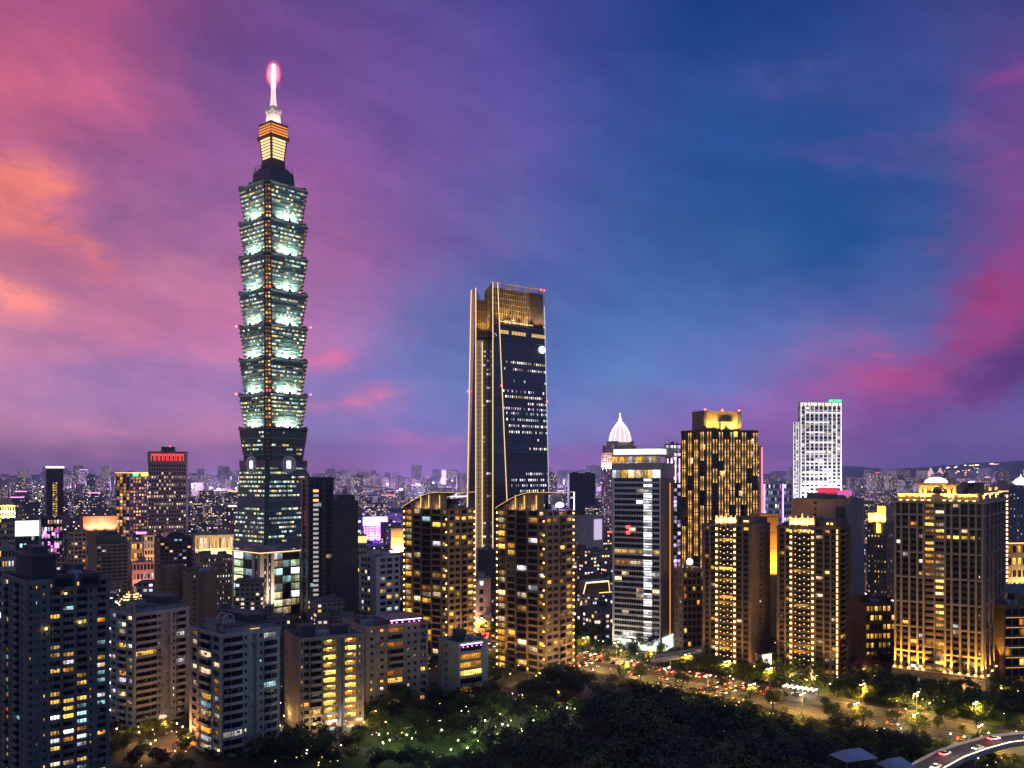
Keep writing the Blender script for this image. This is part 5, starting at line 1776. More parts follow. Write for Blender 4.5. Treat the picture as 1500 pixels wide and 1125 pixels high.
for side, L in (('F', w), ('L', d)):
    for q in (.15, .5, .85):
        p_ = b.xform(side, 0, 0)(L * q, 3, h - 26)
        t_ = b.xform(side, 0, 0)(L * q, -4, h + 14)
        spot('crown_lamp', b.root, p_, t_, 26000, (1, .70, .48), 70, 1)

# around the white tower
b = simple('office_tower', 'slim glass tower with white lit top floors behind the pale slim tower', 972, 975, 998, 652, 900, 8, W_NIGHT, 34, rows(4, 'g', 4, .8), None, .0, roof=True, lit=lambda f, i, t: 'lilac' if BR.random() < .5 else ('white' if f > 30 else None))
for q in range(4): strip(b, 'facade_light', (b.w * (q + .5) / 4, -.5, b.h * .72), (b.w * (q + .5) / 4, -.5, b.h * .9), .45, NEONW)
b = simple('apartment_block', 'grey-brown apartment block with a globe lamp on its roof, between two towers', 987, 1000, 1034, 838, 520, 16, W_TAUPE, 12, rows(5, 'b', 4, 1.6), rows(2, 'n'), .16, ('yellow', 'amber'), roof=True)
m = MB()
m.lathe([(.3, 0), (1.5, .5), (1.9, 1.8), (1.3, 3.2), (.2, 3.8)], b.w * .35, 1.5, glow('globe_light', (1, .62, .22), 9, 'FRONT'), 14)
m.lathe([(.5, -4), (.4, 0)], b.w * .35, 1.5, DARKMETAL, 8)
b.one('globe_lamp', m).location.z = b.h + 4
b = simple('office_tower', 'narrow pink-lined tower beside the gold-finned one', 1082, 1084, 1116, 655, 900, 4, W_ROSE, 30, rows(2), None, .5, ('rose', 'lilac'), roof=False)
strip(b, 'facade_light', (b.w, -.6, b.h * .4), (b.w, -.6, b.h), .5, glow('pink_line', (1, .25, .35), 2))
b = simple('office_block', 'plain block washed in orange light between the two ornament towers', 1108, 1113, 1140, 756, 560, 10, wallm('ochre_panel', (.55, .36, .14), .8), 8, [('p', 2), ('l', 20), ('p', 1)], None, 0, roof=False)
for x in (.25, .6, .9): spot('facade_wash_light', b.root, (b.w * x, -9, b.h * .5), (b.w * x, 0, b.h * .82), 9000, (1, .42, .05), 110, 1)
b = simple('hospital_block', 'broad white block with purple edges far behind the ornament towers', 1119, 1148, 1160, 709, 1150, 50, W_WHITE, 11, rows(3, 'w', 3, 1), rows(9, 'w', 3, 1.2), .55, ('lilac', 'white'), roof=True)
for q in (0.02, .98): strip(b, 'facade_light', (-.8, b.d * q, 0), (-.8, b.d * q, b.h), .7, VIOLET)
b = simple('apartment_tower', 'plain grey wall-like building with one dark opening behind the corner-lamp tower', 1160, 1247, 1266, 734, 590, 56, wallm('mauve_grey_render', (.27, .235, .25), .85), 22, [('p', 4), ('l', 9), ('p', 4)], [('p', 3), ('l', 10), ('p', 3), ('l', 20), ('p', 2), ('n', 8), ('p', 4), ('l', 16), ('p', 4)], .05, ('white',), roof=True)
m = MB()
m.box(-1.0, -.3, b.d * .1, b.d * .25, b.h - 16, b.h - 4, W_NIGHT)
b.one('dark_opening', m)

# white flood-lit tower
b = Bld('office_tower', 'tall tower flooded in white light with a green roof corner', 'office tower', 1169, 1172, 1233, 590, 1250, 6, seed=47)
w, d, h = b.w, b.d, b.h
fac = rows(9, 'w', 3, 1.6)
b.volume(0, w, 0, d, 0, h, 40, front=fac, left=rows(2), wall=W_WHITE, p=.3, pal=('white', 'warm', 'lilac'), r=.8, sill=.28)
whl = glow('white_flood_line', (1, .92, .94), 1.1)  # flood light on the piers put in as glowing strips
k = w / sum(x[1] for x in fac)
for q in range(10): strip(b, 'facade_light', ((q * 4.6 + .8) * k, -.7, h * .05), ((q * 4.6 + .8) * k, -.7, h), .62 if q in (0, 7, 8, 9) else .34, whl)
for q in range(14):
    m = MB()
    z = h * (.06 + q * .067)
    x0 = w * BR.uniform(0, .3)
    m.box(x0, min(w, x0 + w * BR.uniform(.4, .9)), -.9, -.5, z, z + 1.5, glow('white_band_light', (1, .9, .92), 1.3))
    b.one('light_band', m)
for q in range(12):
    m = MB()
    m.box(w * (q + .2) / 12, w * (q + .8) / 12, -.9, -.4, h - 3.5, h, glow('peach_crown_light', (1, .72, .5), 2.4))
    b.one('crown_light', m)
for x in (.1, .3, .5, .7, .9): spot('facade_wash_light', b.root, (w * x, -14, h * .22), (w * x, 0, h * .8), 70000, (1, .9, .95), 70, 2)
m = MB()
m.box(w * .72, w, 1, d * .6, h + 1.3, h + 5, glow('green_roof_light', (.1, .9, .35), 1.6))
b.one('green_roof_light', m)
h2 = b.zpx(618)
b.wall.box(-8.6, -.6, 4, d, 0, h2, W_WHITE, top=ROOF)
b.facade('F', -8.6, 3.4, 7.9, 0, h2, 36, rows(2, 'w', 3, 1.5), W_WHITE, p=.5, pal=('white', 'lilac'))
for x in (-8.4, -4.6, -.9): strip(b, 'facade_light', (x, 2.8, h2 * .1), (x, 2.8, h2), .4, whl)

b = simple('shop_block', 'block with red and pink roof signs at the foot of the white tower', 1192, 1195, 1246, 724, 1000, 6, W_ROSE, 7, rows(8), None, .4, ('rose', 'lilac', 'warm'), roof=False)
for x0, x1, c, z0 in ((.05, .62, (1, .03, .08), 1), (.62, 1.02, (1, .12, .5), -2)):
    m = MB()
    m.box(b.w * x0, b.w * x1, -1, 1, b.h + z0, b.h + z0 + 6.5, glow('roof_sign_%s' % ('red' if x0 < .5 else 'pink'), c, .8))
    b.one('roof_sign', m)
b = simple('apartment_tower', 'brown block with a golden crown and lit office windows beside the stone tower', 1270, 1299, 1313, 768, 620, 50, W_TAUPE, 20, rows(3, 'n', 3, 1), rows(6, 'n', 3, .8), .4, ('amber', 'yellow', 'warm'), roof=False)
m = MB()
m.box(1, b.w, 1, b.d * .5, b.h + 1.3, b.zpx(741), W_BEIGE, top=ROOF)
m.box(1, b.w, b.d * .5 + .1, b.d * .95, b.h + 1.3, b.zpx(752), W_BEIGE, top=ROOF)
b.one('crown', m)
for y in (.2, .5, .8): spot('crown_lamp', b.root, (-2.5, b.d * y, b.h + .5), (1, b.d * y, b.h + 9), 7000, (1, .55, .06), 110, .6)
m = MB()
m.box(-1.1, -.8, b.d * .28, b.d * .5, b.h - 6, b.h + .2, glow('gold_sign_light', (1, .66, .12), 2.6))
b.one('lit_sign', m)
b = simple('office_block', 'low golden-lit block with rows of yellow windows left of the stone tower', 1263, 1268, 1312, 887, 505, 8, W_BROWN, 6, rows(7, 'w', 3, .8), None, .75, ('amber', 'yellow', 'yellow'), roof=True)
b = simple('house', 'small house with a red hipped roof between the towers', 1247, 1262, 1290, 976, 470, 30, W_CREAM, 2, rows(3, 'n'), rows(3, 'n'), .3, ('amber',), roof=False, parapet=0)
m = MB()
m.loft([(-1, -1, b.h), (b.w + 1, -1, b.h), (b.w + 1, b.d + 1, b.h), (-1, b.d + 1, b.h)], [(b.w * .45, b.d * .3, b.h + 4), (b.w * .55, b.d * .3, b.h + 4), (b.w * .55, b.d * .7, b.h + 4), (b.w * .45, b.d * .7, b.h + 4)], wallm('red_tile', (.24, .06, .04), .8))
b.one('roof', m)

# right edge
b = simple('apartment_tower', 'brown tower outlined with pink-gold lamps behind the stone tower', 1432, 1436, 1476, 722, 540, 8, W_BROWN, 24, rows(8, 'n', 3, 1), None, .25, ('amber', 'rose'), roof=False)
lamps(b, 'F', 0, 0, b.w - .6, [b.h * (.4 + .6 * q / 22) for q in range(22)], glow('rose_gold_lamp', (1, .5, .22), 9), .7, 1.2)
strip(b, 'roof_light_line', (0, -.6, b.h + 1), (b.w, -.6, b.h + 1), .3, GOLDLINE)
b = simple('apartment_tower', 'grey-violet tower with a white domed lantern at the frame edge', 1474, 1478, 1520, 712, 900, 6, wallm('violet_grey_stone', (.2, .19, .25), .8), 26, rows(8, 'n', 3, 1), None, .22, ('lilac', 'warm', 'white'), roof=True)
m = MB()
m.lathe([(8, 0), (7.4, 3), (4.6, 6), (1.2, 8), (.2, 11)], b.w * .55, 6, glow('lantern_white_light', (1, .82, .95), 1.8), 16)
b.one('domed_lantern', m).location.z = b.h + 1
b = simple('apartment_block', 'stone block with a gold lit cornice at the frame edge', 1470, 1474, 1520, 798, 560, 8, W_BEIGE, 8, rows(6, 'w', 3, 1.2), None, .4, ('amber', 'yellow'), roof=False)
strip(b, 'roof_light_line', (0, -.6, b.h + 1), (b.w, -.6, b.h + 1), .35, GOLDLINE)
for x in (.2, .5, .8): spot('facade_wash_light', b.root, (b.w * x, -4, b.h * .5), (b.w * x, 0, b.h), 3500, WARM, 100, .6)
b = simple('market_hall', 'long hall under a teal metal roof at the frame edge', 1468, 1472, 1530, 868, 470, 6, W_GREY, 2, rows(6), None, .6, ('cool', 'white'), roof=False, parapet=0)
m = MB()
m.loft([(-1, -1, b.h), (b.w + 1, -1, b.h), (b.w + 1, b.d + 1, b.h), (-1, b.d + 1, b.h)], [(0, b.d * .45, b.h + 3), (b.w, b.d * .45, b.h + 3), (b.w, b.d * .55, b.h + 3), (0, b.d * .55, b.h + 3)], wallm('teal_roof', (.05, .16, .17), .5))
b.one('roof', m)
b = simple('apartment_block', 'brown block with gold lines under each floor at the frame edge', 1467, 1471, 1525, 890, 440, 8, W_BROWN, 8, rows(5, 'b', 5, .8), None, .18, ('amber', 'orange'), roof=True)
for f in range(8): strip(b, 'floor_light', (0, -1.3, b.h / 8 * f + .1), (b.w, -1.3, b.h / 8 * f + .1), .09, glow('floor_gold_line', (1, .5, .12), 1.6))

# far twin spires and the small lit temple dome
b = Bld('twin_tower', 'far pale twin towers with pointed lit caps above the stone tower', 'tower', 1359, 1361, 1385, 700, 3600, 6, seed=50)
for q in (0, 1):
    x0 = b.w * (.0 if q == 0 else .58)
    m = MB()
    m.box(x0, x0 + b.w * .42, 0, b.d * .4, 0, b.h + 10, wallm('pink_stone', (.5, .4, .42), .8), top=ROOF)
    c_ = x0 + b.w * .21
    m.loft([(x0 - 3, -3, b.h + 10), (x0 + b.w * .42 + 3, -3, b.h + 10), (x0 + b.w * .42 + 3, b.d * .4 + 3, b.h + 10), (x0 - 3, b.d * .4 + 3, b.h + 10)], [(c_ - 8, 6, b.h + 22), (c_ + 8, 6, b.h + 22), (c_ + 8, 20, b.h + 22), (c_ - 8, 20, b.h + 22)], glow('pink_cap_light', (1, .55, .5), .9))
    m.loft([(c_ - 8, 6, b.h + 22), (c_ + 8, 6, b.h + 22), (c_ + 8, 20, b.h + 22), (c_ - 8, 20, b.h + 22)], [(c_ - 1, 12, b.h + 42), (c_ + 1, 12, b.h + 42), (c_ + 1, 14, b.h + 42), (c_ - 1, 14, b.h + 42)], glow('pink_cap_light', (1, .55, .5), .9))
    b.one('capped_tower', m)
    for e in (0, 1): strip(b, 'edge_light', (x0 + b.w * .42 * e, -1, b.h * .3), (x0 + b.w * .42 * e, -1, b.h + 10), 1.5, glow('edge_pink_white', (1, .75, .8), 1.6))

tr = empty('temple', (*world_at(187, None, 470)[:2], 0), 0, 'small temple-like pavilion with a glowing golden domed roof', 'temple')
zt_ = CAM_H - (897 - HY) / FOC * 470
FOOTPRINTS.append((tr.location.x, 470, 14))
m = MB(); m.box(-12, 12, -8, 10, 0, zt_ - 4, W_TAUPE, top=ROOF); m.build('base', tr)
m = MB(); m.box(-10, 9, -7, 8, zt_ - 4, zt_, glow('temple_gold_light', (1, .62, .2), 1.4, 'FRONT')); m.build('lit_arcade', tr)
m = MB()
for q in range(12): m.box(-10.2 + q * 1.7, -9.6 + q * 1.7, -7.6, -7.05, zt_ - 4, zt_, W_BROWN)
m.box(-11, 10, -8, 9, zt_, zt_ + .6, W_BROWN); m.build('colonnade', tr)
m = MB(); m.lathe([(4.4, zt_ + .6), (4.4, zt_ + 4.4)], 2.5, 0, glow('temple_yellow_light', (1, .7, .12), 1.7), 16); m.build('drum', tr)
m = MB(); m.lathe([(6.4, zt_ + 4.4), (6.0, zt_ + 6), (4.6, zt_ + 8), (2.0, zt_ + 10), (.5, zt_ + 10.6), (.4, zt_ + 14)], 2.5, 0, W_BROWN, 18); dm = m.build('dome', tr)
m = MB()
for k, (r_, z_) in enumerate(((6.5, 4.5), (6.1, 6.0), (5.4, 7.2), (4.2, 8.5), (2.8, 9.6))):
    n = 18
    for q in range(n):
        if k > 0 and q % 3 == 2: continue
        t0, t1 = 2 * math.pi * q / n, 2 * math.pi * (q + .8) / n
        m.tube((2.5 + r_ * math.cos(t0), r_ * math.sin(t0), zt_ + z_), (2.5 + r_ * math.cos(t1), r_ * math.sin(t1), zt_ + z_ + .25), .26, glow('temple_string_light', (1, .62, .22), 4), n=5)
m.build('string_lights', dm)


# ------------------------------------------------------------------ ground, hills, roads
def sheet(name, pts, m, z=None):
    b = MB()
    b.add([p if len(p) == 3 else (*p, z) for p in pts], [tuple(range(len(pts)))], m)
    return structure(b.build(name))


G_CITY = wallm('city_ground', (.032, .031, .032), .9, .4, .02)
G_LAWN = wallm('lawn_grass', (.035, .075, .015), .9, .45, .15)
G_ROAD = wallm('asphalt', (.085, .078, .07), .7, .2, .1)
G_PAVE = wallm('paving', (.09, .082, .075), .85, .2, .2)
G_SOIL = wallm('hill_soil', (.03, .035, .018), .95, .4, .05)
G_PAINT = wallm('road_paint', (.75, .74, .7), .7, .1)
sheet('ground', [(-14500, -700), (14500, -700), (14500, 17000), (-14500, 17000)], G_CITY, 0)

AVE = [(-118, 660), (-40, 590), (37, 508), (88, 458), (140, 404), (200, 347), (262, 285), (330, 215)]


def ave_at(t):
    """point and direction at distance t along the avenue"""
    for (x0, y0), (x1, y1) in zip(AVE, AVE[1:]):
        L = math.hypot(x1 - x0, y1 - y0)
        if t <= L: return Vector((x0 + (x1 - x0) * t / L, y0 + (y1 - y0) * t / L, 0)), Vector(((x1 - x0) / L, (y1 - y0) / L, 0))
        t -= L
    return Vector((*AVE[-1], 0)), Vector(((x1 - x0) / L, (y1 - y0) / L, 0))


AVL = sum(math.hypot(b[0] - a[0], b[1] - a[1]) for a, b in zip(AVE, AVE[1:]))


def ribbon(name, o0, o1, z, m, h=None, t0=0, t1=None, step=8., dash=None):
    b = MB()
    t1 = t1 or AVL
    t = t0
    while t < t1 - .1:
        e = min(t1, t + (dash[0] if dash else step))
        (p, d), (q, f) = ave_at(t), ave_at(e)
        n, k = Vector((-d.y, d.x, 0)), Vector((-f.y, f.x, 0))
        a, c, g, i = p + n * o0, p + n * o1, q + k * o1, q + k * o0
        if h:
            b.loft([(v.x, v.y, z) for v in (a, c, g, i)], [(v.x, v.y, z + h) for v in (a, c, g, i)], m)
        else:
            b.quad(*[(v.x, v.y, z) for v in (a, c, g, i)], m)
        t += sum(dash) if dash else step
    return structure(b.build(name))


ribbon('avenue_road', -17, 17, .012, G_ROAD)
ribbon('median_kerb', -1.6, 1.6, .016, G_PAVE, .16)
ribbon('pavement', 17, 22, .01, G_PAVE, .16)
ribbon('pavement', -22, -17, .01, G_PAVE, .16)
ribbon('verge_lawn', -40, -22, .008, G_LAWN)
ribbon('verge_lawn', 22, 34, .008, G_LAWN)
for o in (-13.2, -9.6, -6, 6, 9.6, 13.2): ribbon('lane_marking', o - .09, o + .09, .02, G_PAINT, dash=(4., 6.))
for o in (-16.4, -2.1, 2.1, 16.4): ribbon('lane_marking', o - .1, o + .1, .02, G_PAINT)
# cross street between the apartment blocks and the park path
def straight(name, a, c, w, z, m):
    a, c = Vector((*a, 0)), Vector((*c, 0))
    d = (c - a).normalized()
    n = Vector((-d.y, d.x, 0)) * w / 2
    return sheet(name, [(p.x, p.y, z) for p in (a - n, a + n, c + n, c - n)], m)


P2 = lambda px, py: tuple(world_at(px, py, None, 0)[:2])
straight('road', P2(150, 1125), P2(262, 1058), 8, .012, G_ROAD)
straight('road', P2(395, 1068), P2(620, 1120), 7, .012, G_ROAD)
sheet('plaza_paving', [(*P2(165, 1124), .008), (*P2(300, 1124), .008), (*P2(290, 1064), .008), (*P2(200, 1072), .008)], G_PAVE)
sheet('park_lawn', [(*P2(425, 1130), .008), (*P2(880, 1130), .008), (*P2(850, 1030), .008), (*P2(640, 1055), .008), (*P2(520, 1085), .008)], G_LAWN)
sheet('verge_lawn', [(*P2(1100, 1052), .006), (*P2(1500, 1150), .006), (*P2(1500, 1190), .006), (*P2(1180, 1120), .006)], G_LAWN)
sheet('verge_lawn', [(*P2(1000, 985), .006), (*P2(1500, 1058), .006), (*P2(1500, 1030), .006), (*P2(1000, 968), .006)], G_LAWN)

# the dark wooded hill below the viewpoint
RX = [(-150, 0), (-95, 4), (-60, 11), (-34, 18), (-24, 22), (-5, 27), (9, 34.5), (18, 41.3), (26, 43), (37, 43.7), (51, 40.7), (65, 36.5), (80, 31), (90, 26.5), (104, 20), (125, 8), (150, 0)]
RY = [(-60, 104), (0, 101), (18, 97), (60, 80), (100, 61), (150, 51), (200, 46), (230, 43.7), (250, 36), (275, 18), (300, 3), (320, -1)]


def lin(tab, x):
    if x <= tab[0][0]: return tab[0][1]
    for (a, p), (c, q) in zip(tab, tab[1:]):
        if x <= c: return p + (q - p) * (x - a) / (c - a)
    return tab[-1][1]


def hill_z(x, y):
    k = max(0., min(1., (y + 10) / 110))
    r = lin(RX, x - .06 * (y - 230)) / 43.7
    wide = max(0., 1 - abs(x) / 420.) ** .7
    r = r * k + max(r, wide) * (1 - k)
    return lin(RY, y) * r + 1.4 * math.sin(x * .11 + y * .07) * math.sin(y * .09)


b = MB()
nx, ny = 56, 48
gx = lambda i: -220 + 440 * i / nx
gy = lambda j: -60 + 380 * j / ny
vs = [(gx(i), gy(j), hill_z(gx(i), gy(j)) - .5) for j in range(ny + 1) for i in range(nx + 1)]
b.add(vs, [(j * (nx + 1) + i, j * (nx + 1) + i + 1, (j + 1) * (nx + 1) + i + 1, (j + 1) * (nx + 1) + i) for j in range(ny) for i in range(nx)], G_SOIL)
structure(b.build('hill'))

# far mountains
def ridge(name, Y, prof, m, depth=1500):
    b = MB()
    r = random.Random(int(Y))
    pts = []
    for (x0, p0), (x1, p1) in zip(prof, prof[1:]):
        for k in range(8):
            f = k / 8
            pts.append((x0 + (x1 - x0) * f, p0 + (p1 - p0) * f + r.uniform(-.9, .9)))
    vs = []
    for px, py in pts:
        X = (px - 750) / FOC * Y
        z = max(2, CAM_H - (py - HY) / FOC * Y)
        vs += [(X, Y - depth, -2), (X + r.uniform(-60, 60), Y - depth * .45, z * .55), (X, Y, z), (X, Y + depth, -2)]
    n = len(pts)
    b.add(vs, [(4 * i + k, 4 * (i + 1) + k, 4 * (i + 1) + k + 1, 4 * i + k + 1) for i in range(n - 1) for k in range(3)], m)
    return structure(b.build(name))


G_HILL = wallm('hazed_mountain_forest', (.16, .16, .16), .95, .3, .002)  # distance haze put into the colour as a lighter grey
ridge('mountains', 10000, [(1040, 706), (1120, 694), (1180, 690), (1240, 682), (1300, 687), (1360, 684), (1410, 680), (1460, 676), (1540, 674), (1620, 680)], G_HILL)
ridge('mountains', 12500, [(790, 704), (830, 694), (852, 688), (880, 684), (940, 690), (1000, 700), (1080, 705)], G_HILL)
ridge('mountains', 12300, [(-60, 700), (60, 695), (160, 698), (260, 694), (420, 700)], G_HILL)


# ------------------------------------------------------------------ the low city
def cityfacade(name, tones):
    m, N, bs = principled(name)
    isl = N.n('ShaderNodeNewGeometry').outputs['Random Per Island']
    obr = N.n('ShaderNodeObjectInfo').outputs['Random']
    r = N.m('FRACT', N.m('ADD', isl, obr))
    uv = N.n('ShaderNodeTexCoord').outputs['UV']
    sp = N.n('ShaderNodeSeparateXYZ')
    N.put(sp.inputs[0], uv)
    u, v = N.m('DIVIDE', sp.outputs[0], 3.4), N.m('DIVIDE', sp.outputs[1], 3.3)
    cu, cv = N.m('FLOOR', u), N.m('FLOOR', v)
    fu, fv = N.m('FRACT', u), N.m('FRACT', v)
    wn = N.n('ShaderNodeTexWhiteNoise', noise_dimensions='3D')
    N.put(wn.inputs['Vector'], N.xyz(cu, cv, N.m('MULTIPLY', r, 977.)))
    q = wn.outputs['Value']
    ws = N.n('ShaderNodeSeparateColor')
    N.put(ws.inputs[0], wn.outputs['Color'])
    inw = N.m('MULTIPLY', N.m('MULTIPLY', N.m('GREATER_THAN', fu, .2), N.m('LESS_THAN', fu, .8)), N.m('MULTIPLY', N.m('GREATER_THAN', fv, .28), N.m('LESS_THAN', fv, .78)))
    inw = N.m('MULTIPLY', inw, N.m('GREATER_THAN', v, 0.))
    p = N.m('MULTIPLY_ADD', N.m('POWER', N.m('FRACT', N.m('MULTIPLY', r, 13.7)), 2.), .34, .10)
    lit = N.m('MULTIPLY', N.m('LESS_THAN', q, p), inw)
    wall = N.ramp(r, [(i / (len(tones) - 1), t) for i, t in enumerate(tones)])
    nz = N.noise(N.n('ShaderNodeTexCoord').outputs['Object'], .09, 4, .6).outputs['Fac']
    wall = N.mix(1., wall, N.xyz(N.rng(nz, .3, .7, .6, 1.3), N.rng(nz, .3, .7, .6, 1.3), N.rng(nz, .3, .7, .62, 1.28)), 'MULTIPLY')
    N.put(bs.inputs['Base Color'], N.mix(inw, wall, (.02, .022, .03)))
    N.put(bs.inputs['Roughness'], N.m('MULTIPLY_ADD', inw, -.5, .8))
    ec = N.ramp(ws.outputs[1], [(0, (1, .5, .14)), (.35, (1, .68, .34)), (.6, (1, .85, .75)), (.8, (.85, .75, 1)), (1, (.55, .7, 1))])
    N.put(bs.inputs['Emission Color'], ec)
    N.put(bs.inputs['Emission Strength'], N.m('MULTIPLY', lit, N.m('MULTIPLY_ADD', ws.outputs[2], 2.0, .5)))
    m.cycles.emission_sampling = 'NONE'
    return m


CITY = cityfacade('city_facade', [(.16, .14, .15), (.30, .25, .24), (.22, .16, .13), (.34, .31, .33), (.12, .12, .15), (.38, .29, .22), (.2, .2, .23)])
CROOF = wallm('city_roof', (.11, .11, .125), .9, .4, .08)
LOWTONE = 'low'
cr = random.Random(77)
cells = []
th0 = R(28)
c0, s0 = math.cos(th0), math.sin(th0)
def free(x, y, r):
    for fx_, fy_, fr in FOOTPRINTS:
        if (x - fx_) ** 2 + (y - fy_) ** 2 < (fr + r) ** 2: return False
    for k in range(0, int(AVL), 25):
        p = ave_at(k)[0]
        if (x - p.x) ** 2 + (y - p.y) ** 2 < (26 + r) ** 2: return False
    return True


for (y0, y1, stepg, hlo, hhi) in ((575, 1100, 27, 9, 24), (1100, 2300, 40, 12, 34), (2300, 5000, 78, 16, 60), (5000, 11800, 150, 20, 92)):
    i0 = int(y1 / stepg * 1.6)
    for i in range(-i0, i0):
        for j in range(-i0, i0):
            gx_, gy_ = i * stepg * (1.18 if i % 4 else 1.2) + 40, j * stepg
            x, y = gx_ * c0 - gy_ * s0 + cr.uniform(-3, 3), gx_ * s0 + gy_ * c0 + cr.uniform(-3, 3)
            if not (y0 <= y < y1) or abs(x) > .62 * y + 40: continue
            q = cr.random()
            if q < .14: continue
            r_ = stepg * .42
            if y < 2300 and not free(x, y, r_ * 1.1): continue
            tall = cr.random()
            h = cr.uniform(hlo, hhi) if tall < .86 else cr.uniform(hhi, hhi * (1.5 if y < 2300 else 1.9))
            if 690 < y < 1250 and -60 < x - (-.2 * y) < 60 and tall > .86: h = hhi
            w, d = stepg * cr.uniform(.62, .92), stepg * cr.uniform(.55, .86)
            if y > 2300 and tall > .86: w, d = w * .55, d * .55
            cells.append((x, y, w, d, h, th0 + cr.choice((0, 0, 0, R(90), R(-17)))))
cells.sort(key=lambda c: c[1])
NC = 1500
sky_line = [1200.] * NC
allb = [('h', b_.Y, b_) for b_ in BUILDINGS] + [('c', c[1], c) for c in cells]
allb.sort(key=lambda e: e[1])
vis = []
for typ, Y, e in allb:
    if typ == 'h': x0, x1, yt = e.px
    else:
        hw = (abs(e[2] * math.cos(e[5])) + abs(e[3] * math.sin(e[5]))) / 2
        x0, x1 = 750 + FOC * (e[0] - hw) / Y, 750 + FOC * (e[0] + hw) / Y
        yt = HY + FOC * (CAM_H - e[4]) / Y
        yb_ = HY + FOC * CAM_H / Y
    a = 0.
    for c in range(max(0, int(x0)), min(NC, int(x1) + 1)):
        if yt < sky_line[c]:
            if typ == 'c': a += min(sky_line[c], yb_) - yt
            sky_line[c] = yt
    if typ == 'c': vis.append((a, e))
vis = [v for v in vis if v[0] > .5 or v[1][1] < 2300]
vis.sort(key=lambda v: -v[0])
MARKS = [(40, 'white screen block'), (110, 'rust department store'), (200, 'rose granite tower'), (310, 'podium block'), (400, 'tallest tower'), (480, 'dark double tower'), (550, 'purple lit tower'), (640, 'farther curved tower'),
         (745, 'gold-outlined glass tower'), (800, 'nearer curved tower'), (870, 'grey block with white panel'), (930, 'dome-topped tower'), (1050, 'gold-finned tower'), (1135, 'purple-edged white block'), (1200, 'white flood-lit tower'),
         (1290, 'golden-crowned brown block'), (1380, 'domed stone tower'), (1490, 'domed lantern tower')]


def city_box(b, w, d, h, rr, x=0., y=0., M=None):
    bb = MB()
    bb.box(-w / 2, w / 2, -d / 2, d / 2, 0, h, CITY, uvm=True)
    bb.box(-w / 2 - .2, w / 2 + .2, -d / 2 - .2, d / 2 + .2, h, h + .9, CROOF)
    return bb


mass = MB()
PARTSM = []
for q in range(4):
    p = MB()
    rr = random.Random(q)
    p.box(-2.5 - q * .4, 2.5, -2, 2 + q * .5, 0, 2.6 + q * .5, CROOF)
    PARTSM.append(p)
tankm = MB()
tankm.lathe([(1.0, .5), (1.0, 2.3), (.5, 2.7)], 0, 0, STEEL, 8)
signc = [glow('rooftop_sign_%s' % n_, c_, 2.2) for n_, c_ in (('white', (1, .95, .95)), ('red', (1, .08, .1)), ('pink', (1, .3, .7)), ('amber', (1, .55, .15)), ('blue', (.3, .4, 1)))]
for n_, (a, (x, y, w, d, h, t)) in enumerate(vis):
    M = Matrix.Translation((x, y, 0)) @ Matrix.Rotation(t, 4, 'Z')
    bb = city_box(None, w, d, h, cr)
    extra = cr.random()
    if n_ < 215:
        o = bb.build('city_building', None, M)
        px = 750 + FOC * x / y
        mk = min(MARKS, key=lambda k: abs(k[0] - px))
        side = 'beside' if abs(mk[0] - px) < 22 else ('left of' if px < mk[0] else 'right of')
        band = 'near rows' if y < 850 else 'middle rows' if y < 1400 else 'far rows' if y < 2600 else 'hazy distance'
        size = 'low' if h < 18 else 'mid-rise' if h < 36 else 'tall'
        lab = f"{size} city building in the {band} {side} the {mk[1]}"
        tag(o, lab, 'building', f"{size} buildings in the {band} {side} the {mk[1]}")
        if n_ < 120:
            PARTSM[n_ % 4].build('roof_house', o, Matrix.Translation((w * cr.uniform(-.2, .2), d * cr.uniform(-.1, .25), h + .9)))
            if extra < .5: tankm.build('water_tank', o, Matrix.Translation((w * cr.uniform(-.35, .35), -d * .3, h + .9)))
            if extra > .86:
                sb = MB()
                sb.box(-w * .3, w * .3, -.3, 0, 0, 2.6, cr.choice(signc))
                sb.build('roof_sign', o, Matrix.Translation((0, -d / 2, h + 1.2)))
    else:
        if y < 1600 and extra < .6: bb.merge(PARTSM[n_ % 4], Matrix.Translation((w * .15, d * .1, h + .9)))
        mass.merge(bb, M)
o = stuff(mass.build('city_blocks'))
o['label'] = 'mass of low hazy city blocks with lit windows reaching to the horizon'

# points of light over the far city: signs, street lamps, lit shopfronts
lights = MB()
lc = [glow('city_light_%s' % n_, c_, s_ * 1.5) for n_, c_, s_ in (('white', (1, .93, .9), 3.4), ('warm', (1, .66, .35), 3.2), ('gold', (1, .5, .14), 3), ('pink', (1, .35, .75), 3), ('violet', (.6, .3, 1), 3.4), ('cyan', (.35, .8, 1), 2.6), ('red', (1, .06, .08), 3.2), ('green', (.2, 1, .4), 2))]
lw = [26, 22, 12, 12, 9, 5, 7, 2]
for k in range(10500):
    f = cr.random()
    y = 620 * (11500 / 620) ** (f ** .6)
    x = cr.uniform(-.6, .6) * y
    s_ = y / 867 * cr.choice((.35, .5, .5, .6, .8, 1.2)) * (.62 if y < 2500 else .72)
    z = cr.uniform(3, 14) if y < 1500 else cr.uniform(6, 60) if y > 4000 else cr.uniform(4, 30)
    if y < 1800 and not free(x, y, 2): continue
    m = cr.choices(lc, lw)[0]
    if cr.random() < .10:
        lights.box(x - s_ * 2.2, x + s_ * 2.2, y - .3, y, z, z + s_ * .8, m)
    else:
        lights.add([(x - s_, y, z), (x, y - s_, z), (x + s_, y, z), (x, y + s_, z), (x, y, z + s_), (x, y, z - s_)], [(0, 1, 4), (1, 2, 4), (2, 3, 4), (3, 0, 4), (1, 0, 5), (2, 1, 5), (3, 2, 5), (0, 3, 5)], m)
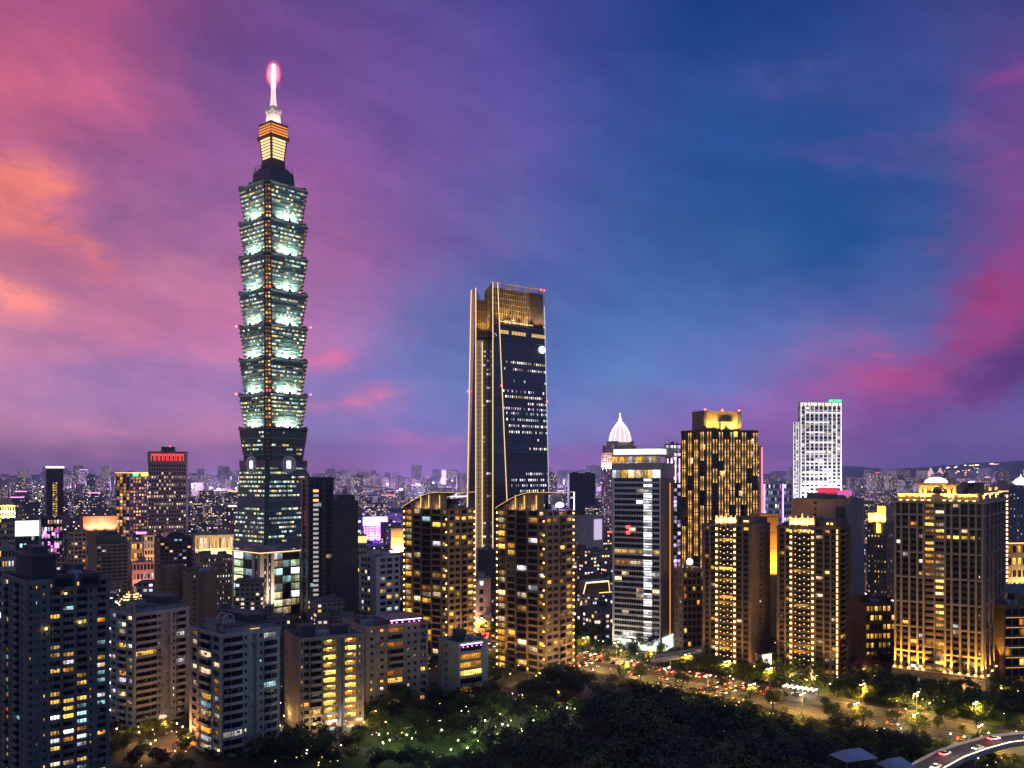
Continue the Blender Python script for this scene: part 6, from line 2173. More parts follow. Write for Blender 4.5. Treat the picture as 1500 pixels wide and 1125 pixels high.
for (px, py, n_, sx, sy) in ((1428, 682, 9, 14, 1), (1456, 680, 6, 10, 1), (1388, 685, 6, 8, 1), (1420, 690, 14, 40, 10), (1300, 690, 5, 20, 1), (1405, 703, 12, 40, 6)):
    for k in range(n_):
        Y = 9300.
        p = world_at(px + cr.gauss(0, sx * .5), py + cr.gauss(0, sy * .5), Y)
        s_ = cr.uniform(3, 8)
        lights.box(p.x - s_ * 1.4, p.x + s_ * 1.4, p.y, p.y + 4, p.z, p.z + s_, cr.choice(lc[:3]))
o = stuff(lights.build('city_lights'))
o['label'] = 'countless small lamps, signs and lit shopfronts of the far city'
# glow of the lit streets between the middle rows
for k in range(46):
    y = cr.uniform(600, 1500)
    x = cr.uniform(-.56, .56) * y
    if not free(x, y, 8): continue
    l = empty('street_lamp', (x, y, 0), cr.uniform(0, 6), 'tall warm street lamp between the low blocks of the middle distance', 'street lamp', 'street lamps between the low blocks')
    m = MB()
    m.tube((0, 0, 0), (0, 0, 11), .12, DARKMETAL)
    m.build('pole', l)
    m = MB()
    m.box(-.6, .6, -.25, .25, 11, 11.2, LAMPWARM)
    m.build('lamp_head', l)
    point('street_glow', l, (0, 0, 13), 13000, cr.choice(((1, .5, .16), (1, .6, .3), (1, .55, .45), (.8, .5, 1), (1, .7, .5))), 1.2)


for k in range(26):          # masts added to light the far districts and the haze
    y = 2000 * (9000 / 2000) ** cr.random()
    x = cr.uniform(-.55, .55) * y
    l = empty('added_glow_mast', (x, y, 0), 0, 'tall mast added to brighten the hazy far city', 'light mast', 'added glow masts in the far city')
    m = MB()
    m.tube((0, 0, 0), (0, 0, 62), .8, DARKMETAL)
    m.build('pole', l)
    m = MB()
    m.box(-4, 4, -1, 1, 62, 64, glow('mast_light', (1, .9, .9), 12))
    m.build('lamp_head', l)
    point('mast_glow', l, (0, -4, 66), 2.4e6 * (y / 3000) ** 1.4, cr.choice(((.5, .35, 1), (.9, .5, .9), (.55, .55, 1), (.6, .45, 1))), 5)


# ------------------------------------------------------------------ trees
def leafm(name, c1, c2):
    m, N, bs = principled(name)
    isl = N.n('ShaderNodeNewGeometry').outputs['Random Per Island']
    nz = N.noise(N.n('ShaderNodeTexCoord').outputs['Object'], .45, 2).outputs['Fac']
    N.put(bs.inputs['Base Color'], N.mix(N.m('MULTIPLY_ADD', isl, .5, N.rng(nz, .3, .7, 0, .5)), c1, c2))
    bs.inputs['Roughness'].default_value = .6
    bs.inputs['Subsurface Weight'].default_value = 0
    return m


LEAFA = leafm('leaf_green', (.028, .055, .012), (.12, .18, .03))
LEAFB = leafm('leaf_dark', (.012, .024, .014), (.04, .066, .028))
LEAFD = leafm('leaf_deep_teal', (.012, .026, .018), (.04, .065, .04))
LEAFC = leafm('leaf_lamplit', (.09, .13, .015), (.30, .33, .05))  # lamplight on foliage put into a brighter yellow-green leaf colour
BARK = wallm('bark', (.07, .05, .035), .9)


def leafquad(b, c, s, m, rr, fs=None):
    a = Vector((rr.gauss(0, 1), rr.gauss(0, 1), rr.gauss(0, .7))).normalized()
    n = Vector((rr.gauss(0, .6), rr.gauss(0, .6), 1)).normalized()
    u = a.cross(n).normalized() * s * rr.uniform(.7, 1.2)
    w = n.cross(u).normalized() * s * rr.uniform(.4, .7)
    b.quad(tuple(c - u), tuple(c - w), tuple(c + u), tuple(c + w), m)


def crown_mesh(seed, rx, rz, nclump, nleaf, ls, m):
    rr = random.Random(seed)
    b = MB()
    for k in range(nclump):
        d = Vector((rr.gauss(0, 1), rr.gauss(0, 1), rr.gauss(0, .8))).normalized()
        rad = rr.uniform(.35, 1.) ** .6
        c = Vector((d.x * rx * rad, d.y * rx * rad, d.z * rz * rad))
        cs = rr.uniform(.22, .42) * rx
        for q in range(nleaf):
            o = Vector((rr.gauss(0, .5), rr.gauss(0, .5), rr.gauss(0, .34))) * cs
            leafquad(b, c + o, ls, m, rr)
    return b


def trunk_mesh(seed, h, rx):
    rr = random.Random(seed)
    b = MB()
    b.tube((0, 0, 0), (.1, 0, h * .5), .22, BARK, .15)
    for k in range(5):
        a = rr.uniform(0, 6.3)
        b.tube((.1, 0, h * .45), (math.cos(a) * rx * .6, math.sin(a) * rx * .6, h * rr.uniform(.62, .85)), .1, BARK, .04, 5)
    return b


TREES = []
for k in range(6):
    h = 8.5 + k * .5
    rx = 3.6 + (k % 3) * .5
    TREES.append((crown_mesh(k, rx, rx * .8, 42, 34, .42, (LEAFA, LEAFB, LEAFA, LEAFC, LEAFB, LEAFA)[k]), trunk_mesh(k, h, rx), h))
palmc = MB()
rr = random.Random(9)
for k in range(16):
    a = 2 * math.pi * k / 16 + rr.uniform(-.1, .1)
    el_ = rr.uniform(.1, .9)
    prev = Vector((0, 0, 0))
    for q in range(1, 6):
        f = q / 5
        p = Vector((math.cos(a) * 2.6 * f, math.sin(a) * 2.6 * f, 1.6 * f * el_ - 2.2 * f * f * (1 - el_ * .5)))
        sd = Vector((-math.sin(a), math.cos(a), 0)) * .34 * (1.1 - f)
        palmc.quad(tuple(prev - sd), tuple(prev + sd), tuple(p + sd * .7), tuple(p - sd * .7), LEAFC)
        prev = p
palmt = MB()
palmt.tube((0, 0, 0), (.15, 0, 7.4), .2, BARK, .14)
TR = random.Random(5)
ntree = {'n': 0}


def tree(x, y, label, group, k=None, sc_=1., palm=False, z=0.):
    o = empty('palm_tree' if palm else 'tree', (x, y, z), TR.uniform(0, 6.28), label, 'palm' if palm else 'tree', group)
    o.scale = (sc_ * 1.3,) * 3
    if palm:
        palmt.build('trunk', o)
        palmc.build('crown', o, Matrix.Translation((.15, 0, 7.4)))
    else:
        c, t, h = TREES[k if k is not None else TR.randrange(6)]
        t.build('trunk', o)
        c.build('crown', o, Matrix.Translation((0, 0, h * .6)))
    ntree['n'] += 1


def clear(x, y, r=3):
    for B in BUILDINGS:
        p = B.M.inverted() @ Vector((x, y, 0))
        if -r < p.x < B.w + r and -r < p.y < B.d + r: return False
    return True


# along the avenue
t = 90.
while t < AVL - 30:
    p, d = ave_at(t)
    n = Vector((-d.y, d.x, 0))
    for o, lab, grp in ((19.5, 'leafy street tree on the pavement between the avenue and the towers', 'street trees on the tower side of the avenue'), (-19.5, 'leafy street tree on the pavement between the avenue and the dark hill', 'street trees on the hill side of the avenue')):
        if TR.random() < (.84 if o > 0 else .42):
            q = p + n * (o + TR.uniform(-1, 1)) + d * TR.uniform(-2, 2)
            if clear(q.x, q.y): tree(q.x, q.y, lab, grp, TR.choice((0, 3, 3, 2, 5)), TR.uniform(.55, .85))
    for _q in range(2):
        q = p + d * TR.uniform(-6, 6)
        tree(q.x, q.y, 'small round yellow-lit tree on the avenue median', 'trees on the avenue median', 3, TR.uniform(.26, .42), z=.17)
    t += 12.5
# gardens at the foot of the towers
for (n_, x0, x1, y0, y1, lab, grp, ks, s0_, s1_) in (
        (18, 1010, 1235, 975, 1002, 'garden tree at the foot of the two ornament towers', 'garden trees by the ornament towers', (0, 1, 2, 5), .6, .95),
        (18, 1235, 1330, 975, 1035, 'garden tree around the red-roofed house', 'garden trees by the red-roofed house', (0, 1, 2, 4), .6, 1.),
        (24, 1310, 1500, 1012, 1062, 'dark leafy tree in the garden before the domed stone tower', 'garden trees before the domed stone tower', (1, 4, 1, 0), .8, 1.15),
        (10, 845, 900, 900, 945, 'dark street tree left of the pale slim tower', 'street trees left of the pale slim tower', (1, 4, 0), .9, 1.2),
        (8, 900, 1010, 942, 965, 'small tree before the white lobby of the slim tower', 'trees before the white lobby', (2, 5, 4), .5, .8),
        (14, 530, 720, 1020, 1062, 'garden tree in front of the neon-roofed blocks', 'garden trees by the neon-roofed blocks', (1, 2, 4, 0), .5, .85),
        (30, 520, 850, 1035, 1112, 'park tree on the green-lit lawn below the curved towers', 'park trees on the green-lit lawn', (0, 2, 5, 4), .55, .95),
        (10, 290, 480, 1085, 1124, 'garden tree at the foot of the blue-grey and brown blocks', 'garden trees below the blue-grey block', (1, 2, 4), .55, .9),
        (7, 168, 275, 1072, 1124, 'plaza tree beside the grey bow-balconied block', 'plaza trees by the grey block', (0, 3, 2), .45, .7),
        (9, 1200, 1480, 1085, 1125, 'bushy tree on the verge between hill and avenue', 'verge trees below the avenue', (0, 5, 4), .5, .95),
        (14, 790, 890, 996, 1026, 'tree on the dark corner between the avenue and the hill foot', 'trees at the hill foot corner', (1, 4, 0), .6, .95),
        (8, 700, 850, 990, 1030, 'dark tree before the nearer curved tower', 'trees before the nearer curved tower', (1, 4), .6, .9)):
    done, tries = 0, 0
    while done < n_ and tries < 400:
        tries += 1
        x, y = P2(TR.uniform(x0, x1), TR.uniform(y0, y1))
        on_road = min((Vector((x, y, 0)) - ave_at(k)[0]).length for k in range(0, int(AVL), 12)) < 20
        if not clear(x, y, 2.2) or on_road or hill_z(x, y) > 6: continue
        tree(x, y, lab, grp, TR.choice(ks), TR.uniform(s0_, s1_))
        done += 1
for k in range(16):
    x, y = P2(TR.uniform(1150, 1300), TR.uniform(1000, 1022))
    if clear(x, y, 1.5): tree(x, y, 'palm with upright fronds in the garden by the red-roofed house', 'palms by the red-roofed house', None, TR.uniform(.7, 1), True)


# the rest of the planting between the buildings: one canopy
can = MB()
beads = MB()
beadm = [glow('bead_%s' % n_, c_, s_) for n_, c_, s_ in (('warm', (1, .62, .2), 9), ('gold', (1, .5, .1), 8), ('white', (1, .92, .8), 9), ('yellow_green', (.8, 1, .3), 5))]
small = [crown_mesh(300 + k, 3.4, 2.7, 22, 22, .55, (LEAFA, LEAFB, LEAFB, LEAFA)[k]) for k in range(4)]
nb_ = 0
for k in range(9000):
    px, py = TR.uniform(160, 1500), TR.uniform(905, 1130)
    x, y = P2(px, py)
    if hill_z(x, y) > 5 or not clear(x, y, 2.4): continue
    dr = min((Vector((x, y, 0)) - ave_at(q)[0]).length for q in range(0, int(AVL), 14))
    if dr < 20: continue
    near_ = min(((Vector((x, y, 0)) - ave_at(q)[0]).length, q) for q in range(0, int(AVL), 14))[1]
    pa, da = ave_at(near_)
    hillside = (Vector((x, y, 0)) - pa).dot(Vector((-da.y, da.x, 0))) < 0 and px > 840 and dr < 48
    dens = .85 if px > 840 else .8 if py > 1040 or px > 620 else .5
    if 560 < px < 690 and 1088 < py < 1114: dens = .12          # the open lawn
    if 175 < px < 262 and 1066 < py < 1112: dens = .12          # the plaza
    if TR.random() < .22 * max(0, math.sin(x * .13 + 1.7) * math.sin(y * .11 + .4) + .25 + .35 * math.sin(x * .041 + y * .07)):
        s_ = TR.uniform(.10, .24)
        z_ = TR.choice((.6, 1.2, 2.4, 3.5, 5.0))
        beads.add([(x - s_, y, z_), (x, y - s_, z_), (x + s_, y, z_), (x, y + s_, z_), (x, y, z_ + s_), (x, y, z_ - s_)], [(0, 1, 4), (1, 2, 4), (2, 3, 4), (3, 0, 4), (1, 0, 5), (2, 1, 5), (3, 2, 5), (0, 3, 5)], TR.choices(beadm, (5, 4, 3, 2))[0])
    if TR.random() > dens or nb_ >= 620: continue
    s_ = TR.uniform(.2, .36) if hillside else TR.uniform(.55, 1.0)
    can.merge(small[TR.randrange(4)], Matrix.Translation((x, y, 3.6 * s_ + TR.uniform(0, .8))) @ Matrix.Rotation(TR.uniform(0, 6.28), 4, 'Z') @ Matrix.Scale(s_, 4))
    nb_ += 1
bright = [crown_mesh(310 + k, 3.4, 2.4, 22, 24, .5, LEAFC) for k in range(2)]
t = 95.
while t < AVL - 20:
    p, d = ave_at(t)
    n = Vector((-d.y, d.x, 0))
    for o in (-23.5, -28, -33, -39, -45, 23.5, 28):
        if TR.random() < (.95 if o < 0 else .62):
            q = p + n * (o + TR.uniform(-2, 2)) + d * TR.uniform(-3, 3)
            if not clear(q.x, q.y, 2) or hill_z(q.x, q.y) > 5: continue
            s_ = TR.uniform(.34, .62) if o < 0 else TR.uniform(.3, .7)
            can.merge(bright[TR.randrange(2)] if TR.random() < .6 else small[TR.randrange(4)], Matrix.Translation((q.x, q.y, 2.2 * s_)) @ Matrix.Rotation(TR.uniform(0, 6.28), 4, 'Z') @ Matrix.Scale(s_, 4))
    t += 5.
o = stuff(can.build('tree_canopy'))
o['label'] = 'dense dark tree canopy filling the gardens between towers and avenue'
o = stuff(beads.build('garden_lights'))
o['label'] = 'many small warm garden lights and lanterns among the trees'


# wood on the hill
import numpy as np
hr = random.Random(3)
protos = []
for k in range(5):
    cb = crown_mesh(100 + k, 3.8, 2.7, 24, 34, .30, LEAFB)
    protos.append(np.array(cb.v, dtype=np.float32))
allv, cols_ = [], 0
ns = np.random.RandomState(4)
for k in range(5600):
    y = hr.uniform(88, 300)
    x = hr.uniform(-95, 165)
    z = hill_z(x, y)
    if z < 4: continue
    if abs(x) > .62 * y + 10: continue
    if cols_ > 800: break
    if 180 < y < 214 and 66 < x < 96: continue
    p = protos[hr.randrange(5)]
    a = hr.uniform(0, 6.28)
    s_ = hr.uniform(.7, 1.45) * min(1, .5 + z / 48)
    rot = np.array([[math.cos(a), -math.sin(a), 0], [math.sin(a), math.cos(a), 0], [0, 0, 1]], dtype=np.float32)
    allv.append((p * s_) @ rot.T + np.array([x, y, z + 3.2 * s_ + hr.uniform(-.8, 1.0)], dtype=np.float32))
    cols_ += 1
V = np.concatenate(allv)
me = bpy.data.meshes.new('forest')
me.vertices.add(len(V))
me.vertices.foreach_set('co', V.ravel())
nf_ = len(V) // 4
me.loops.add(len(V))
me.loops.foreach_set('vertex_index', np.arange(len(V), dtype=np.int32))
me.polygons.add(nf_)
me.polygons.foreach_set('loop_start', np.arange(0, len(V), 4, dtype=np.int32))
for m_ in (LEAFB, LEAFD, LEAFA): me.materials.append(m_)
me.polygons.foreach_set('material_index', np.concatenate([np.full(len(v_) // 4, hr.choice((0, 0, 1, 2)), dtype=np.int32) for v_ in allv]))
me.update()
o = bpy.data.objects.new('forest', me)
sc.collection.objects.link(o)
stuff(o)
o['label'] = 'dark dense wood covering the hill below the viewpoint'


# ------------------------------------------------------------------ street furniture, cars, overpass
def lampparts():
    pole = MB(); pole.tube((0, 0, 0), (0, 0, 8.6), .13, STEEL, .08)
    arm = MB()
    for sx in (-1, 1): arm.tube((0, 0, 8.5), (sx * 1.9, 0, 8.95), .06, STEEL)
    hd = []
    for sx in (-1, 1):
        h_ = MB(); h_.box(sx * 1.9 - .55, sx * 1.9 + .55, -.22, .22, 8.8, 8.96, AVELAMP); h_.box(sx * 1.9 - .6, sx * 1.9 + .6, -.25, .25, 8.97, 9.06, DARKMETAL)
        hd.append(h_)
    return pole, arm, hd


AVELAMP = glow('avenue_lamp', (1, .78, .42), 40)
LP = lampparts()
t, k = 100., 0
while t < AVL - 20:
    p, d = ave_at(t)
    n = Vector((-d.y, d.x, 0))
    o = 18. if k % 2 else -18.
    q = p + n * o
    l = empty('street_lamp', (q.x, q.y, .17), math.atan2(d.y, d.x) + R(90), 'two-armed street lamp on the avenue pavement', 'street lamp', 'street lamps along the avenue')
    LP[0].build('pole', l); LP[1].build('arm', l)
    for h_ in LP[2]: h_.build('lamp_head', l)
    for sx in (-1.9, 1.9): spot('lamp_light', l, (sx, 0, 8.7), (sx, 0, 0), 2500, (1, .56, .11), 155, .3, .5)
    t += 12.
    k += 1


PLAMP = {}


def parklamp(x, y, col, power, label, group, h=4., z=0., cname='warm'):
    if cname not in PLAMP:
        a = MB(); a.tube((0, 0, 0), (0, 0, h), .07, DARKMETAL)
        g_ = MB(); g_.lathe([(.08, h), (.24, h + .2), (.24, h + .36), (.08, h + .5)], 0, 0, glow('garden_lamp_' + cname, col, 12), 8)
        PLAMP[cname] = (a, g_)
    l = empty('garden_lamp', (x, y, z), 0, label, 'lamp', group)
    PLAMP[cname][0].build('pole', l)
    PLAMP[cname][1].build('globe', l)
    point('garden_light', l, (0, 0, h + 1.0), power * 1.8, col, .35)


for (n_, x0, x1, y0, y1, cn, col, pw, lab, grp) in (
        (12, 540, 720, 1085, 1118, 'green', (.9, 1, .45), 420, 'white-green garden lamp on the park lawn', 'lamps on the park lawn'),
        (10, 700, 850, 1045, 1080, 'white', (1, .9, .6), 700, 'white garden lamp under the park trees', 'lamps under the park trees'),
        (12, 1010, 1300, 985, 1020, 'warm', (1, .6, .2), 1300, 'warm garden lamp before the ornament towers', 'lamps before the ornament towers'),
        (12, 1310, 1500, 1020, 1058, 'warm', (1, .6, .2), 1300, 'warm garden lamp before the domed stone tower', 'lamps before the domed stone tower'),
        (9, 170, 285, 1070, 1122, 'warm', (1, .6, .2), 900, 'warm plaza lamp beside the grey block', 'lamps in the plaza'),
        (8, 900, 1010, 950, 965, 'white', (1, .9, .6), 1100, 'white garden lamp before the pale slim tower', 'lamps before the pale slim tower'),
        (9, 400, 640, 1050, 1080, 'warm', (1, .6, .2), 700, 'warm path lamp below the brown blocks', 'lamps below the brown blocks'),
        (7, 845, 900, 895, 950, 'white', (1, .9, .6), 1500, 'white lamp among dark trees left of the slim tower', 'lamps left of the slim tower'),
        (8, 1380, 1500, 1085, 1122, 'green', (.9, 1, .45), 350, 'greenish lamp by the overpass', 'lamps by the overpass'),
        (8, 700, 860, 985, 1010, 'warm', (1, .6, .2), 900, 'warm lamp before the nearer curved tower', 'lamps before the nearer curved tower')):
    done = 0
    for _ in range(300):
        x, y = P2(TR.uniform(x0, x1), TR.uniform(y0, y1))
        if not clear(x, y, 1.2) or hill_z(x, y) > 5: continue
        parklamp(x, y, col, pw, lab, grp, cname=cn)
        done += 1
        if done >= n_: break
x, y = P2(266, 1093)
parklamp(x, y, (1, .22, .03), 5200, 'orange lamp glowing among the plaza trees', None, cname='orange')
x, y = P2(818, 1028)
parklamp(x, y, (1, .4, .06), 2600, 'lone orange lamp at the edge of the dark hill', None, cname='deep_orange')
x, y = P2(869, 999)
parklamp(x, y, (.75, .35, 1), 1600, 'big violet-white lamp by the road at the foot of the hill', None, h=6, cname='violet')


def carmeshes(colour):
    m = wallm('car_paint_' + colour[0], colour[1], .3, .05)
    body = MB()
    prof = [(-2.2, .35), (2.2, .35), (2.25, .75), (1.3, .95), (-2.1, .98), (-2.25, .7)]
    body.loft([(x, -.88, z) for x, z in prof], [(x, .88, z) for x, z in prof], m)
    roof = MB()
    pr = [(-1.9, .98), (1.2, .96), (.45, 1.42), (-1.2, 1.44)]
    roof.loft([(x, -.8, z) for x, z in pr], [(x, .8, z) for x, z in pr], GLASS)
    roof.box(-1.15, .4, -.7, .7, 1.44, 1.48, m)
    wh = MB(); wh.lathe([(.33, -.1), (.33, .1)], 0, 0, DARKMETAL, 10)
    hl = MB(); hl.box(2.2, 2.32, -.25, .25, .58, .82, glow('headlight', (1, .88, .7), 7))
    tl = MB(); tl.box(-2.33, -2.2, -.34, .34, .6, .92, glow('taillight', (1, .03, .03), 26))
    return body, roof, wh, hl, tl


CARS = [carmeshes(c) for c in (('silver', (.45, .45, .47)), ('white', (.7, .7, .7)), ('black', (.03, .03, .035)), ('yellow', (.6, .36, .03)))]


def car(p, ang, label, group, z=.02):
    ms = CR2.choice(CARS)
    c = empty('car', (p.x, p.y, p.z + z), ang, label, 'car', group)
    ms[0].build('body', c)
    ms[1].build('cabin', c)
    for x in (-1.35, 1.35):
        for y in (-.8, .8): ms[2].build('wheel', c, Matrix.Translation((x, y, .33)) @ Matrix.Rotation(R(90), 4, 'X'))
    for y in (-.55, .55):
        ms[3].build('headlight', c, Matrix.Translation((0, y, 0)))
        ms[4].build('taillight', c, Matrix.Translation((0, y, 0)))
    return c


CR2 = random.Random(12)
t = 95.
while t < AVL - 60:
    p, d = ave_at(t)
    n = Vector((-d.y, d.x, 0))
    ang = math.atan2(d.y, d.x)
    dense = .75 if t < 330 else .12
    for o in (4.2, 7.8, 11.4, 14.8):
        if CR2.random() < dense * .75:
            q = p + n * o + d * CR2.uniform(-2, 2)
            c = car(q, ang + math.pi, 'car driving away along the avenue, tail lamps glowing red', 'cars driving away along the avenue')
    for o in (-4.2, -7.8, -11.4):
        if CR2.random() < dense * .5:
            q = p + n * o + d * CR2.uniform(-2, 2)
            c = car(q, ang, 'car coming along the avenue with its white headlamps on', 'cars coming along the avenue')
    t += 9.
for t in range(110, 330, 22):
    p, d = ave_at(t)
    n = Vector((-d.y, d.x, 0))

# white lit entrance pavilion between the ornament towers
x, y = P2(1123, 986)
ep = empty('entrance_pavilion', (x, y, 0), R(30), 'glazed entrance pavilion shining white between the two ornament towers', 'pavilion')
m = MB(); m.box(-3.6, 3.6, -.1, 5, 0, 10.5, W_PALE); m.build('hall', ep)
for k in range(4):
    for q in range(3):
        m = MB(); m.box(-3.3 + k * 1.7, -1.85 + k * 1.7, -.35, -.14, .4 + q * 3.4, 3.5 + q * 3.4, glow('entrance_white_light', (1, .93, .75), 1.7, 'FRONT')); m.build('lit_pane', ep)
m = MB(); m.box(-4.2, 4.2, -1.6, 5.2, 10.52, 10.9, W_NIGHT); m.build('roof', ep)
# string-lit trellis in the garden
x, y = P2(1172, 1017)
tl_ = empty('trellis', (x, y, 0), R(-40), 'low garden trellis hung with white string lights beside the avenue', 'trellis')
m = MB()
for k in range(7):
    for q in range(2): m.tube((k * 2.4 - 7.2, q * 6 - 3, 0), (k * 2.4 - 7.2, q * 6 - 3, 3.2), .08, STEEL)
    m.tube((k * 2.4 - 7.2, -3, 3.2), (k * 2.4 - 7.2, 3, 3.2), .07, STEEL)
m.build('frame', tl_)
m = MB()
for k in range(7):
    for q in range(9):
        c_ = (k * 2.4 - 7.2, q * .75 - 3, 3.3 - .5 * math.sin(math.pi * (q % 3) / 3))
        m.box(c_[0] - .13, c_[0] + .13, c_[1] - .13, c_[1] + .13, c_[2], c_[2] + .26, glow('string_white_light', (1, .95, .8), 9))
m.build('string_lights', tl_)
point('trellis_lamp', tl_, (0, 0, 4.2), 2500, (1, .95, .85), .4)

# footbridge over the avenue
fb = empty('footbridge', (*P2(965, 985), 0), R(38), 'pale roofed footbridge with round posts over the avenue', 'footbridge')
m = MB(); m.box(-4, 44, -1.8, 1.8, 5.6, 6.1, CONC); m.build('deck', fb)
m = MB(); m.box(-4.3, 44.3, -2.1, 2.1, 8.8, 9.1, W_PALE); m.build('canopy', fb)
for y in (-1.85, 1.85):
    m = MB(); m.box(-4, 44, y - .06, y + .06, 6.1, 7.2, STEEL); m.build('railing', fb)
for x in (-3, 9, 21, 33, 43):
    m = MB(); m.tube((x, 0, 0), (x, 0, 5.6), .4, CONC, n=10); m.build('post', fb)
    m = MB(); m.tube((x, -1.7, 6.1), (x, -1.7, 8.8), .1, STEEL); m.build('canopy_post', fb)
m = MB(); m.box(-3.5, 43.5, -.12, .12, 8.66, 8.78, glow('bridge_light', (1, .9, .75), 8)); m.build('light_line', fb)

# curved overpass
OV = [world_at(px, py, None, 7.5) for px, py in ((1330, 1150), (1362, 1124), (1392, 1108), (1425, 1096), (1462, 1086), (1505, 1081), (1560, 1079))]
ob = MB(); pl_, pr_ = MB(), MB(); lm = MB()
for i, (a, c) in enumerate(zip(OV, OV[1:])):
    def nn(k):
        d = (OV[min(k + 1, len(OV) - 1)] - OV[max(k - 1, 0)]).normalized()
        return Vector((-d.y, d.x, 0))
    n0, n1 = nn(i) * 5, nn(i + 1) * 5
    q = [a - n0, a + n0, c + n1, c - n1]
    ob.loft([(v.x, v.y, 6.7) for v in q], [(v.x, v.y, 7.5) for v in q], CONC, top=G_ROAD)
    for s_, tgt in ((-1, pr_), (1, pl_)):
        e = [a + n0 * s_, a + n0 * s_ * .94, c + n1 * s_ * .94, c + n1 * s_]
        tgt.loft([(v.x, v.y, 7.5) for v in e], [(v.x, v.y, 8.5) for v in e], W_PALE)
    lm.tube(tuple(a - n0 * .9 + UP * .95), tuple(c - n1 * .9 + UP * .95), .06, glow('parapet_light', (1, .75, .5), 9))
ovr = empty('overpass', (OV[3].x, OV[3].y, 0), 0, 'curved concrete overpass with lit parapets sweeping past the verge', 'overpass')
Mo = Matrix.Translation((-OV[3].x, -OV[3].y, 0))
ob.build('deck', ovr, Mo); pl_.build('parapet', ovr, Mo); pr_.build('parapet', ovr, Mo); lm.build('parapet_light', ovr, Mo)
for i in (1, 3, 5):
    m = MB(); m.tube((OV[i].x, OV[i].y, 0), (OV[i].x, OV[i].y, 6.7), .9, CONC, n=10); m.build('pier', ovr, Mo)
for i in range(5):
    f = .1 + i * .2
    a = OV[1 + i] if 1 + i < len(OV) else OV[-1]
    d = (OV[2 + i] - OV[1 + i]).normalized() if 2 + i < len(OV) else Vector((1, 0, 0))
    n = Vector((-d.y, d.x, 0))
    car(Vector((a.x, a.y, 7.5)) + n * (1.8 if i % 2 else -1.8), math.atan2(d.y, d.x) + (0 if i % 2 else math.pi), 'car crossing the curved overpass with its lamps on', 'cars on the overpass')
    point('overpass_light', ovr, (a.x - OV[3].x - n.x * 4, a.y - OV[3].y - n.y * 4, 11), 1800, (1, .8, .6), .3)

# pale tarpaulin shelters on the slope
for (px, py, w_, d_, lab) in ((1250, 1108, 9, 6, 'larger pale blue tarpaulin shelter on the dark slope'), (1312, 1121, 7, 5, 'smaller pale blue tarpaulin shelter at the frame edge below the larger one')):
    p = world_at(px, py, 205)
    tn = empty('shelter', (p.x, p.y, p.z - 3), R(20), lab, 'shelter')
    m = MB()
    m.loft([(-w_ / 2, -d_ / 2, 3), (w_ / 2, -d_ / 2, 3), (w_ / 2, d_ / 2, 3), (-w_ / 2, d_ / 2, 3)], [(-w_ * .25, -d_ * .1, 4.6), (w_ * .25, -d_ * .1, 4.6), (w_ * .25, d_ * .1, 4.6), (-w_ * .25, d_ * .1, 4.6)], wallm('tarpaulin', (.42, .46, .62), .6))
    m.build('roof', tn)
    for sx in (-1, 1):
        for sy in (-1, 1):
            q = MB(); q.tube((sx * w_ * .48, sy * d_ * .48, -2), (sx * w_ * .48, sy * d_ * .48, 3), .06, STEEL); q.build('post', tn)

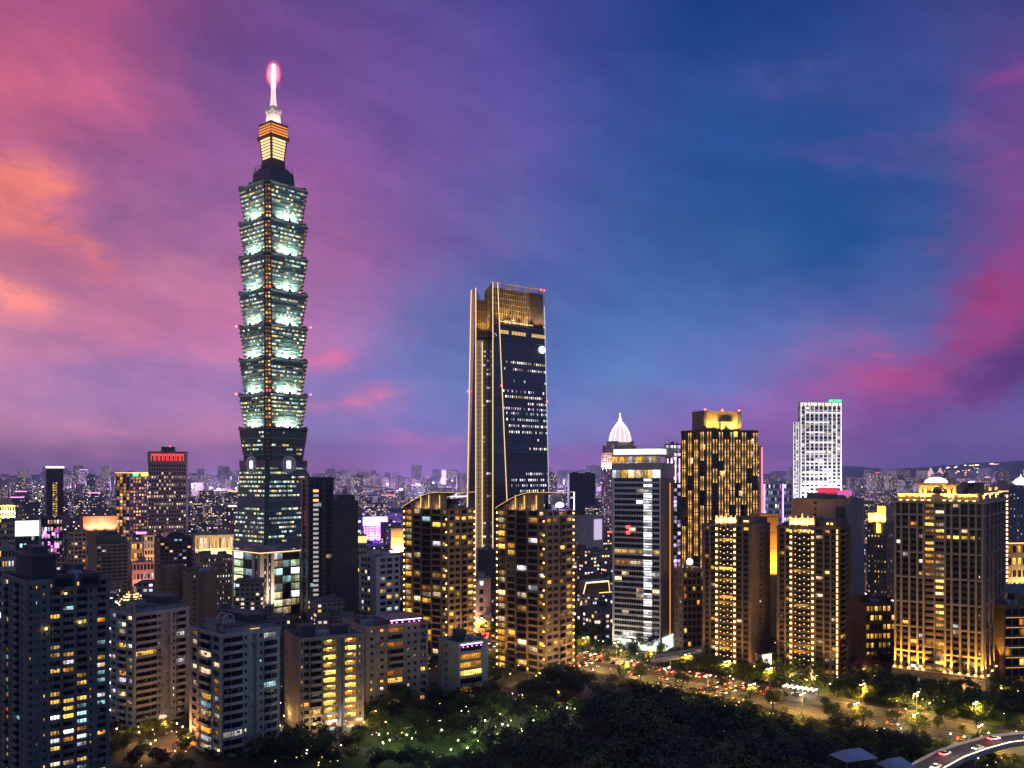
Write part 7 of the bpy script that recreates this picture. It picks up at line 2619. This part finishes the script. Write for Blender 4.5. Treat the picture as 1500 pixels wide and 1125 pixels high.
# glazed entertainment hall with a script sign and gold string lights
hl = empty('pavilion', (*world_at(868, None, 650)[:2], 0), R(10), 'angular glazed hall with a gold-lit roof edge and a script sign', 'pavilion')
zt2 = CAM_H - (853 - HY) / FOC * 650
m = MB()
m.loft([(-14, -8, 0), (13, -8, 0), (13, 14, 0), (-14, 14, 0)], [(-6, -4, zt2), (11, -4, zt2 + 1), (11, 14, zt2 + 1), (-6, 14, zt2)], wallm('hall_glass', (.10, .08, .075), .3))
m.build('hall', hl)
m = MB()
for a, c, r_ in (((-14, -8.2, 0), (-6, -4.2, zt2), .35), ((-6, -4.2, zt2 + .2), (11, -4.2, zt2 + 1.2), .6), ((13, -8.2, 0), (11, -4.2, zt2 + 1), .25)): m.tube(a, c, r_, glow('hall_gold_edge', (1, .72, .3), 2))
m.build('roof_edge_light', hl)
m = MB()
m.tube((-3.5, -7.2, zt2 * .62), (1.5, -8.6, 2), .9, glow('hall_beam', (1, .82, .45), 1.6))
m.build('entrance_light', hl)
tc_ = bpy.data.curves.new('sign', 'FONT')
tc_.body = 'Joytown'
tc_.size = 4.2
tc_.shear = .35
tc_.extrude = .12
to_ = bpy.data.objects.new('sign_curve', tc_)
sc.collection.objects.link(to_)
dg = bpy.context.evaluated_depsgraph_get()
sm = bpy.data.meshes.new_from_object(to_.evaluated_get(dg))
bpy.data.objects.remove(to_)
sm.materials.clear()
sm.materials.append(glow('sign_gold_light', (1, .75, .32), 3))
so_ = bpy.data.objects.new('sign', sm)
sc.collection.objects.link(so_)
so_.parent = hl
so_.location = (-6.4, -7.2, zt2 * .56)
so_.rotation_euler = (R(78), R(-6), 0)
for x in (-8, 2, 9): point('hall_lamp', hl, (x, -12, 5), 6000, (1, .7, .35), .5)


# ------------------------------------------------------------------ air
def haze():
    b = MB()
    b.box(-15000, 15000, -900, 17500, -3, 640, ROOF)
    o = b.build('haze')
    m = bpy.data.materials.new('haze_air')
    m.use_nodes = True
    t = m.node_tree
    t.nodes.clear()
    v = t.nodes.new('ShaderNodeVolumePrincipled')
    v.inputs['Color'].default_value = (.62, .64, 1, 1)
    v.inputs['Density'].default_value = HAZE
    v.inputs['Anisotropy'].default_value = .0
    q = t.nodes.new('ShaderNodeOutputMaterial')
    t.links.new(v.outputs[0], q.inputs['Volume'])
    o.data.materials.clear()
    o.data.materials.append(m)
    stuff(o)
    o['label'] = 'thin violet dusk haze over the whole city'


HAZE = 5.4e-5
haze()
for b in BUILDINGS: b.finish()
